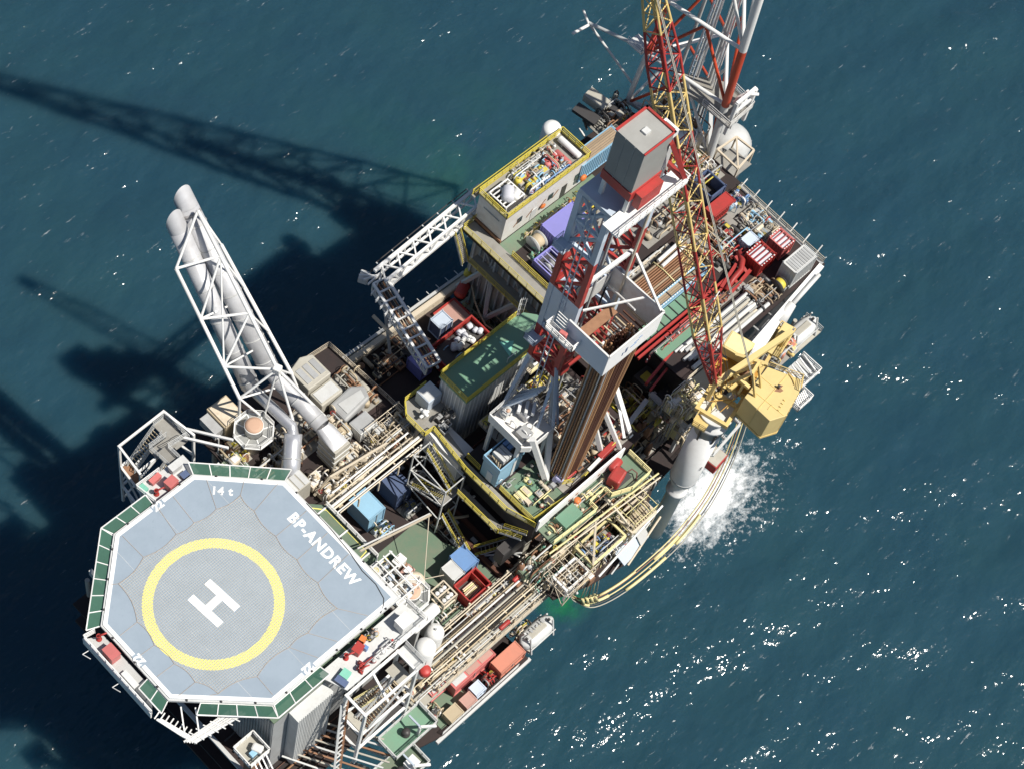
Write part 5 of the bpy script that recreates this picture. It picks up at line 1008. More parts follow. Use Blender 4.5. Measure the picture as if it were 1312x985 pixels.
    railing([L(4.6, -2.1, 59), L(5.4, -5.9, 59), L(3.9, -6.4, 59)], t, 'boom_yellow', 0.9, 1.2, 0.035, kick=False)
    # long gantry arm over the slew ring, its struts, the winch cover and the rear catwalk
    rod('gantry_arm', L(-0.5, 1.75, 58.6), L(10.4, -2.3, 58.6), (0.32, 0.3), 'crane_yellow', t, square=True)
    rod('gantry_arm', L(4.4, 1.6, 58.0), L(5.0, -2.0, 58.6), (0.2, 0.2), 'crane_yellow', t, square=True); rod('gantry_arm', L(0.2, 0.2, 57.6), L(4.8, -1.5, 58.6), (0.16, 0.2), 'boom_yellow', t, square=True); rod('gantry_arm', L(2.0, 1.0, 58.4), L(1.2, -1.6, 58.6), (0.2, 0.2), 'crane_yellow', t, square=True)
    for u, v in ((-0.4, 1.7), (4.4, -0.2), (9.8, -2.0)): rod('gantry_post', L(u, v, 55.0), L(u, v, 58.5), 0.2, 'boom_yellow', t, square=True)
    for u in (0.4, 1.8): rod('gantry_leg', L(u, 0.6, 58.4), L(u + 0.1, -1.2, 62.6), 0.13, 'boom_yellow', t, square=True); rod('gantry_leg', L(u, -2.6, 59), L(u + 0.1, -1.2, 62.6), 0.12, 'boom_yellow', t, square=True)
    rod('gantry_head', L(0.3, -1.2, 62.6), L(2.1, -1.2, 62.6), 0.16, 'boom_yellow', t, square=True)
    lb(4.9, 7.4, 0.4, 3.4, 56.0, 57.4, 'winch_cover', 'crane_yellow', 0.1); lb(5.1, 7.2, 0.6, 3.2, 57.4, 57.46, 'cover_roof', 'pale_yellow', 0); lb(3.0, 4.8, 1.0, 3.0, 55.5, 55.7, 'side_floor', 'deep_yellow', 0)
    lb(8.2, 12.0, -2.5, -0.7, 55.8, 56.0, 'rear_catwalk', 'crane_yellow', 0); railing([L(8.2, -0.7, 56), L(12, -0.7, 56), L(12, -2.5, 56), L(8.2, -2.5, 56)], t, 'boom_yellow', 1.1, 1.0, 0.05)
    lb(9.8, 11.6, -2.2, -1.0, 56.0, 57.8, 'operator_cab', 'crane_yellow', 0.1); lb(10.0, 11.4, -1.02, -0.96, 56.8, 57.6, 'cab_window', 'glass', 0); rod('catwalk_beam', L(5.5, -1.6, 55.4), L(12, -1.6, 55.7), 0.2, 'boom_yellow', t, square=True)
    for k in range(3): lb(2.7 + k * 1.0, 3.4 + k * 1.0, -1.2, 0.5, 55.6, 56.5 + 0.15 * k, 'winch_drum', ('boom_yellow', 'rusty', 'crane_yellow')[k], 0.2)
    lb(1.2, 3.4, -1.0, -0.7, 56.4, 56.8, 'brake_arm', 'pale_yellow', 0.05)
    rng = random.Random(6)
    for k in range(16): rod('pipe', L(rng.uniform(-2, 5), rng.uniform(-1.4, 2.2), 55.4 + rng.random()), L(rng.uniform(-2, 5), rng.uniform(-1.4, 2.2), 55.4 + rng.random()), 0.05, ('boom_yellow', 'deep_yellow', 'rusty')[k % 3], t, 6)
    lb(-4.0, -2.4, 0.2, 1.8, 54.4, 54.5, 'side_catwalk', 'boom_yellow', 0); railing([L(-2.4, 1.8, 54.5), L(-4.0, 1.8, 54.5), L(-4.0, 0.2, 54.5)], t, 'boom_yellow', 1.1, 0.9, 0.045)
    # boom in three runs: tapering foot, body, tapering tip
    foot = Vector(L(0, 1.8, 58)); tip = foot + H * 21 + Vector((0, 0, 51.5)); n = 24
    pts = [foot.lerp(tip, s) for s in (0, 0.15, 0.82, 1)]
    cols = ['red', 'red', 'red', 'boom_yellow', 'boom_yellow', 'boom_yellow']
    lattice(t, (pts[0], pts[1]), (0.8, 0.7), (2.6, 2.0), 4, 0.14, 0.07, ['red'] * 4, Sd, chord='boom_chord', brace='boom_brace')
    lattice(t, (pts[1], pts[2]), (2.6, 2.0), (2.6, 2.0), 16, 0.13, 0.07, ['boom_yellow'] * 3 + ['red'] * 3 + ['boom_yellow'] * 3 + ['red'] * 3 + ['boom_yellow'] * 3 + ['red'], Sd, chord='boom_chord', brace='boom_brace', bm=['boom_yellow', 'boom_yellow', 'red', 'red', 'boom_yellow', 'boom_yellow', 'boom_yellow', 'red'])
    lattice(t, (pts[2], pts[3]), (2.6, 2.0), (1.1, 1.1), 5, 0.13, 0.07, ['red', 'red', 'boom_yellow', 'boom_yellow', 'red'], Sd, chord='boom_chord', brace='boom_brace')
    MB().cbox(tip, 1.6, 1.8, 2.0, ang).build('boom_head', 'red', t, 0.2)
    for u in (-1.25, -1.45): rod('pendant', Vector(L(u + 1.6, -1.2, 62.6)), tip + Sd * (u + 0.6) + H * -0.8, 0.05, 'warm_grey', t, 6)
    for u in (-0.3, 0.3): rod('hoist_rope', Vector(L(u, 0.2, 58.5)), tip + Sd * u + H * -1.0, 0.03, 'dark_grey', t, 6)
    for s in (0.16, 0.245):
        q = foot.lerp(tip, s); MB().cbox(q + Sd * (-0.9 if s < 0.2 else 0.9) - H * 1.0, 1.3, 0.1, 1.0, ang, 0.3).build('boom_plate', 'light_grey', t)
build_crane()

# ------------------------------------------------------------------ flare tower
def build_flare():
    t = thing('flare_tower', 'red and white flare tower with pipes and ladders at the far end', 'flare tower', (82.5, 13, 45.8))
    feet = [Vector((83.3, 6.6, 45.8)), Vector((81.3, 19.0, 45.8)), Vector((92.5, 14.5, 45.8))]; top = Vector((71.5, 7.5, 175))
    def n(k, z): return feet[k].lerp(top, (z - 45.8) / (175 - 45.8))
    lv = [45.8, 57.5, 68.5, 80, 92, 104, 117, 130, 143, 155, 166]  # upper levels, out of view, added to run the shadow out of frame
    for i in range(10):
        m = ['white', 'flare_red', 'white', 'flare_red', 'white'][i % 5]
        for k in range(3):
            rod('leg', n(k, lv[i]), n(k, lv[i + 1]), 0.5 if k == 0 else 0.34, m if k else ['light_grey', 'flare_red', 'white', 'flare_red', 'white'][i % 5], t, 14)
            j = (k + 1) % 3
            rod('horizontal', n(k, lv[i + 1]), n(j, lv[i + 1]), 0.24, ['white', 'white', 'flare_red', 'white', 'flare_red'][i % 5], t, 10)
            mid = (n(k, lv[i + 1]) + n(j, lv[i + 1])) / 2
            rod('brace', n(k, lv[i]), mid, 0.2, ['white', 'flare_red', 'white', 'flare_red', 'white'][i % 5], t, 10); rod('brace', n(j, lv[i]), mid, 0.2, ['flare_red', 'flare_red', 'white', 'flare_red', 'white'][i % 5], t, 10)
    rng = random.Random(2)
    for k in range(9):
        x, y = 84.6 + 0.45 * (k % 4), 9.6 + 0.7 * k
        rod('riser_pipe', (x, y, 46), (79.0 + 0.3 * (k % 4), 9.4 + 0.36 * k, 104), 0.1 + 0.06 * (k % 3), ('white', 'silver', 'light_grey')[k % 3], t, 10)
    for y in (12.2, 12.9): rod('ladder_rail', (83.2, y, 46), (78.0, y - 1.8, 104), 0.06, 'pale_blue', t, 6)
    for k in range(44): rod('rung', (83.05 - 0.112 * k, 12.15 - 0.04 * k, 48 + 1.25 * k), (83.05 - 0.112 * k, 12.85 - 0.04 * k, 48 + 1.25 * k), 0.03, 'pale_blue', t, 5)
    # lower platform with white frame
    p = n(0, 56.5)
    MB().prism([(81.0, 4.6), (85.6, 4.8), (86.0, 9.2), (82.0, 14.5), (80.6, 13.0), (81.0, 9)], 56.0, 56.2).build('platform', 'grating', t); railing([(81, 9, 56.2), (81.0, 4.6, 56.2), (85.6, 4.8, 56.2), (86, 9.2, 56.2)], t, 'white', 1.1)
    for q in ((82.0, 5.2), (83.2, 5.4), (84.4, 5.6), (85.4, 5.2)): rod('frame_post', (*q, 53.5), (*q, 59.5), 0.2, 'white', t, square=True)
    for z in (57.6, 59.5): rod('frame_beam', (81.9, 5.2, z), (85.5, 5.3, z), 0.2, 'white', t, square=True)
    MB().path([(82.9, 6.0, 57.6), (83.4, 6.0, 58.8), (84.2, 5.6, 59.2), (85.3, 4.6, 59.2)], 0.2, 10).build('vent_arm', 'white', t)
    # side arm on the sea side
    rod('side_arm', n(1, 58), (79.5, 26.5, 55.5), 0.22, 'light_grey', t, 8); rod('side_arm', n(1, 50), (79.5, 26.5, 55.5), 0.16, 'light_grey', t, 8); rod('side_arm', (79.4, 26.3, 55.4), (76.8, 26.6, 55.4), 0.2, 'white', t, 8); rod('side_arm', (79.4, 26.3, 55.4), (79.3, 27.6, 57), 0.15, 'white', t, 8)
    MB().box(79.6, 81.6, 18.2, 20.6, 57.4, 57.6).build('platform', 'light_grey', t); railing([(79.6, 20.6, 57.6), (79.6, 18.2, 57.6), (81.6, 18.2, 57.6)], t, 'white', 1.1)
    rod('base_beam', (80.9, 19.0, 46.5), (84.4, 13.2, 46.5), 0.25, 'light_grey', t, square=True); rod('base_beam', (81.3, 19, 46.4), (83.3, 6.8, 46.4), 0.25, 'light_grey', t, square=True); rod('base_beam', (83.3, 6.6, 46.4), (92.5, 14.5, 46.2), 0.25, 'light_grey', t, square=True)
    MB().box(83.9, 86.2, 6.2, 10, 45.0, 45.4).build('support_deck', 'grating', t)
    v = thing('flare_drum', 'pale grey domed drum behind the white flare leg', 'drum', (90, 8.4, 36)); MB().lathe((89.4, 7.6, 36), [(2.9, 0), (2.9, 6.6), (2.6, 7.8), (1.8, 8.7), (0.8, 9.1), (0.02, 9.2)], 36).build('shell', 'light_grey', v)
    MB().lathe((89.4, 7.6, 43), [(2.95, 0), (2.95, 0.12)], 36).build('seam', 'grey', v); rod('leg', (89.4, 7.6, 24), (89.4, 7.6, 36), 1.2, 'grey', v, 16)
    f = thing('cream_frame', 'cream open tubular frame in front of the grey domed drum', 'frame', (86, 4, 44))
    q = [Vector((83.9, 2.6, 45.8)), Vector((87.6, 3.2, 45.8)), Vector((87.4, 6.0, 45.8)), Vector((84.0, 6.2, 45.8))]
    for i in range(4):
        rod('beam', q[i] + Vector((0, 0, 1.6)), q[(i + 1) % 4] + Vector((0, 0, 1.6)), 0.12, 'cream', f, square=True); rod('post', q[i] - Vector((0, 0, 1)), q[i] + Vector((0, 0, 1.6)), 0.1, 'cream', f, square=True)
    rod('brace', q[0] + Vector((0, 0, 1.6)), q[2] + Vector((0, 0, 1.6)), 0.1, 'cream', f, square=True); MB().box(83.9, 87.5, 2.7, 6.1, 45.0, 45.1).build('floor', 'grating', f)
    k = thing('knock_out_drum', 'glossy white drum standing behind the crane boom by the flare base', 'drum', (80.4, 10.6, 45.8)); MB().vessel((79.2, 11.6, 48.2), (81.6, 9.2, 48.6), 1.0).build('shell', 'white', k)
    for x in (79.8, 81.0): MB().box(x - 0.2, x + 0.2, 9.6, 11.2, 45.82, 47.5).build('saddle', 'grey', k)
build_flare()

# ------------------------------------------------------------------ L-shaped bridge over the sea
def build_bridges():
    t = thing('truss_walkway', 'long white box truss jutting along the sea from the cabin', 'walkway', (48, 19.6, 45))
    A0, A1 = Vector((57.2, 20.6, 46.4)), Vector((39.4, 19.9, 46.0)); n = 14
    def q(i, s, z): c = A0.lerp(A1, i / n); return Vector((c.x, c.y + s, c.z + z))
    for s, z, r in ((0.55, 0.9, 0.2), (-1.3, 0.9, 0.16), (0.55, -1.0, 0.13), (-1.3, -1.0, 0.2)): rod('chord', q(0, s, z), q(n, s, z), r, 'white', t, square=True)
    for i in range(n):
        rod('brace', q(i, 0.55 if i % 2 else -1.3, 0.9), q(i + 1, -1.3 if i % 2 else 0.55, 0.9), 0.09, 'white', t, square=True); rod('brace', q(i, -1.3, 0.9 if i % 2 else -1.0), q(i + 1, -1.3, -1.0 if i % 2 else 0.9), 0.09, 'white', t, square=True); rod('brace', q(i, 0.55, -1.0), q(i, 0.55, 0.9), 0.07, 'white', t, square=True)
        MB().prism([tuple(q(i, -1.2, 0)[:2]), tuple(q(i + 1, -1.2, 0)[:2]), tuple(q(i + 1, -0.55, 0)[:2]), tuple(q(i, -0.55, 0)[:2])], 45.3, 45.36).build('walk_plate', 'white_rust', t)
        if i % 2: rod('side_bracket', q(i, 0.6, 0.2), q(i, 1.5, 0.2), 0.07, 'light_grey', t, square=True)
    rod('side_rail', q(1, 1.5, 0.2), q(n - 1, 1.5, 0.2), 0.05, 'dark_grey', t, square=True); rod('side_pipe', q(1, 1.1, 0.1), q(n, 1.1, 0.1), 0.14, 'dark_grey', t)
    b = thing('truss_walkway', 'shorter white truss bent back to the deck from the outer corner', 'walkway', (38.4, 13, 44))
    B0, B1 = Vector((39.3, 19.4, 45.4)), Vector((36.9, 7.6, 44.4)); n = 9
    def w(i, s, z): c = B0.lerp(B1, i / n); return Vector((c.x + s, c.y - s * 0.2, c.z + z))
    for s, z, r in ((0.85, 0.8, 0.17), (-0.85, 0.8, 0.14), (0.85, -0.8, 0.12), (-0.85, -0.8, 0.12)): rod('chord', w(0, s, z), w(n, s, z), r, 'white', b, square=True)
    for i in range(n + 1):
        rod('cross_beam', w(i, -0.85, 0.8), w(i, 0.85, 0.8), 0.1, 'white', b, square=True); rod('post', w(i, -0.85, -0.8), w(i, -0.85, 0.8), 0.08, 'white', b, square=True)
        if i < n: rod('brace', w(i, -0.85, -0.8 if i % 2 else 0.8), w(i + 1, -0.85, 0.8 if i % 2 else -0.8), 0.07, 'white', b, square=True)
    for k in range(4): rod('cable', w(0, -0.5 + 0.33 * k, 0.2), w(n, -0.5 + 0.33 * k, 0.2), 0.13, ('dark_grey', 'rusty')[k % 2], b)
    for k in range(5):
        c = Vector((39.2, 20.0, 45.6)); a = 1.9 + k * 0.42; e = c + Vector((math.cos(a), math.sin(a), 0)) * (1.9 + 0.2 * (k % 2)); rod('fin', c + Vector((0.3 * k, 0, 0.6)), e + Vector((0.3 * k, 0, 0.4)), (0.06, 0.2), 'white', b, square=True)
    MB().cbox((38.6, 21.2, 45.4), 1.3, 1.1, 0.9, 0.5).build('sheave_box', 'light_grey', b)
    for k in range(5): MB().cbox(w(0.6 + k * 0.75, -1.25, 0.5), 0.9, 0.12, 0.5, 0.2).build('bracket_plate', 'white', b)
    for k in range(3): MB().cbox(w(0.8 + k * 0.8, 1.2, 0.5), 0.5, 0.1, 0.5, 0.2).build('bracket_plate', 'white', b)
    rod('prop', (39.6, 19.0, 44.4), (38.8, 15.4, 34.2), 0.2, 'light_grey', b); rod('boom_pole', (38.4, 18.8, 40), (38.6, 15.4, 39.4), 0.22, 'cream', b, 12)
build_bridges()

# ------------------------------------------------------------------ accommodation block under the helideck and its stair towers
def build_accommodation():
    t = thing('accommodation_block', 'pale grey corrugated accommodation block below the helideck', 'building', (1, -2, 34))
    MB().box(-5.4, 10.5, -13.0, 5.5, 34.0, 49.0).build('wall', 'grey', t); MB().box(-3.4, 1.4, -14.4, -13.05, 34.0, 48.4).build('wing_wall', 'light_grey', t); MB().box(-5.5, 10.6, -13.1, 5.6, 49.0, 49.3).build('roof', 'green_deck', t)
    for k in range(19): rod('corrugation', (-3.3 + k * 0.25, -14.42, 34.2), (-3.3 + k * 0.25, -14.42, 48.3), (0.06, 0.04), 'light_grey', t, square=True)
    for k in range(45): rod('corrugation', (-5.44, -12.8 + k * 0.4, 34.4), (-5.44, -12.8 + k * 0.4, 48.9), (0.05, 0.1), 'grey', t, square=True)
    for x in (5, 8):
        for z in (37, 41): MB().box(x, x + 1.0, -13.12, -13.09, z, z + 1.1).build('window', 'glass', t)
    # lower walkways along the helideck's rim
    MB().prism([(12.3, 4.4), (13.6, 4.2), (15.6, 2.2), (15.6, -6.0), (14.6, -6.6), (12.3, -6.6)], 46.0, 46.2).build('green_walkway', 'green_deck', t)
    for p, q in (((13.6, 3.6), (15.2, 1.8)), ((15.2, 1.8), (15.2, -4.6)), ((13.2, -4.9), (15.2, -4.6))): rod('yellow_line', (*p, 46.21), (*q, 46.21), (0.06, 0.006), 'marking_yellow', t, square=True)
    railing([(15.5, 2.2, 46.2), (15.5, -6.0, 46.2), (14.6, -6.5, 46.2)], t, 'white', 1.1, 1.5, 0.05)
    for y in (2, -1.5, -5): rod('walkway_beam', (12.3, y, 46.3), (15.6, y, 46.3), 0.08, 'white', t, square=True)
    rod('walkway_post', (15.3, 2, 34), (15.3, 2, 46), 0.2, 'light_grey', t, square=True); rod('walkway_post', (15.3, -5, 34), (15.3, -5, 46), 0.2, 'light_grey', t, square=True)
    for k in range(5): rod('rim_frame', (12.6 + 0.9 * k, -6.8, 48.6), (12.6 + 0.9 * k, -11.6, 48.4), 0.07, 'white', t, square=True)
    for y in (-7.0, -8.6, -10.2, -11.6): rod('rim_frame', (12.4, y, 48.5), (16.4, y, 48.5), 0.07, 'white', t, square=True)
    MB().box(12.4, 15.0, -11.6, -6.8, 47.2, 47.3).build('rim_platform', 'grating', t)
    rod('davit_beam', (13.2, -5.3, 50.4), (25.6, -4.6, 40.6), 0.09, 'cream', t, square=True); rod('davit_beam', (13.2, -4.9, 50.4), (25.6, -4.4, 40.6), 0.07, 'white', t, square=True)
    rod('davit_stay', (25.4, -4.5, 40.6), (20.9, -9.0, 37.0), 0.05, 'cream', t); rod('davit_stay', (23.2, -9.9, 36.6), (18.2, -7.2, 36.8), 0.05, 'cream', t)
    # fire platforms on the helideck rim
    def fire_platform(label, poly, z, rail, seed):
        f = thing('fire_platform', label, 'platform', (sum(p[0] for p in poly) / len(poly), sum(p[1] for p in poly) / len(poly), z)); MB().prism(poly, z - 0.15, z).build('deck_plate', 'light_grey', f); railing([(*p, z) for p in rail], f, 'white', 1.1, 1.2, 0.045); return f
    fire_platform('grey fire platform on the helideck rim beside the open stair tower', [(0.8, 12.4), (6.4, 12.4), (6.4, 15.0), (0.2, 15.0)], 50.9, [(0.6, 12.4), (0.2, 15.0), (3.2, 15.0)], 1)
    f = fire_platform('narrow grey fire platform on the outermost helideck rim', [(-12.4, 4.6), (-14.1, 5.6), (-14.1, -4.8), (-12.4, -3.0)], 50.9, [(-12.9, 5.4), (-14.1, 5.6), (-14.1, -4.8)], 2)
    for y in (4.4, -0.2): rod('outrigger', (-14.1, y, 50.6), (-15.1, y + 0.2, 50.4), 0.05, 'white', f, 6); rod('outrigger', (-15.1, y + 0.2, 50.4), (-14.9, y - 0.8, 50.8), 0.05, 'white', f, 6)
    MB().box(-14.25, -14.1, -4.8, 5.6, 49.9, 51.3).build('kick_panel', 'white', f)
    fire_platform('wide pale fire platform on the helideck rim above the tall stairs', [(0.8, -12.4), (12.6, -12.4), (13.2, -15.6), (2.0, -15.6)], 50.2, [(13.0, -12.6), (13.2, -15.5), (8.6, -15.5)], 3)
    def monitor(label, x, y, z, m='red'):
        f = thing('fire_monitor', label, 'fire monitor', (x, y, z)); MB().lathe((x, y, z), [(0.3, 0), (0.3, 0.1), (0.15, 0.12), (0.15, 0.8), (0.25, 0.85), (0.25, 1.0)], 12).build('post', m, f); MB().tube((x - 0.1, y, z + 1.0), (x + 0.7, y - 0.4, z + 1.35), 0.12, 10, 0.08).build('nozzle', m, f)
        return f
    def locker(label, x, y, z, sx, sy, h, m, rz=0.0):
        f = thing('locker', label, 'locker', (x, y, z)); MB().cbox((x, y, z + h / 2 + 0.002), sx, sy, h, rz).build('body', m, f, 0.05); MB().cbox((x, y, z + h + 0.03), sx * 1.04, sy * 1.04, 0.06, rz).build('lid', m, f); return f
    locker('large red locker on the rim platform beside the open stair tower', 3.1, 12.9, 50.9, 1.2, 1.0, 1.3, 'pink_red', 0.1); locker('low red locker on the rim platform beside the open stair tower', 2.3, 14.5, 50.9, 1.3, 0.6, 0.6, 'pink_red', 0.1); locker('mint green locker at the end of the rim platform', 0.7, 14.5, 50.9, 0.7, 0.9, 0.4, 'mint', 0.1)
    locker('pale grey bin on the rim platform by the stair tower foot', 4.7, 14.2, 50.9, 1.3, 0.8, 0.9, 'light_grey'); locker('small dark blue box on the rim platform nearest the 14 t marking', 4.9, 12.9, 50.9, 0.8, 0.7, 0.5, 'navy'); monitor('red fire monitor on the rim platform beside the open stair tower', 1.4, 13.2, 50.9)
    locker('big red locker on the outermost narrow rim platform', -13.2, 2.4, 50.9, 1.1, 1.5, 1.3, 'pink_red'); monitor('red fire monitor at the end of the outermost rim platform', -13.0, 4.6, 50.9); locker('long white locker on the outermost rim platform', -13.5, -0.8, 50.9, 0.6, 2.0, 0.5, 'white')
    locker('white square locker on the wide pale platform at the helideck corner', 10.9, -14.3, 50.2, 1.5, 1.3, 1.6, 'white'); locker('red locker on the wide pale platform beside the landing deck', 5.6, -13.2, 50.2, 1.1, 0.9, 1.0, 'red', 0.2); locker('orange drum-box beside the red locker on the wide pale platform', 6.6, -12.8, 50.2, 0.6, 0.6, 1.0, 'orange', 0.3)
    locker('blue box beside the red locker on the wide pale platform', 6.3, -13.6, 50.2, 0.4, 0.5, 0.7, 'blue', 0.2); locker('mint box near the stair head on the wide pale platform', 2.9, -14.3, 50.2, 0.9, 0.9, 0.6, 'mint', 0.2); locker('dark locker beside the mint box', 2.1, -14.6, 50.2, 0.7, 1.3, 0.5, 'navy', 0.2)
    monitor('red fire monitor nearest the deck number on the wide pale platform', 4.2, -13.0, 50.2); monitor('red fire monitor by the stair head on the wide pale platform', 4.4, -15.0, 50.2)
    plant('hose_rack', 'dark coiled hoses on the wide pale platform', 'hoses', 7.0, 8.8, -13.6, -12.6, 50.2, 71, 10, 0.7, ('dark_grey', 'grey', 'peach'), base=None)
    plant('hose_rack', 'grey pipes and red hoses along the stair side of the wide pale platform', 'hoses', 4.0, 9.4, -15.5, -14.4, 50.2, 72, 14, 0.6, ('light_grey', 'red', 'grey', 'white'), base=None)
    b = thing('gangway', 'fallen-looking white lattice gangway hung at the outer helideck corner', 'gangway', (-12, -8.5, 49))
    for k in range(5):
        o = Vector((0.28 * k, -0.32 * k, 0.15 * (k % 2))); rod('chord', Vector((-14.0, -5.4, 50.4)) + o * 0.3, Vector((-13.0, -8.6, 49.8)) + o * 0.5, 0.1, 'white', b, square=True); rod('chord', Vector((-13.4, -8.8, 49.9)) + o * 0.6, Vector((-7.8, -10.4, 50.4)) + o * 0.6 + Vector((0, 0.9 - 0.1 * k, 0)), 0.09, 'white', b, square=True)
    for k in range(8):
        p = Vector((-13.2, -8.8, 50)).lerp(Vector((-8, -10.2, 50.5)), k / 7); rod('rung', p + Vector((0, 0.6, 0)), p + Vector((0.6, -1.0, 0.1)), 0.06, 'white', b, square=True); p = Vector((-14.1, -5.2, 50.3)).lerp(Vector((-13, -8.6, 49.8)), k / 7); rod('rung', p, p + Vector((1.0, 0.3, 0)), 0.06, 'white', b, square=True)
    for s in (0.0, 1.0): rod('hanger', (-11.6 + s, -6.2 - s, 51.3), (-12.8 + s, -8.2 - s, 50), 0.07, 'white', b, square=True)
    n_ = thing('stair_tower', 'open white stair tower standing over the sea beside the helideck', 'stairs', (6, 18.6, 36))
    for (x, y) in ((2.0, 16.6), (2.4, 20.6), (8.6, 20.8), (9.2, 16.6)): rod('post', (x, y, 36), (x, y, 49.6), 0.13, 'white', n_, square=True)
    for z in (40, 44.6, 49.5):
        for p, q in (((2.0, 16.6), (2.4, 20.6)), ((2.4, 20.6), (8.6, 20.8)), ((8.6, 20.8), (9.2, 16.6))): rod('beam', (*p, z), (*q, z), 0.12, 'white', n_, square=True)
    for z in (36.5, 41): rod('brace', (2.0, 16.6, z), (2.4, 20.6, z + 4), 0.09, 'white', n_, square=True); rod('brace', (2.4, 20.6, z), (8.6, 20.8, z + 4), 0.09, 'white', n_, square=True)
    stairs((3.0, 19.6, 44.6), (7.0, 19.8, 48.4), 1.2, n_, 'tan', 'light_grey', 14); MB().box(7.0, 8.6, 16.8, 20.6, 48.4, 48.5).build('landing', 'grating', n_); railing([(7.0, 20.6, 48.5), (8.6, 20.6, 48.5), (8.8, 16.8, 48.5)], n_, 'light_grey', 1.1)
    MB().box(2.2, 3.4, 16.8, 20.4, 44.5, 44.6).build('landing', 'rusty', n_); MB().box(4.6, 7.2, 17.0, 18.4, 48.9, 49.0).build('landing', 'grating', n_); MB().box(4.6, 6.0, 14.9, 17.2, 50.0, 50.1).build('landing', 'grating', n_); railing([(4.6, 15.0, 50.1), (4.6, 18.4, 49.4), (7.0, 18.4, 49.2)], n_, 'light_grey', 1.1); railing([(6.0, 15.0, 50.1), (6.0, 17.0, 49.9), (8.6, 17.0, 49.2)], n_, 'light_grey', 1.1)
    stairs((3.2, 17.6, 40), (7.4, 17.6, 44.5), 1.1, n_, 'tan', 'light_grey', 14); rod('bridge_rail', (9.1, 17.6, 49.5), (11.6, 13.0, 50.6), 0.13, 'white', n_, square=True); rod('bridge_rail', (8.2, 17.0, 49.5), (10.6, 12.6, 50.6), 0.13, 'white', n_, square=True); rod('prop', (2.2, 18, 36), (2, 12, 40), 0.15, 'white', n_, square=True)
    s = thing('stair_tower', 'tall open stair tower with brown treads below the helideck', 'stairs', (5.4, -17, 34))
    fx = ((1.8, -15.8), (8.9, -15.8), (8.9, -18.6), (1.8, -18.6))
    for (x, y) in fx: rod('post', (x, y, 34), (x, y, 49.6), 0.16, 'white', s, square=True)
    for z in (38.4, 43.0, 49.4):
        for i in range(4): rod('beam', (*fx[i], z), (*fx[(i + 1) % 4], z), 0.14, 'white', s, square=True)
    rod('beam', (5.4, -15.8, 49.4), (5.4, -18.6, 46.4), 0.12, 'white', s, square=True)
    stairs((2.8, -18.0, 43.2), (7.2, -18.0, 47.4), 1.3, s, 'tan', 'light_grey', 15); stairs((2.8, -16.6, 46.2), (7.0, -16.6, 43.2), 1.1, s, 'tan', 'pale_yellow', 12); MB().box(7.2, 8.8, -18.5, -16, 47.3, 47.4).build('landing', 'warm_grey', s); MB().box(2.0, 2.8, -18.5, -16, 43.1, 43.2).build('landing', 'warm_grey', s)
    stairs((2.6, -17.4, 38.4), (7.6, -17.4, 43), 2.2, s, 'rusty', 'light_grey', 15); MB().box(8.9, 10.2, -18.6, -15.6, 48.8, 48.9).build('landing', 'light_grey', s); railing([(10.2, -15.6, 48.9), (10.2, -18.6, 48.9), (8.9, -18.6, 48.9)], s, 'light_grey', 1.1)
    MB().box(1.9, 8.8, -18.5, -15.9, 38.3, 38.4).build('landing', 'dark_grey', s)
    l = thing('ladder_truss', 'long weathered steel ladder truss leaning beside the stair tower', 'truss', (0.6, -17, 34))
    for dx in (0, 0.9): rod('chord', (1.3 + dx, -15.8, 47.6), (-2.2 + dx, -19.4, 35.6), 0.12, 'light_grey' if dx == 0 else 'rusty', l, square=True)
    for k in range(18):
        p = Vector((1.3, -15.8, 47.6)).lerp(Vector((-2.2, -19.4, 35.6)), k / 17); rod('rung', p, p + Vector((0.9, 0, 0)), 0.06, 'light_grey', l, square=True)
    for k in range(8): rod('deck_beam', (-4 + 0.8 * k, -13.4, 36.2), (0.5 + 0.9 * k, -21.5, 35.8), 0.09, ('light_grey', 'warm_grey', 'rusty')[k % 3], l, square=True)
    u = thing('crows_nest', 'small railed white platform with a blue box in the bottom corner', 'platform', (-7.6, -12.6, 34))
    MB().box(-9.0, -6.4, -13.8, -11.2, 43.4, 43.6).build('deck_plate', 'warm_grey', u); railing([(-9, -13.8, 43.6), (-6.4, -13.8, 43.6), (-6.4, -11.2, 43.6), (-9, -11.2, 43.6)], u, 'white', 1.1, 0.9, 0.06, closed=True)
    MB().box(-8.2, -7.5, -13.2, -12.6, 43.6, 44.3).build('box', 'light_blue', u, 0.04); MB().cbox((-7.2, -12.8, 44.1), 0.9, 1.2, 0.9, 0.4).build('cover', 'white', u, 0.2); rod('post', (-7.6, -12.4, 34), (-7.6, -12.4, 43.4), 0.5, 'rusty', u, square=True)
    for k in range(4): rod('ladder', (-8.4 + 0.5 * k, -13.8, 43.8), (-8.9 + 0.5 * k, -16.2, 42.4), 0.07, 'white', u, square=True)
build_accommodation()

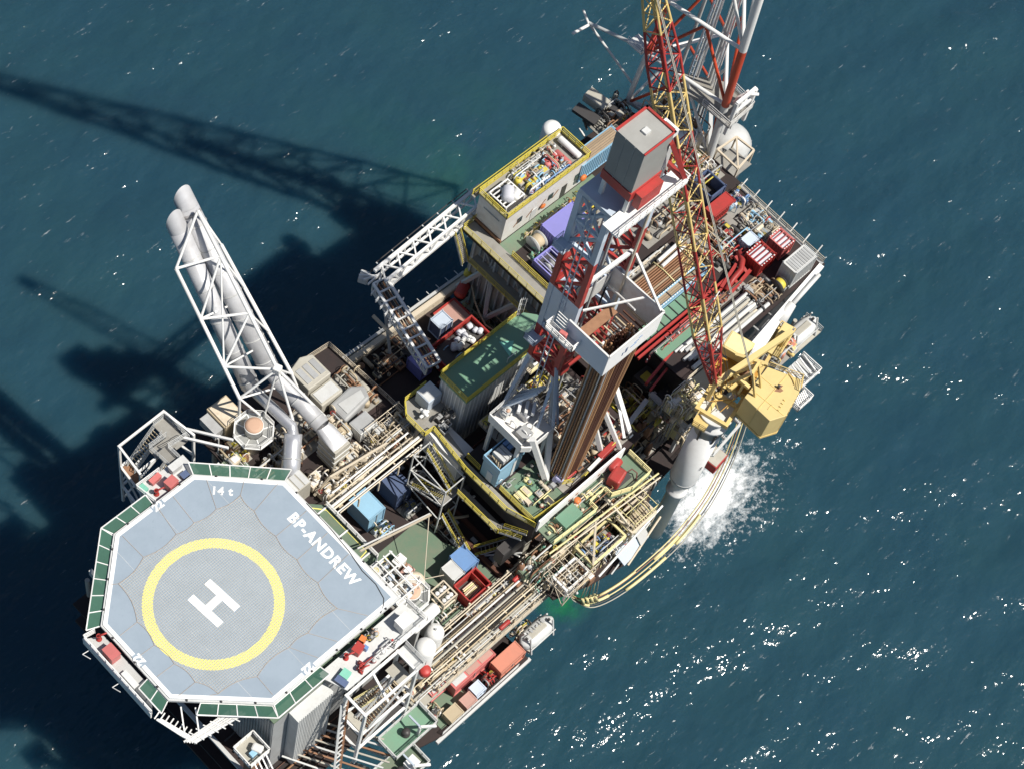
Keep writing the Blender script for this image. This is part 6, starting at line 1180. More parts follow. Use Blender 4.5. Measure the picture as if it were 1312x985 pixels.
# ------------------------------------------------------------------ main deck cargo
def build_cargo():
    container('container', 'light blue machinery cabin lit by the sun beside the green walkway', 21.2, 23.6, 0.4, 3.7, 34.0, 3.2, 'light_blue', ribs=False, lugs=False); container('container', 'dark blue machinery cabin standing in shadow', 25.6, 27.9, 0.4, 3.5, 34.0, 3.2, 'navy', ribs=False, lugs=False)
    plant('engine_skid', 'brown engine parts behind the light blue cabin', 'machinery', 20.2, 24.0, 4.0, 6.2, 34.0, 81, 26, 2.2, ('rusty', 'dark_grey', 'tan', 'black')); plant('engine_skid', 'dark engine parts behind the shaded blue cabin', 'machinery', 24.6, 28.2, 3.8, 6.0, 34.0, 82, 26, 2.2, ('rusty', 'dark_grey', 'black'))  # engine palettes darkened to paint deeper shade into the trench
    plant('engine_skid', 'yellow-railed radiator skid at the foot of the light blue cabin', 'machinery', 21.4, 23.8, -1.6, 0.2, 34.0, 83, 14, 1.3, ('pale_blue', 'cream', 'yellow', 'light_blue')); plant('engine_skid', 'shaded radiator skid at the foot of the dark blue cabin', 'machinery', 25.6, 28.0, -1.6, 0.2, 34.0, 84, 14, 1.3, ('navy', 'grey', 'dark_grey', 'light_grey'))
    container('container', 'bright blue closed container on the sunlit green deck', 25.3, 27.4, -11.2, -8.7, 34.02, 2.6, 'blue', ribs=False); container('container', 'grey container beside the bright blue one', 23.6, 25.2, -11.2, -9.1, 34.02, 2.5, 'light_grey', ribs=False)
    c = container('cargo_basket', 'bright red open basket loaded with pipes on the green deck', 23.3, 26.7, -14.05, -11.5, 34.02, 2.2, 'red', 'basket', open_top=True, ribs=False)
    for k in range(7): rod('loaded_pipe', (23.7 + 0.1 * k, -13.6 + 0.24 * k, 34.6 + 0.1 * (k % 2)), (26.0, -13.4 + 0.2 * k, 34.7), 0.1, ('cream', 'tan', 'pale_yellow')[k % 3], c)
    MB().box(26.0, 26.1, -13.9, -11.6, 34.3, 36.0).build('divider', 'red', c)
    v = thing('vent_tower', 'white vent pipe capped tan inside a mesh platform at the helideck corner', 'vent', (16.8, -10.7, 34)); cx_, cy_ = 16.6, -10.6
    oc = [(cx_ + 2.1 * math.cos(math.pi / 8 + i * math.pi / 4), cy_ + 2.1 * math.sin(math.pi / 8 + i * math.pi / 4)) for i in range(8)]; ic = [(cx_ + math.cos(math.pi / 8 + i * math.pi / 4), cy_ + math.sin(math.pi / 8 + i * math.pi / 4)) for i in range(8)]
    for i in range(8):
        j = (i + 1) % 8; MB().prism([ic[i], oc[i], oc[j], ic[j]], 42.35, 42.4).build('mesh_panel', 'mesh_sheet', v); rod('spoke', (*ic[i], 42.4), (*oc[i], 42.4), 0.06, 'white', v, square=True); rod('rim', (*oc[i], 42.4), (*oc[j], 42.4), 0.07, 'white', v, square=True)
    MB().lathe((cx_, cy_, 34), [(0.9, 0), (0.9, 9.4), (1.02, 9.45), (1.02, 9.7)], 24).build('vent_pipe', 'white', v); MB().lathe((cx_, cy_, 43.7), [(0.95, 0), (0.95, 0.1), (0.5, 0.15), (0.02, 0.16)], 24).build('cap', 'peach', v); railing([(p[0], p[1], 42.4) for p in oc], v, 'white', 1.0, closed=True, kick=False)
    s = thing('hose_reel', 'cream round hose reel next to the corner vent pipe', 'reel', (20.2, -8.5, 34)); MB().lathe((20.0, -8.4, 36.0), [(0.05, 0), (1.25, 0.02), (1.25, 0.15), (0.5, 0.17), (0.5, 1.1), (1.15, 1.12), (1.15, 1.25), (0.45, 1.27), (0.45, 0.9), (0.05, 0.9)], 28).build('drum', 'cream', s); MB().lathe((20.0, -8.4, 34.02), [(0.8, 0), (0.8, 2.0)], 16).build('stand', 'tan', s)
    g = thing('valve_rack', 'cream rack of white bottles beside the bright red basket', 'rack', (21.6, -11.4, 34))
    for x in (20.6, 22.6):
        for y in (-12.6, -10.4): rod('post', (x, y, 34.02), (x, y, 36.8), 0.08, 'cream', g, square=True)
    for z in (35.4, 36.8):
        for p, q in (((20.6, -12.6), (22.6, -12.6)), ((22.6, -12.6), (22.6, -10.4)), ((22.6, -10.4), (20.6, -10.4)), ((20.6, -10.4), (20.6, -12.6)), ((20.6, -11.5), (22.6, -11.5))): rod('beam', (*p, z), (*q, z), 0.08, 'cream', g, square=True)
    for x in (21.1, 21.7, 22.2):
        for y in (-12.1, -11.0): MB().vessel((x, y, 34.1), (x, y, 36.7), 0.26).build('bottle', 'white', g)
    for i, (x, y, lab) in enumerate(((21.0, -5.0, 'white'), (20.8, -6.6, 'pinkish white'))):
        w = thing('pump_box', lab + ' boxy pump unit in the row on the green deck', 'pump', (x, y, 34)); MB().cbox((x, y, 35.0), 1.5, 1.1, 1.5, 0.1).build('body', ('white', 'faded_pink')[i], w, 0.08); MB().cbox((x, y, 35.8), 0.9, 0.7, 0.25, 0.1).build('lid', 'white', w, 0.05); MB().cbox((x, y, 34.12), 1.8, 1.3, 0.2, 0.1).build('bed', 'rusty', w)
    b = thing('white_tank', 'white bullet-shaped tank pointing out from the helideck corner', 'tank', (16.4, -13, 38)); MB().vessel((14.2, -13.2, 41.2), (18.4, -13.1, 41.2), 0.72, 22).build('shell', 'white', b)
    for x in (15.2, 17.4): MB().box(x - 0.2, x + 0.2, -13.7, -12.6, 34.02, 40.6).build('saddle', 'light_grey', b)
    b = thing('white_tank', 'squat white dome tank on the deck beside the bullet-shaped tank', 'tank', (17, -14.4, 36)); MB().lathe((17.0, -14.6, 34), [(1.0, 0), (1.05, 0.1), (1.05, 4.6), (0.9, 5.1), (0.4, 5.35), (0.02, 5.4)], 26).build('shell', 'white', b); MB().lathe((17.0, -14.6, 39.35), [(0.12, 0), (0.12, 0.3)], 8).build('nozzle', 'grey', b)
    b = thing('white_tank', 'tall white cone-bottomed silo tucked under the helideck corner', 'tank', (13, -16.0, 34)); MB().lathe((13.0, -16.4, 36), [(0.3, 0), (1.1, 1.8), (1.15, 8.6), (0.9, 9.2), (0.02, 9.4)], 26).build('shell', 'white', b)
    q = thing('fire_hose_box', 'round red hose box below the white silo', 'box', (12.4, -17.8, 40)); MB().lathe((12.1, -17.7, 41.2), [(0.6, 0), (0.65, 0.1), (0.65, 0.8), (0.5, 0.95), (0.02, 1.0)], 14).build('body', 'red', q)
    # cargo on the far side of the deck
    c = container('cargo_basket', 'long red open basket crammed with white sacks and tools', 41.9, 49.2, 9.2, 12.4, 34.42, 2.3, 'red', 'basket', open_top=True, ribs=False, lugs=False)
    rng = random.Random(9)
    for k in range(16): x, y = rng.uniform(44.4, 48.6), rng.uniform(9.8, 11.9); MB().vessel((x - 0.4, y, 36.3 + rng.random() * 0.3), (x + 0.4, y + rng.uniform(-0.4, 0.4), 36.4), rng.uniform(0.3, 0.5), 10).build('sack', 'tarp' if k % 3 else 'white', c)
    for k in range(9): elbow_pipe(rng, 42.2, 45, 9.5, 12.1, 34.7, 1.8, 0.07).build('tool', ('light_blue', 'dark_grey', 'light_grey', 'red')[k % 4], c)
    MB().box(42.1, 49.0, 9.4, 12.2, 35.4, 35.9).build('cargo_layer', 'dark_grey', c)
    for k in range(6): rod('sleeper', (49.6 + 0.05 * k, 6.4 + 0.3 * k, 34.6), (47.6 + 0.05 * k, 6.2 + 0.3 * k, 34.6), (0.1, 0.1), 'light_grey', c, square=True) if False else None
    container('container', 'blue-grey box with pale lid beside the long red basket', 44.8, 46.8, 13.3, 15.1, 34.4, 2.6, 'navy', top='pale_blue', ribs=False, frame='pale_blue')
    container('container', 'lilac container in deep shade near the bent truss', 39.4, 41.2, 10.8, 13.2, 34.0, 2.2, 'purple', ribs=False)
    f = thing('float', 'red oval float at the seaward deck edge', 'float', (51.4, 16.0, 34)); MB().vessel((50.4, 15.8, 35.4), (52.6, 16.6, 35.6), 0.75).build('body', 'red', f); MB().box(50.8, 52.2, 15.6, 16.8, 34, 34.8).build('cradle', 'dark_grey', f)
    f = thing('buoy', 'yellowish round buoy beside the red float', 'buoy', (53.2, 17.0, 34)); MB().vessel((52.8, 16.9, 36.4), (53.8, 17.4, 36.4), 0.55).build('body', 'yellow', f); rod('stand', (53.3, 17.1, 34), (53.3, 17.1, 36), 0.2, 'dark_grey', f)
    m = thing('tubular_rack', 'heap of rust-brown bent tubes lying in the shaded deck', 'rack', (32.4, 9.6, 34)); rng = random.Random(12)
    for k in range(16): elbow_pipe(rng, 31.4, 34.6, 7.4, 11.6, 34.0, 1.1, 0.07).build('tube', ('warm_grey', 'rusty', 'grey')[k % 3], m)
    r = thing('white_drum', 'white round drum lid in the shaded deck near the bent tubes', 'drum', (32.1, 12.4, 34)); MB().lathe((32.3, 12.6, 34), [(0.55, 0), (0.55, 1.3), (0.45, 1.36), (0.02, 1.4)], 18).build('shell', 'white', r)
    plant('pump_skid', 'rusty valve skid behind the long red basket', 'machinery', 42.0, 49.4, 6.4, 8.8, 34.0, 86, 26, 1.5, ('rusty', 'tan', 'dark_grey', 'cream', 'yellow')); plant('pump_skid', 'dark pipework under the module wall', 'pipework', 50.6, 53.0, 4.6, 16.0, 29.0, 87, 40, 5.0, ('tan', 'rusty', 'warm_grey', 'dark_grey'), base=None)
    h = thing('hose_coil', 'slack brown hose trailing over the dark deck edge', 'hose', (51, 12, 34)); MB().path([(52.4, 15.6, 36.4), (51.8, 14.2, 35.0), (51.2, 12.6, 34.6), (50.6, 11.0, 34.7), (51.0, 9.4, 34.6), (51.8, 8.0, 34.5)], 0.12, 8).build('hose', 'tan', h)
    # stair tower between main deck and walkway
    s = thing('stair_tower', 'white lattice stair tower with yellow handrails in the shadow gap', 'stairs', (28.8, -2.4, 34))
    for (x, y) in ((27.4, 0.8), (29.9, 0.8), (29.9, -4.8), (27.0, -4.8)): rod('post', (x, y, 34), (x, y, 45), 0.07, 'light_grey', s, square=True)
    for z in (37.6, 41.2, 44.8):
        for p, q in (((27.4, 0.8), (29.9, 0.8)), ((29.9, 0.8), (29.9, -4.8)), ((29.9, -4.8), (27.0, -4.8)), ((27.0, -4.8), (27.4, 0.8))): rod('beam', (*p, z), (*q, z), 0.06, 'light_grey', s, square=True)
    for z in (37.6, 41.2): rod('brace', (27.4, 0.8, z), (27.0, -4.8, z + 3.6), 0.07, 'white', s, square=True); rod('brace', (27.4, 0.8, z + 3.6), (29.9, 0.8, z), 0.07, 'white', s, square=True)
    stairs((28.0, 0.2, 37.6), (28.0, -4.2, 41.2), 0.9, s); stairs((29.3, -4.2, 41.2), (29.3, 0.2, 44.8), 0.9, s); stairs((27.8, -9.2, 34.1), (28.0, -4.8, 37.6), 0.9, s); MB().box(27.2, 29.8, -4.7, -3.9, 41.15, 41.2).build('landing', 'grating', s); MB().box(27.2, 29.8, 0.1, 0.8, 37.55, 37.6).build('landing', 'grating', s)
    w = thing('stair_walkway', 'yellow-railed walkway stepping down along the drilling module', 'walkway', (29.4, -9, 40)); MB().box(29.0, 30.1, -11.4, -5.0, 42.0, 42.1).build('deck_plate', 'grating', w); railing([(29.0, -5.0, 42.1), (29.0, -11.4, 42.1), (30.0, -12.6, 42.1)], w, 'yellow', 1.1, 1.2, 0.045); stairs((29.6, -14.4, 45.2), (29.6, -11.4, 42.2), 0.9, w)
    for y in (-6, -10.6): rod('bracket', (31.2, y, 40), (29.0, y, 42), 0.1, 'white', w, square=True)
    w = thing('stairs', 'brown stairs with white brace near the pipe rack corner', 'stairs', (31, -12, 34)); stairs((28.6, -9.6, 34.1), (33.6, -13.2, 37.6), 1.0, w); rod('brace', (29.2, -10.6, 34.2), (31.8, -13.8, 36.6), 0.08, 'white', w, square=True); rod('brace', (31.2, -10.8, 34.2), (31.2, -14.0, 36.8), 0.08, 'white', w, square=True)
    b = thing('pipe_offcut', 'pale pipe offcut lying between the dark skid beams', 'offcut', (30, -5.6, 34)); MB().path([(29.6, -5.0, 34.75), (30.4, -5.6, 34.8), (31.2, -6.0, 34.7)], 0.18, 8).build('offcut', 'tan', b)
build_cargo()

# ------------------------------------------------------------------ sunlit side towards the glitter: pipe rack, boats, hoses
def build_south_side():
    t = thing('pipe_rack', 'long rack of cream and white process pipes along the sunlit platform side', 'pipes', (22, -16.4, 34))
    rng = random.Random(20)
    for k in range(15):
        y = -14.4 - k * 0.31; z = 35.0 + rng.uniform(0, 1.2); r = rng.choice((0.07, 0.09, 0.13, 0.18)); a, b = 10.5 + rng.uniform(0, 5), 36.0 + rng.uniform(-6, 1)
        m = rng.choice(('cream', 'white_rust', 'warm_grey', 'light_grey', 'cream', 'tan')); rod('pipe', (a, y, z), (b, y, z), r, m, t, 10)
        for q in range(rng.randrange(1, 4)):
            x = rng.uniform(a, b); rod('flange', (x, y, z), (x + 0.14, y, z), r * 1.6, rng.choice(('tan', 'grey', 'cream', 'dark_grey')), t, 10)
    for k in range(9): x = 11 + k * 3; rod('support', (x, -14.2, 34.8), (x, -19.0, 34.8), 0.1, 'tan', t, square=True); rod('support', (x, -14.3, 34), (x, -14.3, 36.6), 0.09, 'cream', t, square=True); rod('support', (x, -18.8, 33), (x, -18.8, 36.2), 0.09, 'cream', t, square=True)
    MB().box(9.5, 36.5, -19.1, -14.1, 33.5, 33.8).build('bed_plate', 'warm_grey', t)
    railing([(14, -19.0, 33.8), (36, -19.0, 33.8)], t, 'cream', 1.1, 1.5, 0.04)
    plant('valve_station', 'rusty and white valves crowded midway along the pipe rack', 'valves', 22.0, 30.0, -15.8, -14.4, 34.0, 91, 34, 1.8, ('tan', 'white', 'rusty', 'cream', 'grey'), base=None); plant('valve_station', 'mint and cream valves at the drilling end of the pipe rack', 'valves', 29.8, 36.0, -18.8, -14.6, 34.0, 92, 40, 2.4, ('cream', 'mint', 'tan', 'white', 'warm_grey'), base=None); plant('valve_station', 'cream valves at the helideck end of the pipe rack', 'valves', 11.0, 19.5, -18.6, -15.2, 34.0, 93, 40, 1.9, ('cream', 'white_rust', 'tan', 'light_grey'), base=None)
    for i, (x, y) in enumerate(((29.4, -15.6), (24.2, -18.7))):
        r = thing('gas_bottle', ('red bottle lying on the pipe rack nearest the red basket', 'red bottle lying at the outer edge of the pipe rack')[i], 'bottle', (x, y, 35)); MB().vessel((x - 0.8, y, 36.5), (x + 0.8, y, 36.5), 0.28, 12).build('shell', 'red', r); MB().tube((x + 0.8, y, 36.5), (x + 1.0, y, 36.5), 0.08, 8).build('valve', 'dark_grey', r)
    # lower boat deck
    d = thing('boat_deck', 'narrow low deck with green paint carrying lifeboat and salmon containers', 'deck', (20, -20.5, 30)); MB().prism([(9, -18.4), (25.6, -18.6), (25.6, -22.4), (12, -22.4), (9, -21.6)], 30.4, 30.7).build('deck_plate', 'brown_deck', d); MB().box(12.4, 17.5, -21.8, -18.8, 30.7, 30.71).build('green_paint', 'green_deck', d)
    rod('fender_beam', (11, -22.5, 30.4), (25.8, -22.5, 30.4), (0.2, 0.25), 'light_grey', d, square=True); railing([(12, -22.3, 30.7), (24, -22.3, 30.7)], d, 'light_grey', 1.0)
    for x in (14, 20, 25): rod('knee_brace', (x, -22, 30.3), (x, -17, 26), 0.2, 'warm_grey', d, square=True)
    c = container('container', 'faded pink container of three bays beside the pipe rack', 16.0, 22.2, -19.9, -18.2, 30.72, 2.5, 'pink_red', ribs=False, lugs=False, frame='pink_red')
    for k in range(3): MB().box(16.2 + k * 2.05, 18.0 + k * 2.05, -19.7, -18.4, 33.18, 33.24).build('roof_panel', ('light_grey', 'faded_pink', 'faded_pink')[k], c)
    container('container', 'salmon flat container between lifeboat and pink container', 21.4, 25.2, -21.9, -20.2, 30.72, 1.9, 'salmon', ribs=False, lugs=False)
    c = container('cage', 'small pink framed cage box beside the green landing', 13.2, 15.4, -18.9, -17.4, 31.8, 2.3, 'light_grey', 'cage', frame='pink_red', ribs=False, lugs=False)
    for k in range(3): rod('roof_bar', (13.4 + k * 0.7, -18.9, 34.12), (13.6 + k * 0.7, -17.4, 34.12), 0.06, 'pink_red', c, square=True)
    rod('stand', (14.3, -18.1, 30.7), (14.3, -18.1, 31.8), 0.6, 'dark_grey', c, square=True)
    plant('deck_gear', 'red drums and rusty tools beside the salmon container', 'gear', 19.4, 21.2, -22.0, -20.4, 30.72, 95, 16, 1.1, ('rusty', 'red', 'grey', 'black'), base=None); plant('deck_gear', 'yellow and cream fittings between pipe rack and lifeboat', 'gear', 25.4, 28.4, -20.2, -18.9, 30.72, 96, 18, 2.0, ('yellow', 'cream', 'tan', 'dark_grey'), base=None)
    for i, (x0, x1, y0, y1, m, lab) in enumerate(((17.6, 19.0, -21.9, -20.6, 'pale_blue', 'pale blue-grey small box on the low boat deck'), (15.8, 17.3, -22.2, -20.9, 'faded_pink', 'faded pink small box at the edge of the low boat deck'), (13.4, 15.2, -22.2, -20.8, 'tan', 'tan small box at the edge of the low boat deck'))): container('container', lab, x0, x1, y0, y1, 30.72, 1.4, m, 'box', ribs=False, lugs=False)
    def lifeboat(label, cx, cy, z, L_, W, rz, m='light_grey'):
        o = thing('lifeboat', label, 'lifeboat', (cx, cy, z)); R_ = Matrix.Rotation(rz, 3, 'Z')
        def sec(s): return max(0.06, (1 - abs(s) ** 3.2)) ** 0.5
        b = MB(); n, k = 17, 12; v = []
        for i in range(n):
            s = -1 + 2 * i / (n - 1); w = W / 2 * sec(s); h0 = 0.35 + 0.45 * abs(s) ** 3
            for j in range(k):
                a = math.pi * 2 * j / k; yy = w * math.copysign(abs(math.cos(a)) ** 0.6, math.cos(a)); zz = (0.95 * abs(math.sin(a)) ** 0.7 if math.sin(a) > 0 else -1.0 * abs(math.sin(a)) ** 0.8 * (1 - h0 * 0.4)); q_ = R_ @ Vector((s * L_ / 2, yy, 0)); v.append((cx + q_.x, cy + q_.y, z + 1.2 + zz * (0.75 + 0.25 * sec(s))))
        b._add(v, [(i * k + j, i * k + (j + 1) % k, (i + 1) * k + (j + 1) % k, (i + 1) * k + j) for i in range(n - 1) for j in range(k)], True); b.f += [tuple(reversed(range(k))), tuple((n - 1) * k + j for j in range(k))]; b.sm += [False, False]; b.build('hull', m, o)
        def loc(x, y, zz): q_ = R_ @ Vector((x, y, 0)); return (cx + q_.x, cy + q_.y, z + zz)
        MB().cbox(loc(0, 0, 2.12), L_ * 0.5, W * 0.34, 0.2, rz).build('canopy_ridge', 'warm_grey', o, 0.08); MB().cbox(loc(-L_ * 0.32, 0, 2.15), 0.8, 0.7, 0.5, rz).build('helm_hood', m, o, 0.15)
        for s in (-0.36, 0.36):
            MB().cbox(loc(L_ * s, 0, 2.35), 0.3, 0.3, 0.3, rz).build('hook', 'dark_grey', o)
            for e in (-1, 1): rod('davit_arm', loc(L_ * s, e * W * 0.55, 0.0), loc(L_ * s, e * W * 0.2, 3.2), 0.09, 'light_grey', o, square=True)
        for e in (-1, 1): rod('grab_line', loc(-L_ * 0.4, e * W * 0.51, 1.3), loc(L_ * 0.4, e * W * 0.51, 1.3), 0.05, 'light_grey', o, square=True)
        MB().cbox(loc(0, 0, 0.06), L_ * 0.8, W * 0.9, 0.1, rz).build('cradle', 'warm_grey', o); return o
    lb = lifeboat('grey covered lifeboat with dark canopy markings on the near platform side', 28.0, -21.0, 30.72, 5.0, 2.3, 0.0)
    for k in range(6): MB().cbox((26.9 + 0.45 * k, -20.62, 33.0), 0.3 if k % 2 else 0.12, 0.5 if k % 3 else 0.2, 0.03, 0.1 * (k % 2)).build('canopy_mark', 'grey', lb)
    lifeboat('grey covered lifeboat behind the yellow crane', 77.4, -16.4, 38.4, 5.4, 2.3, 0.0)
    # green landings with davits
    for i, (x0, x1, y0, y1, z, lab) in enumerate(((4.7, 10.8, -21.8, -18.9, 36.0, 'upper green landing with a white davit beside the stair tower'), (2.6, 8.0, -24.0, -20.6, 33.0, 'lower green landing with a white box near the bottom edge'))):
        g = thing('green_landing', lab, 'landing', ((x0 + x1) / 2, (y0 + y1) / 2, z)); MB().box(x0, x1, y0, y1, z - 0.2, z).build('deck_plate', 'green_roof' if i == 0 else 'green_deck', g); railing([(x0, y1, z), (x0, y0, z), (x1, y0, z), (x1, y1, z)], g, 'light_grey', 1.1, 1.2, 0.055, closed=True)
        xc = x0 + 0.62 * (x1 - x0); rod('davit_post', (xc, y0 + 0.5, z), (xc, y0 + 0.5, z + 2.4), 0.14, 'white', g, square=True); rod('davit_arm', (xc, y0 + 0.5, z + 2.4), (xc + 1.6, y0 - 0.4, z + 1.5), 0.14, 'white', g, square=True); rod('davit_arm', (xc, y0 + 0.5, z + 2.4), (xc + 0.1, y1 - 0.6, z + 2.0), 0.1, 'pale_blue', g, square=True); MB().lathe((xc - 1.0, y0 + 1.4, z), [(0.5, 0), (0.5, 0.3), (0.25, 0.4), (0.25, 0.7), (0.45, 0.75), (0.45, 0.9), (0.02, 0.95)], 12).build('winch', 'dark_grey', g); rod('support', ((x0 + x1) / 2, y1, z - 0.3), ((x0 + x1) / 2, y1 + 3, z - 4), 0.2, 'light_grey', g, square=True); rod('support', (x0 + 0.3, y1, z - 0.3), (x0 + 0.3, y1 + 3, z - 4), 0.2, 'light_grey', g, square=True)
    w = thing('white_locker', 'bright white box on the lower green landing', 'locker', (6.2, -22.6, 33)); MB().cbox((6.3, -22.9, 33.7), 1.4, 1.2, 1.4, 0.05).build('body', 'white', w, 0.05); MB().cbox((6.3, -22.9, 34.44), 1.46, 1.26, 0.08, 0.05).build('lid', 'white', w)
    # lower process decks outside the drilling module
    p = thing('process_deck', 'crowded lower deck of frames and pipework below the green ledge', 'deck', (42, -19, 34)); MB().prism([(31, -16.0), (58, -14.9), (58, -17.2), (50, -18.0), (46.2, -20.2), (41, -22.6), (35.6, -21.6), (31, -20.0)], 35.0, 35.3).build('deck_plate', 'brown_deck', p); MB().box(47.2, 58.2, -14.9, -6.4, 34.4, 34.8).build('inner_plate', 'brown_deck', p)
    for (x0, x1, y0, y1, z, m) in ((36.2, 41.6, -20.6, -17.8, 38.4, 'pale_yellow'), (42.2, 46.2, -21.0, -18.4, 39.0, 'cream'), (31.8, 35.4, -20.8, -18.6, 38.0, 'white')):
        q = ((x0, y0), (x1, y0), (x1, y1), (x0, y1))
        for i in range(4): rod('frame_beam', (*q[i], z), (*q[(i + 1) % 4], z), 0.13, m, p, square=True); rod('frame_post', (*q[i], 35.3), (*q[i], z), 0.11, m, p, square=True)
    rod('frame_brace', (36.2, -20.6, 38.4), (38.4, -17.8, 42.5), 0.12, 'cream', p, square=True); rod('frame_brace', (40.4, -16.6, 44.6), (42.4, -20.2, 39.4), 0.12, 'cream', p, square=True)
    MB().box(36.4, 41.4, -20.4, -18.0, 36.6, 36.7).build('green_floor', 'green_deck', p); MB().prism([(40.0, -20.2), (43.6, -20.0), (42.6, -22.6), (39.6, -22.8)], 36.6, 36.75).build('blue_plate', 'pale_blue', p); MB().prism([(43.8, -20.0), (45.6, -19.4), (44.4, -22.2), (42.8, -22.4)], 36.8, 36.95).build('grey_plate', 'light_grey', p)
    for k in range(10): rod('grating_bar', (42.5 + k * 0.36, -20.9, 39.5), (42.7 + k * 0.36, -19.4, 39.5), (0.1, 0.06), 'tan', p, square=True)
    rod('edge_pipe', (36, -21.9, 37.6), (47.5, -20.9, 38.8), 0.14, 'white', p); rod('edge_pipe', (40, -23.0, 36.6), (47.2, -21.4, 37.0), 0.14, 'cream', p); rod('edge_pipe', (38, -22.4, 36.0), (47, -20.8, 36.4), 0.1, 'light_grey', p)
    plant('equipment_skid', 'blue tarpaulin and yellow gear inside the pale yellow frame', 'gear', 36.6, 41.2, -20.2, -18.2, 36.7, 101, 24, 1.4, ('blue', 'yellow', 'navy', 'dark_grey', 'grey')); plant('equipment_skid', 'brown-grey pipework inside the cream frame', 'pipework', 42.4, 46.0, -20.6, -18.6, 35.3, 102, 40, 3.2, ('tan', 'rusty', 'cream', 'grey', 'dark_grey'), base=None); plant('equipment_skid', 'white and rusty pipework inside the white corner frame', 'pipework', 32.0, 36.2, -21.4, -18.4, 35.3, 103, 36, 2.4, ('cream', 'white', 'rusty', 'light_grey', 'tan'), base=None)
    plant('equipment_skid', 'dark process pipework beside the crane column', 'pipework', 47.6, 57.8, -14.6, -6.8, 34.8, 104, 70, 4.2, ('dark_grey', 'rusty', 'warm_grey', 'black', 'tan')); plant('equipment_skid', 'grey and cream hoses beside the crane column foot', 'hoses', 46.6, 51.0, -18.4, -15.2, 35.3, 105, 34, 2.6, ('light_grey', 'cream', 'tan', 'dark_grey'), base=None); plant('equipment_skid', 'pale tangled pipework behind the crane column', 'pipework', 54.4, 58.2, -17.2, -10.5, 38.0, 106, 50, 4.4, ('cream', 'white_rust', 'pale_yellow', 'light_grey', 'tan'), base=None); plant('equipment_skid', 'cream fittings under the green ledge edge', 'pipework', 36.5, 46.8, -18.4, -15.4, 35.3, 107, 44, 3.0, ('cream', 'tan', 'green_deck', 'warm_grey', 'rusty'), base=None)
    m = thing('grey_walkway', 'grey railed catwalk in the gap between derrick and crane', 'walkway', (54, -13, 41)); MB().box(55.0, 55.8, -16.6, -10.6, 42.0, 42.1).build('deck_plate', 'light_grey', m); railing([(55, -10.6, 42.1), (55, -16.6, 42.1), (57.6, -16.9, 42.1)], m, 'light_grey', 1.0); rod('beam', (47.8, -12.2, 42), (54.4, -10.9, 42), 0.28, 'light_grey', m, square=True); MB().box(55.9, 58.0, -16.4, -11.0, 41.6, 41.7).build('black_floor', 'black', m); MB().box(56.2, 57.2, -15.4, -14.6, 41.7, 41.9).build('yellow_mat', 'yellow', m); rod('post', (55.4, -16, 34.8), (55.4, -16, 42), 0.2, 'light_grey', m, square=True)
    y = thing('yellow_box', 'yellow-topped dark box with orange rim in the gap below the racking box', 'box', (57.0, -8.6, 40)); MB().box(55.8, 58.2, -9.8, -7.6, 40.6, 41.6).build('body', 'dark_grey', y, 0.04); MB().box(56.2, 57.4, -9.2, -8.2, 41.6, 41.9).build('top', 'yellow', y, 0.05); rod('post', (57, -8.6, 34.8), (57, -8.6, 40.6), 0.3, 'dark_grey', y, square=True)
    r = thing('red_box', 'red box with grey netted top hung beside the crane column', 'box', (57.6, -20.6, 36)); MB().cbox((57.6, -20.6, 37.0), 2.4, 1.9, 1.6, 0.1).build('body', 'red', r, 0.05); MB().cbox((57.6, -20.6, 37.86), 2.2, 1.7, 0.1, 0.1).build('top', 'warm_grey', r); rod('bracket', (57.6, -20.2, 36.2), (57.6, -14.8, 35.6), 0.16, 'grey', r, square=True)
    k = thing('steel_platform', 'open steel platform hanging beside the crane under the yellow house', 'platform', (58, -19, 40))
    for a, b in (((55.6, -20.8), (61.2, -20.2)), ((61.2, -20.2), (61.4, -17.2)), ((61.4, -17.2), (56, -17.2)), ((58.4, -20.5), (58.6, -17.2)), ((56.0, -17.2), (55.6, -20.8))): rod('beam', (*a, 41), (*b, 41), 0.16, 'light_grey', k, square=True)
    railing([(55.6, -20.8, 41), (61.2, -20.2, 41), (61.4, -17.2, 41)], k, 'light_grey', 1.0); rod('support', (60, -19, 41), (60, -13.4, 38), 0.2, 'light_grey', k, square=True)
    b = thing('boat_platform', 'white railed grating platform outboard behind the yellow crane house', 'platform', (73.5, -20.6, 36))
    for (x0, x1, y0, y1, z) in ((70.6, 76.0, -21.4, -18.4, 38.0), (70.4, 73.0, -23.0, -21.45, 37.0)):
        MB().box(x0, x1, y0, y1, z - 0.12, z).build('grating_plate', 'light_grey', b); railing([(x0, y1, z), (x0, y0, z), (x1, y0, z), (x1, y1, z)], b, 'white', 1.1, 1.0, 0.05)
        for q in range(7): rod('hull_bar', (x0 + 0.4 + q * (x1 - x0 - 0.8) / 6, y0 + 0.2, z + 0.3), (x0 + 0.7 + q * (x1 - x0 - 0.8) / 6, y1 - 0.2, z + 0.8), 0.08, 'white', b, square=True)
    rod('support', (73, -19, 37.8), (73, -13, 34), 0.2, 'light_grey', b, square=True); rod('support', (78, -16.4, 38.2), (76, -13, 34), 0.25, 'light_grey', b, square=True); MB().box(74.6, 80.4, -17.8, -15.0, 38.1, 38.35).build('boat_bed', 'warm_grey', b); railing([(80.4, -17.8, 38.35), (80.4, -15.0, 38.35)], b, 'light_grey', 1.0)
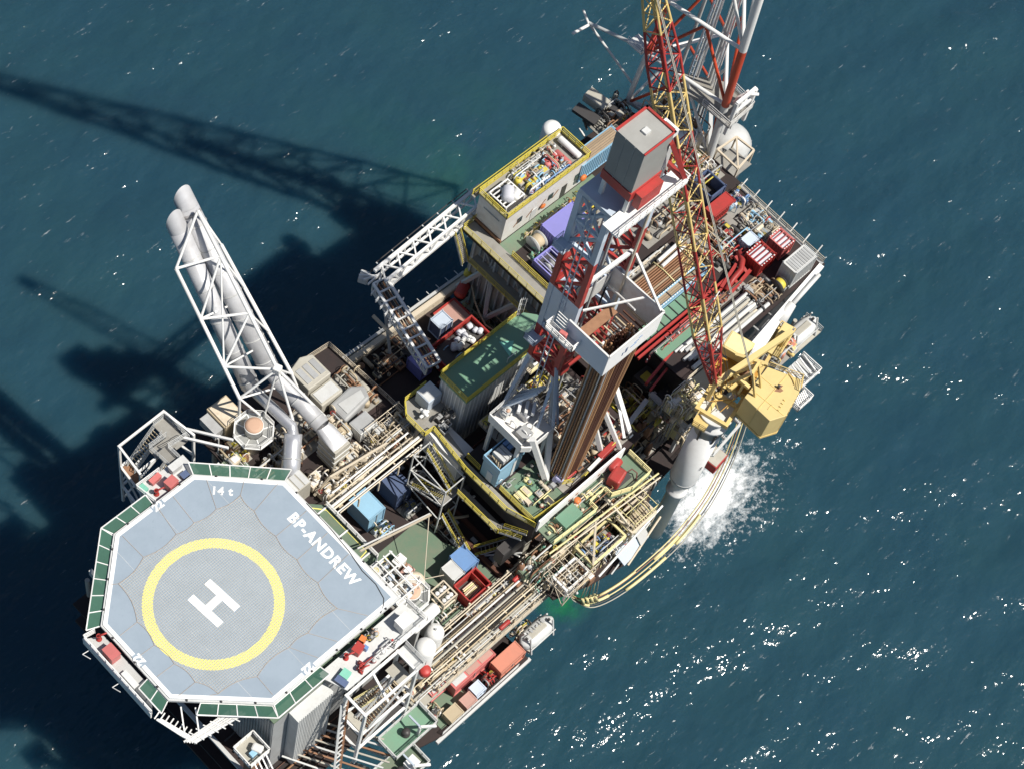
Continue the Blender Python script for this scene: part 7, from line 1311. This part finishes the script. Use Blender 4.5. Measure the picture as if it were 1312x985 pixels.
    plant('winch_unit', 'yellow-painted winches between white column and lifeboat', 'machinery', 70.6, 74.4, -18.2, -15.6, 41.0, 111, 26, 1.8, ('boom_yellow', 'crane_yellow', 'salmon', 'light_grey')); rod('post', (72.5, -17, 34), (72.5, -17, 41), 0.4, 'light_grey', b, square=True)
    # long hoses slung low over the water
    h = thing('hose_bundle', 'pale yellow hoses slung in a long curve over the water', 'hoses', (46, -22, 20))
    base = [(35.2, -19.2, 33), (36.4, -19.4, 27), (38.3, -19.6, 22.5), (39.9, -21.4, 21.6), (44.1, -22.6, 22), (50.9, -23.0, 22.4), (56.0, -22.7, 23), (60.5, -21.9, 25), (64.5, -20.4, 29), (67.5, -18.6, 33)]
    def smooth(P_, n=5):
        V = [Vector(q) for q in P_]; out = []
        for i in range(len(V) - 1):
            p0, p1, p2, p3 = V[max(0, i - 1)], V[i], V[i + 1], V[min(len(V) - 1, i + 2)]
            for j in range(n): s = j / n; out.append(0.5 * ((2 * p1) + (p2 - p0) * s + (2 * p0 - 5 * p1 + 4 * p2 - p3) * s * s + (3 * p1 - p0 - 3 * p2 + p3) * s ** 3))
        return out + [V[-1]]
    sm = smooth(base)
    for k, (dy, dz, m) in enumerate(((0, 0, 'dark_grey'), (0.35, 0.1, 'pale_yellow'), (0.75, 0.25, 'rusty'), (1.05, 0.1, 'pale_yellow'), (-0.3, -0.1, 'warm_grey'))): MB().path([q + Vector((0, dy * min(1, i / 8), dz)) for i, q in enumerate(sm)], 0.07 + 0.02 * (k % 2), 7).build('hose', m, h)
    for a, b_, dy in ((14, 19, 0.35), (20, 26, -0.2), (17, 23, 0.9), (12, 15, -0.1), (24, 29, 0.6), (27, 33, 0.1)): MB().path([sm[i] + Vector((0, dy, 0.18)) for i in range(a, b_)], 0.19, 9).build('float_collar', 'pale_yellow', h)
    for k in range(5): MB().path([(36.4 + 0.5 * k, -20.8, 36.5), (37.0 + 0.5 * k, -20.6 - 0.1 * k, 30), (38.2 + 0.45 * k, -20.2 - 0.25 * k, 24)], 0.07, 6).build('hanger', ('pale_yellow', 'cream', 'rusty')[k % 3], h)
    for k in range(4): MB().path([(38.4 + 0.5 * k, -20.4 - 0.2 * k, 24.2), (38.9 + 0.5 * k, -20.6 - 0.3 * k, 22.2)], 0.17, 8).build('end_collar', 'pale_yellow', h)
build_south_side()

# ------------------------------------------------------------------ more gear where the decks are crowded
def build_extra_gear():
    plant('pipe_manifold', 'cream piping packed around the foot of the big stack', 'pipework', 22.9, 25.6, 6.2, 11.8, 41.6, 201, 34, 2.0, ('cream', 'tan', 'cream', 'light_grey'), base=None)
    plant('pipe_manifold', 'cream pipes and drums between vent tower and silver bend', 'pipework', 12.4, 19.0, 8.6, 12.2, 41.6, 202, 40, 2.0, ('cream', 'tan', 'rusty', 'light_grey'), base=None)
    plant('pipe_manifold', 'thin cream piping beside the ribbed filter box', 'pipework', 16.8, 19.4, 3.4, 7.2, 41.6, 203, 26, 2.6, ('cream', 'white_rust', 'tan'), base=None)
    plant('deck_gear', 'small tools scattered along the shaded deck near the skid beams', 'gear', 31.4, 36.0, -2.4, 6.5, 34.0, 204, 34, 1.3, ('dark_grey', 'rusty', 'black', 'pipe_dark'), base=None)  # darker palettes on these shaded-deck items paint in the trench's deep shade
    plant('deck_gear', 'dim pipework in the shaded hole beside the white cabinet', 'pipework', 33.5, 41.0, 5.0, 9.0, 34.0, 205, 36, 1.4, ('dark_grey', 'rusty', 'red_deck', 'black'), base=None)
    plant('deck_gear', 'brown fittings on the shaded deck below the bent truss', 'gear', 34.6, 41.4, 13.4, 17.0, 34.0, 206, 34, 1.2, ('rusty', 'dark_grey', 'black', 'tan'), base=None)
    plant('deck_gear', 'little crates and fittings on the sunlit green deck edge', 'gear', 18.6, 22.6, -13.6, -12.8, 34.01, 207, 14, 0.8, ('white', 'cream', 'grey', 'rusty'), base=None)
    plant('deck_gear', 'brown gear between green deck and skid beams', 'gear', 27.0, 28.6, -8.4, -2.6, 34.0, 208, 20, 0.9, ('rusty', 'dark_grey', 'tan', 'grey'), base=None)
    plant('ledge_gear', 'cream pipes and boxes on the green ledge near the locker', 'gear', 31.8, 41.8, -17.0, -15.0, 44.9, 209, 30, 0.8, ('cream', 'pale_yellow', 'grey', 'green_deck', 'rusty'), base=None, pr=(0.03, 0.07))
    plant('ledge_gear', 'hoses and fittings on the sunlit drill floor corner', 'gear', 32.0, 36.6, -14.2, -8.6, 45.52, 210, 22, 0.7, ('grey', 'pale_yellow', 'green_deck', 'cream', 'dark_grey'), base=None, pr=(0.03, 0.06))
    plant('process_pipework', 'dense pale pipework at the outer edge below the cream frame', 'pipework', 38.0, 46.0, -21.4, -19.6, 35.3, 211, 44, 2.6, ('cream', 'white_rust', 'pale_yellow', 'tan', 'light_grey'), base=None)
    plant('process_pipework', 'brown pipework between pipe rack and drilling module corner', 'pipework', 29.4, 36.4, -17.4, -14.9, 35.3, 212, 46, 4.0, ('cream', 'tan', 'rusty', 'light_grey', 'green_deck'), base=None)
    plant('process_pipework', 'yellow-painted pipework deep in the gap behind the derrick', 'pipework', 49.0, 55.0, -13.8, -7.2, 39.4, 213, 44, 2.8, ('dark_grey', 'yellow', 'tan', 'rusty'), base=None)
    plant('process_pipework', 'cream scaffold-like pipework beside the crane column top', 'pipework', 54.2, 59.2, -16.2, -12.8, 43.0, 214, 44, 3.2, ('cream', 'pale_yellow', 'white_rust', 'tan'), base=None, pr=(0.04, 0.09))
    plant('pipe_deck_gear', 'red and grey fittings along the pipe deck red beams', 'gear', 55.4, 72.0, -8.6, -7.7, 45.6, 215, 36, 0.9, ('red', 'grey', 'dark_grey', 'pink_red', 'light_grey'), base=None)
    plant('pipe_deck_gear', 'small rusty parts around the cable reel and plywood', 'gear', 71.8, 76.4, -13.0, -9.2, 45.64, 216, 28, 0.9, ('rusty', 'tan', 'grey', 'dark_grey', 'wood'), base=None)
    plant('pipe_deck_gear', 'blue and grey tool boxes beside the small light blue box', 'gear', 73.2, 82.6, -4.6, -3.6, 45.6, 217, 26, 1.1, ('light_blue', 'grey', 'red', 'dark_grey', 'cream'), base=None)
    plant('roof_gear', 'pale sacks and crates along the seaward edge of the cabin roof', 'gear', 57.8, 66.2, 17.4, 18.6, 51, 218, 24, 0.8, ('white', 'grey', 'tan', 'light_grey'), base=None)
    plant('roof_gear', 'blue pallets and white crates on the cabin roof facing the derrick', 'gear', 58.4, 65.8, 14.5, 15.4, 51, 219, 22, 0.9, ('light_blue', 'white', 'blue', 'tan', 'light_grey'), base=None)
    plant('module_gear', 'dark winches beside the yellow-railed roof walkway', 'machinery', 54.2, 58.2, 3.0, 6.0, 45.81, 220, 26, 1.4, ('dark_grey', 'navy', 'grey', 'green_roof'), base=None)
    plant('module_gear', 'hoses and drums at the foot of the white cabin wall', 'gear', 56.0, 69.0, 12.4, 13.2, 45.82, 221, 26, 0.8, ('green_roof', 'yellow', 'rusty', 'tan', 'grey'), base=None, pr=(0.03, 0.07))
    plant('flare_piping', 'pale risers and elbows crowded under the flare tower', 'pipework', 81.0, 84.4, 8.0, 17.0, 45.8, 222, 56, 4.5, ('cream', 'white', 'light_grey', 'tan', 'rusty'), base=None)
    plant('landing_gear', 'cream pipework beside the tall stair tower foot', 'pipework', 8.8, 13.4, -21.0, -18.8, 31.0, 223, 30, 3.0, ('cream', 'light_grey', 'tan', 'white_rust'), base=None)
    plant('helideck_rim_gear', 'white fittings and cables crowded at the uncut helideck corner', 'gear', 12.6, 15.6, -12.2, -7.0, 47.3, 224, 34, 1.2, ('white', 'light_grey', 'cream', 'pale_blue'), base=None, pr=(0.03, 0.07))
    plant('helideck_rim_gear', 'white brackets and cables along the helideck edge by the vent tower', 'gear', 6.4, 11.4, 9.0, 12.2, 49.2, 225, 26, 1.2, ('white', 'light_grey', 'cream'), base='green_deck', pr=(0.03, 0.07))
    # scaffold poles standing about the process decks
    for i, (x0, x1, y0, y1, z, h, m, lab) in enumerate(((31.2, 36.2, -21.2, -17.6, 35.3, 5.0, 'cream', 'cream scaffold frame at the drilling end of the pipe rack'), (42.4, 46.2, -20.8, -17.6, 35.3, 5.6, 'pale_yellow', 'pale yellow scaffold frame beside the cream frame'), (25.8, 31.0, 2.8, 7.0, 41.6, 2.8, 'cream', 'cream scaffold frame over the outer deck corner pipework'))):
        t = thing('scaffold', lab, 'scaffold', ((x0 + x1) / 2, (y0 + y1) / 2, z)); nx_, ny_ = 3, 2
        for a in range(nx_ + 1):
            for b in range(ny_ + 1): x, y = x0 + (x1 - x0) * a / nx_, y0 + (y1 - y0) * b / ny_; rod('standard', (x, y, z), (x, y, z + h), 0.05, m, t, 6)
        for zz in (z + h * 0.5, z + h - 0.2):
            for b in range(ny_ + 1): y = y0 + (y1 - y0) * b / ny_; rod('ledger', (x0, y, zz), (x1, y, zz), 0.05, m, t, 6)
            for a in range(nx_ + 1): x = x0 + (x1 - x0) * a / nx_; rod('transom', (x, y0, zz), (x, y1, zz), 0.05, m, t, 6)
        rod('diagonal', (x0, y0, z), (x1, y0, z + h), 0.05, m, t, 6); rod('diagonal', (x0, y1, z + h), (x0, y0, z), 0.05, m, t, 6)
build_extra_gear()
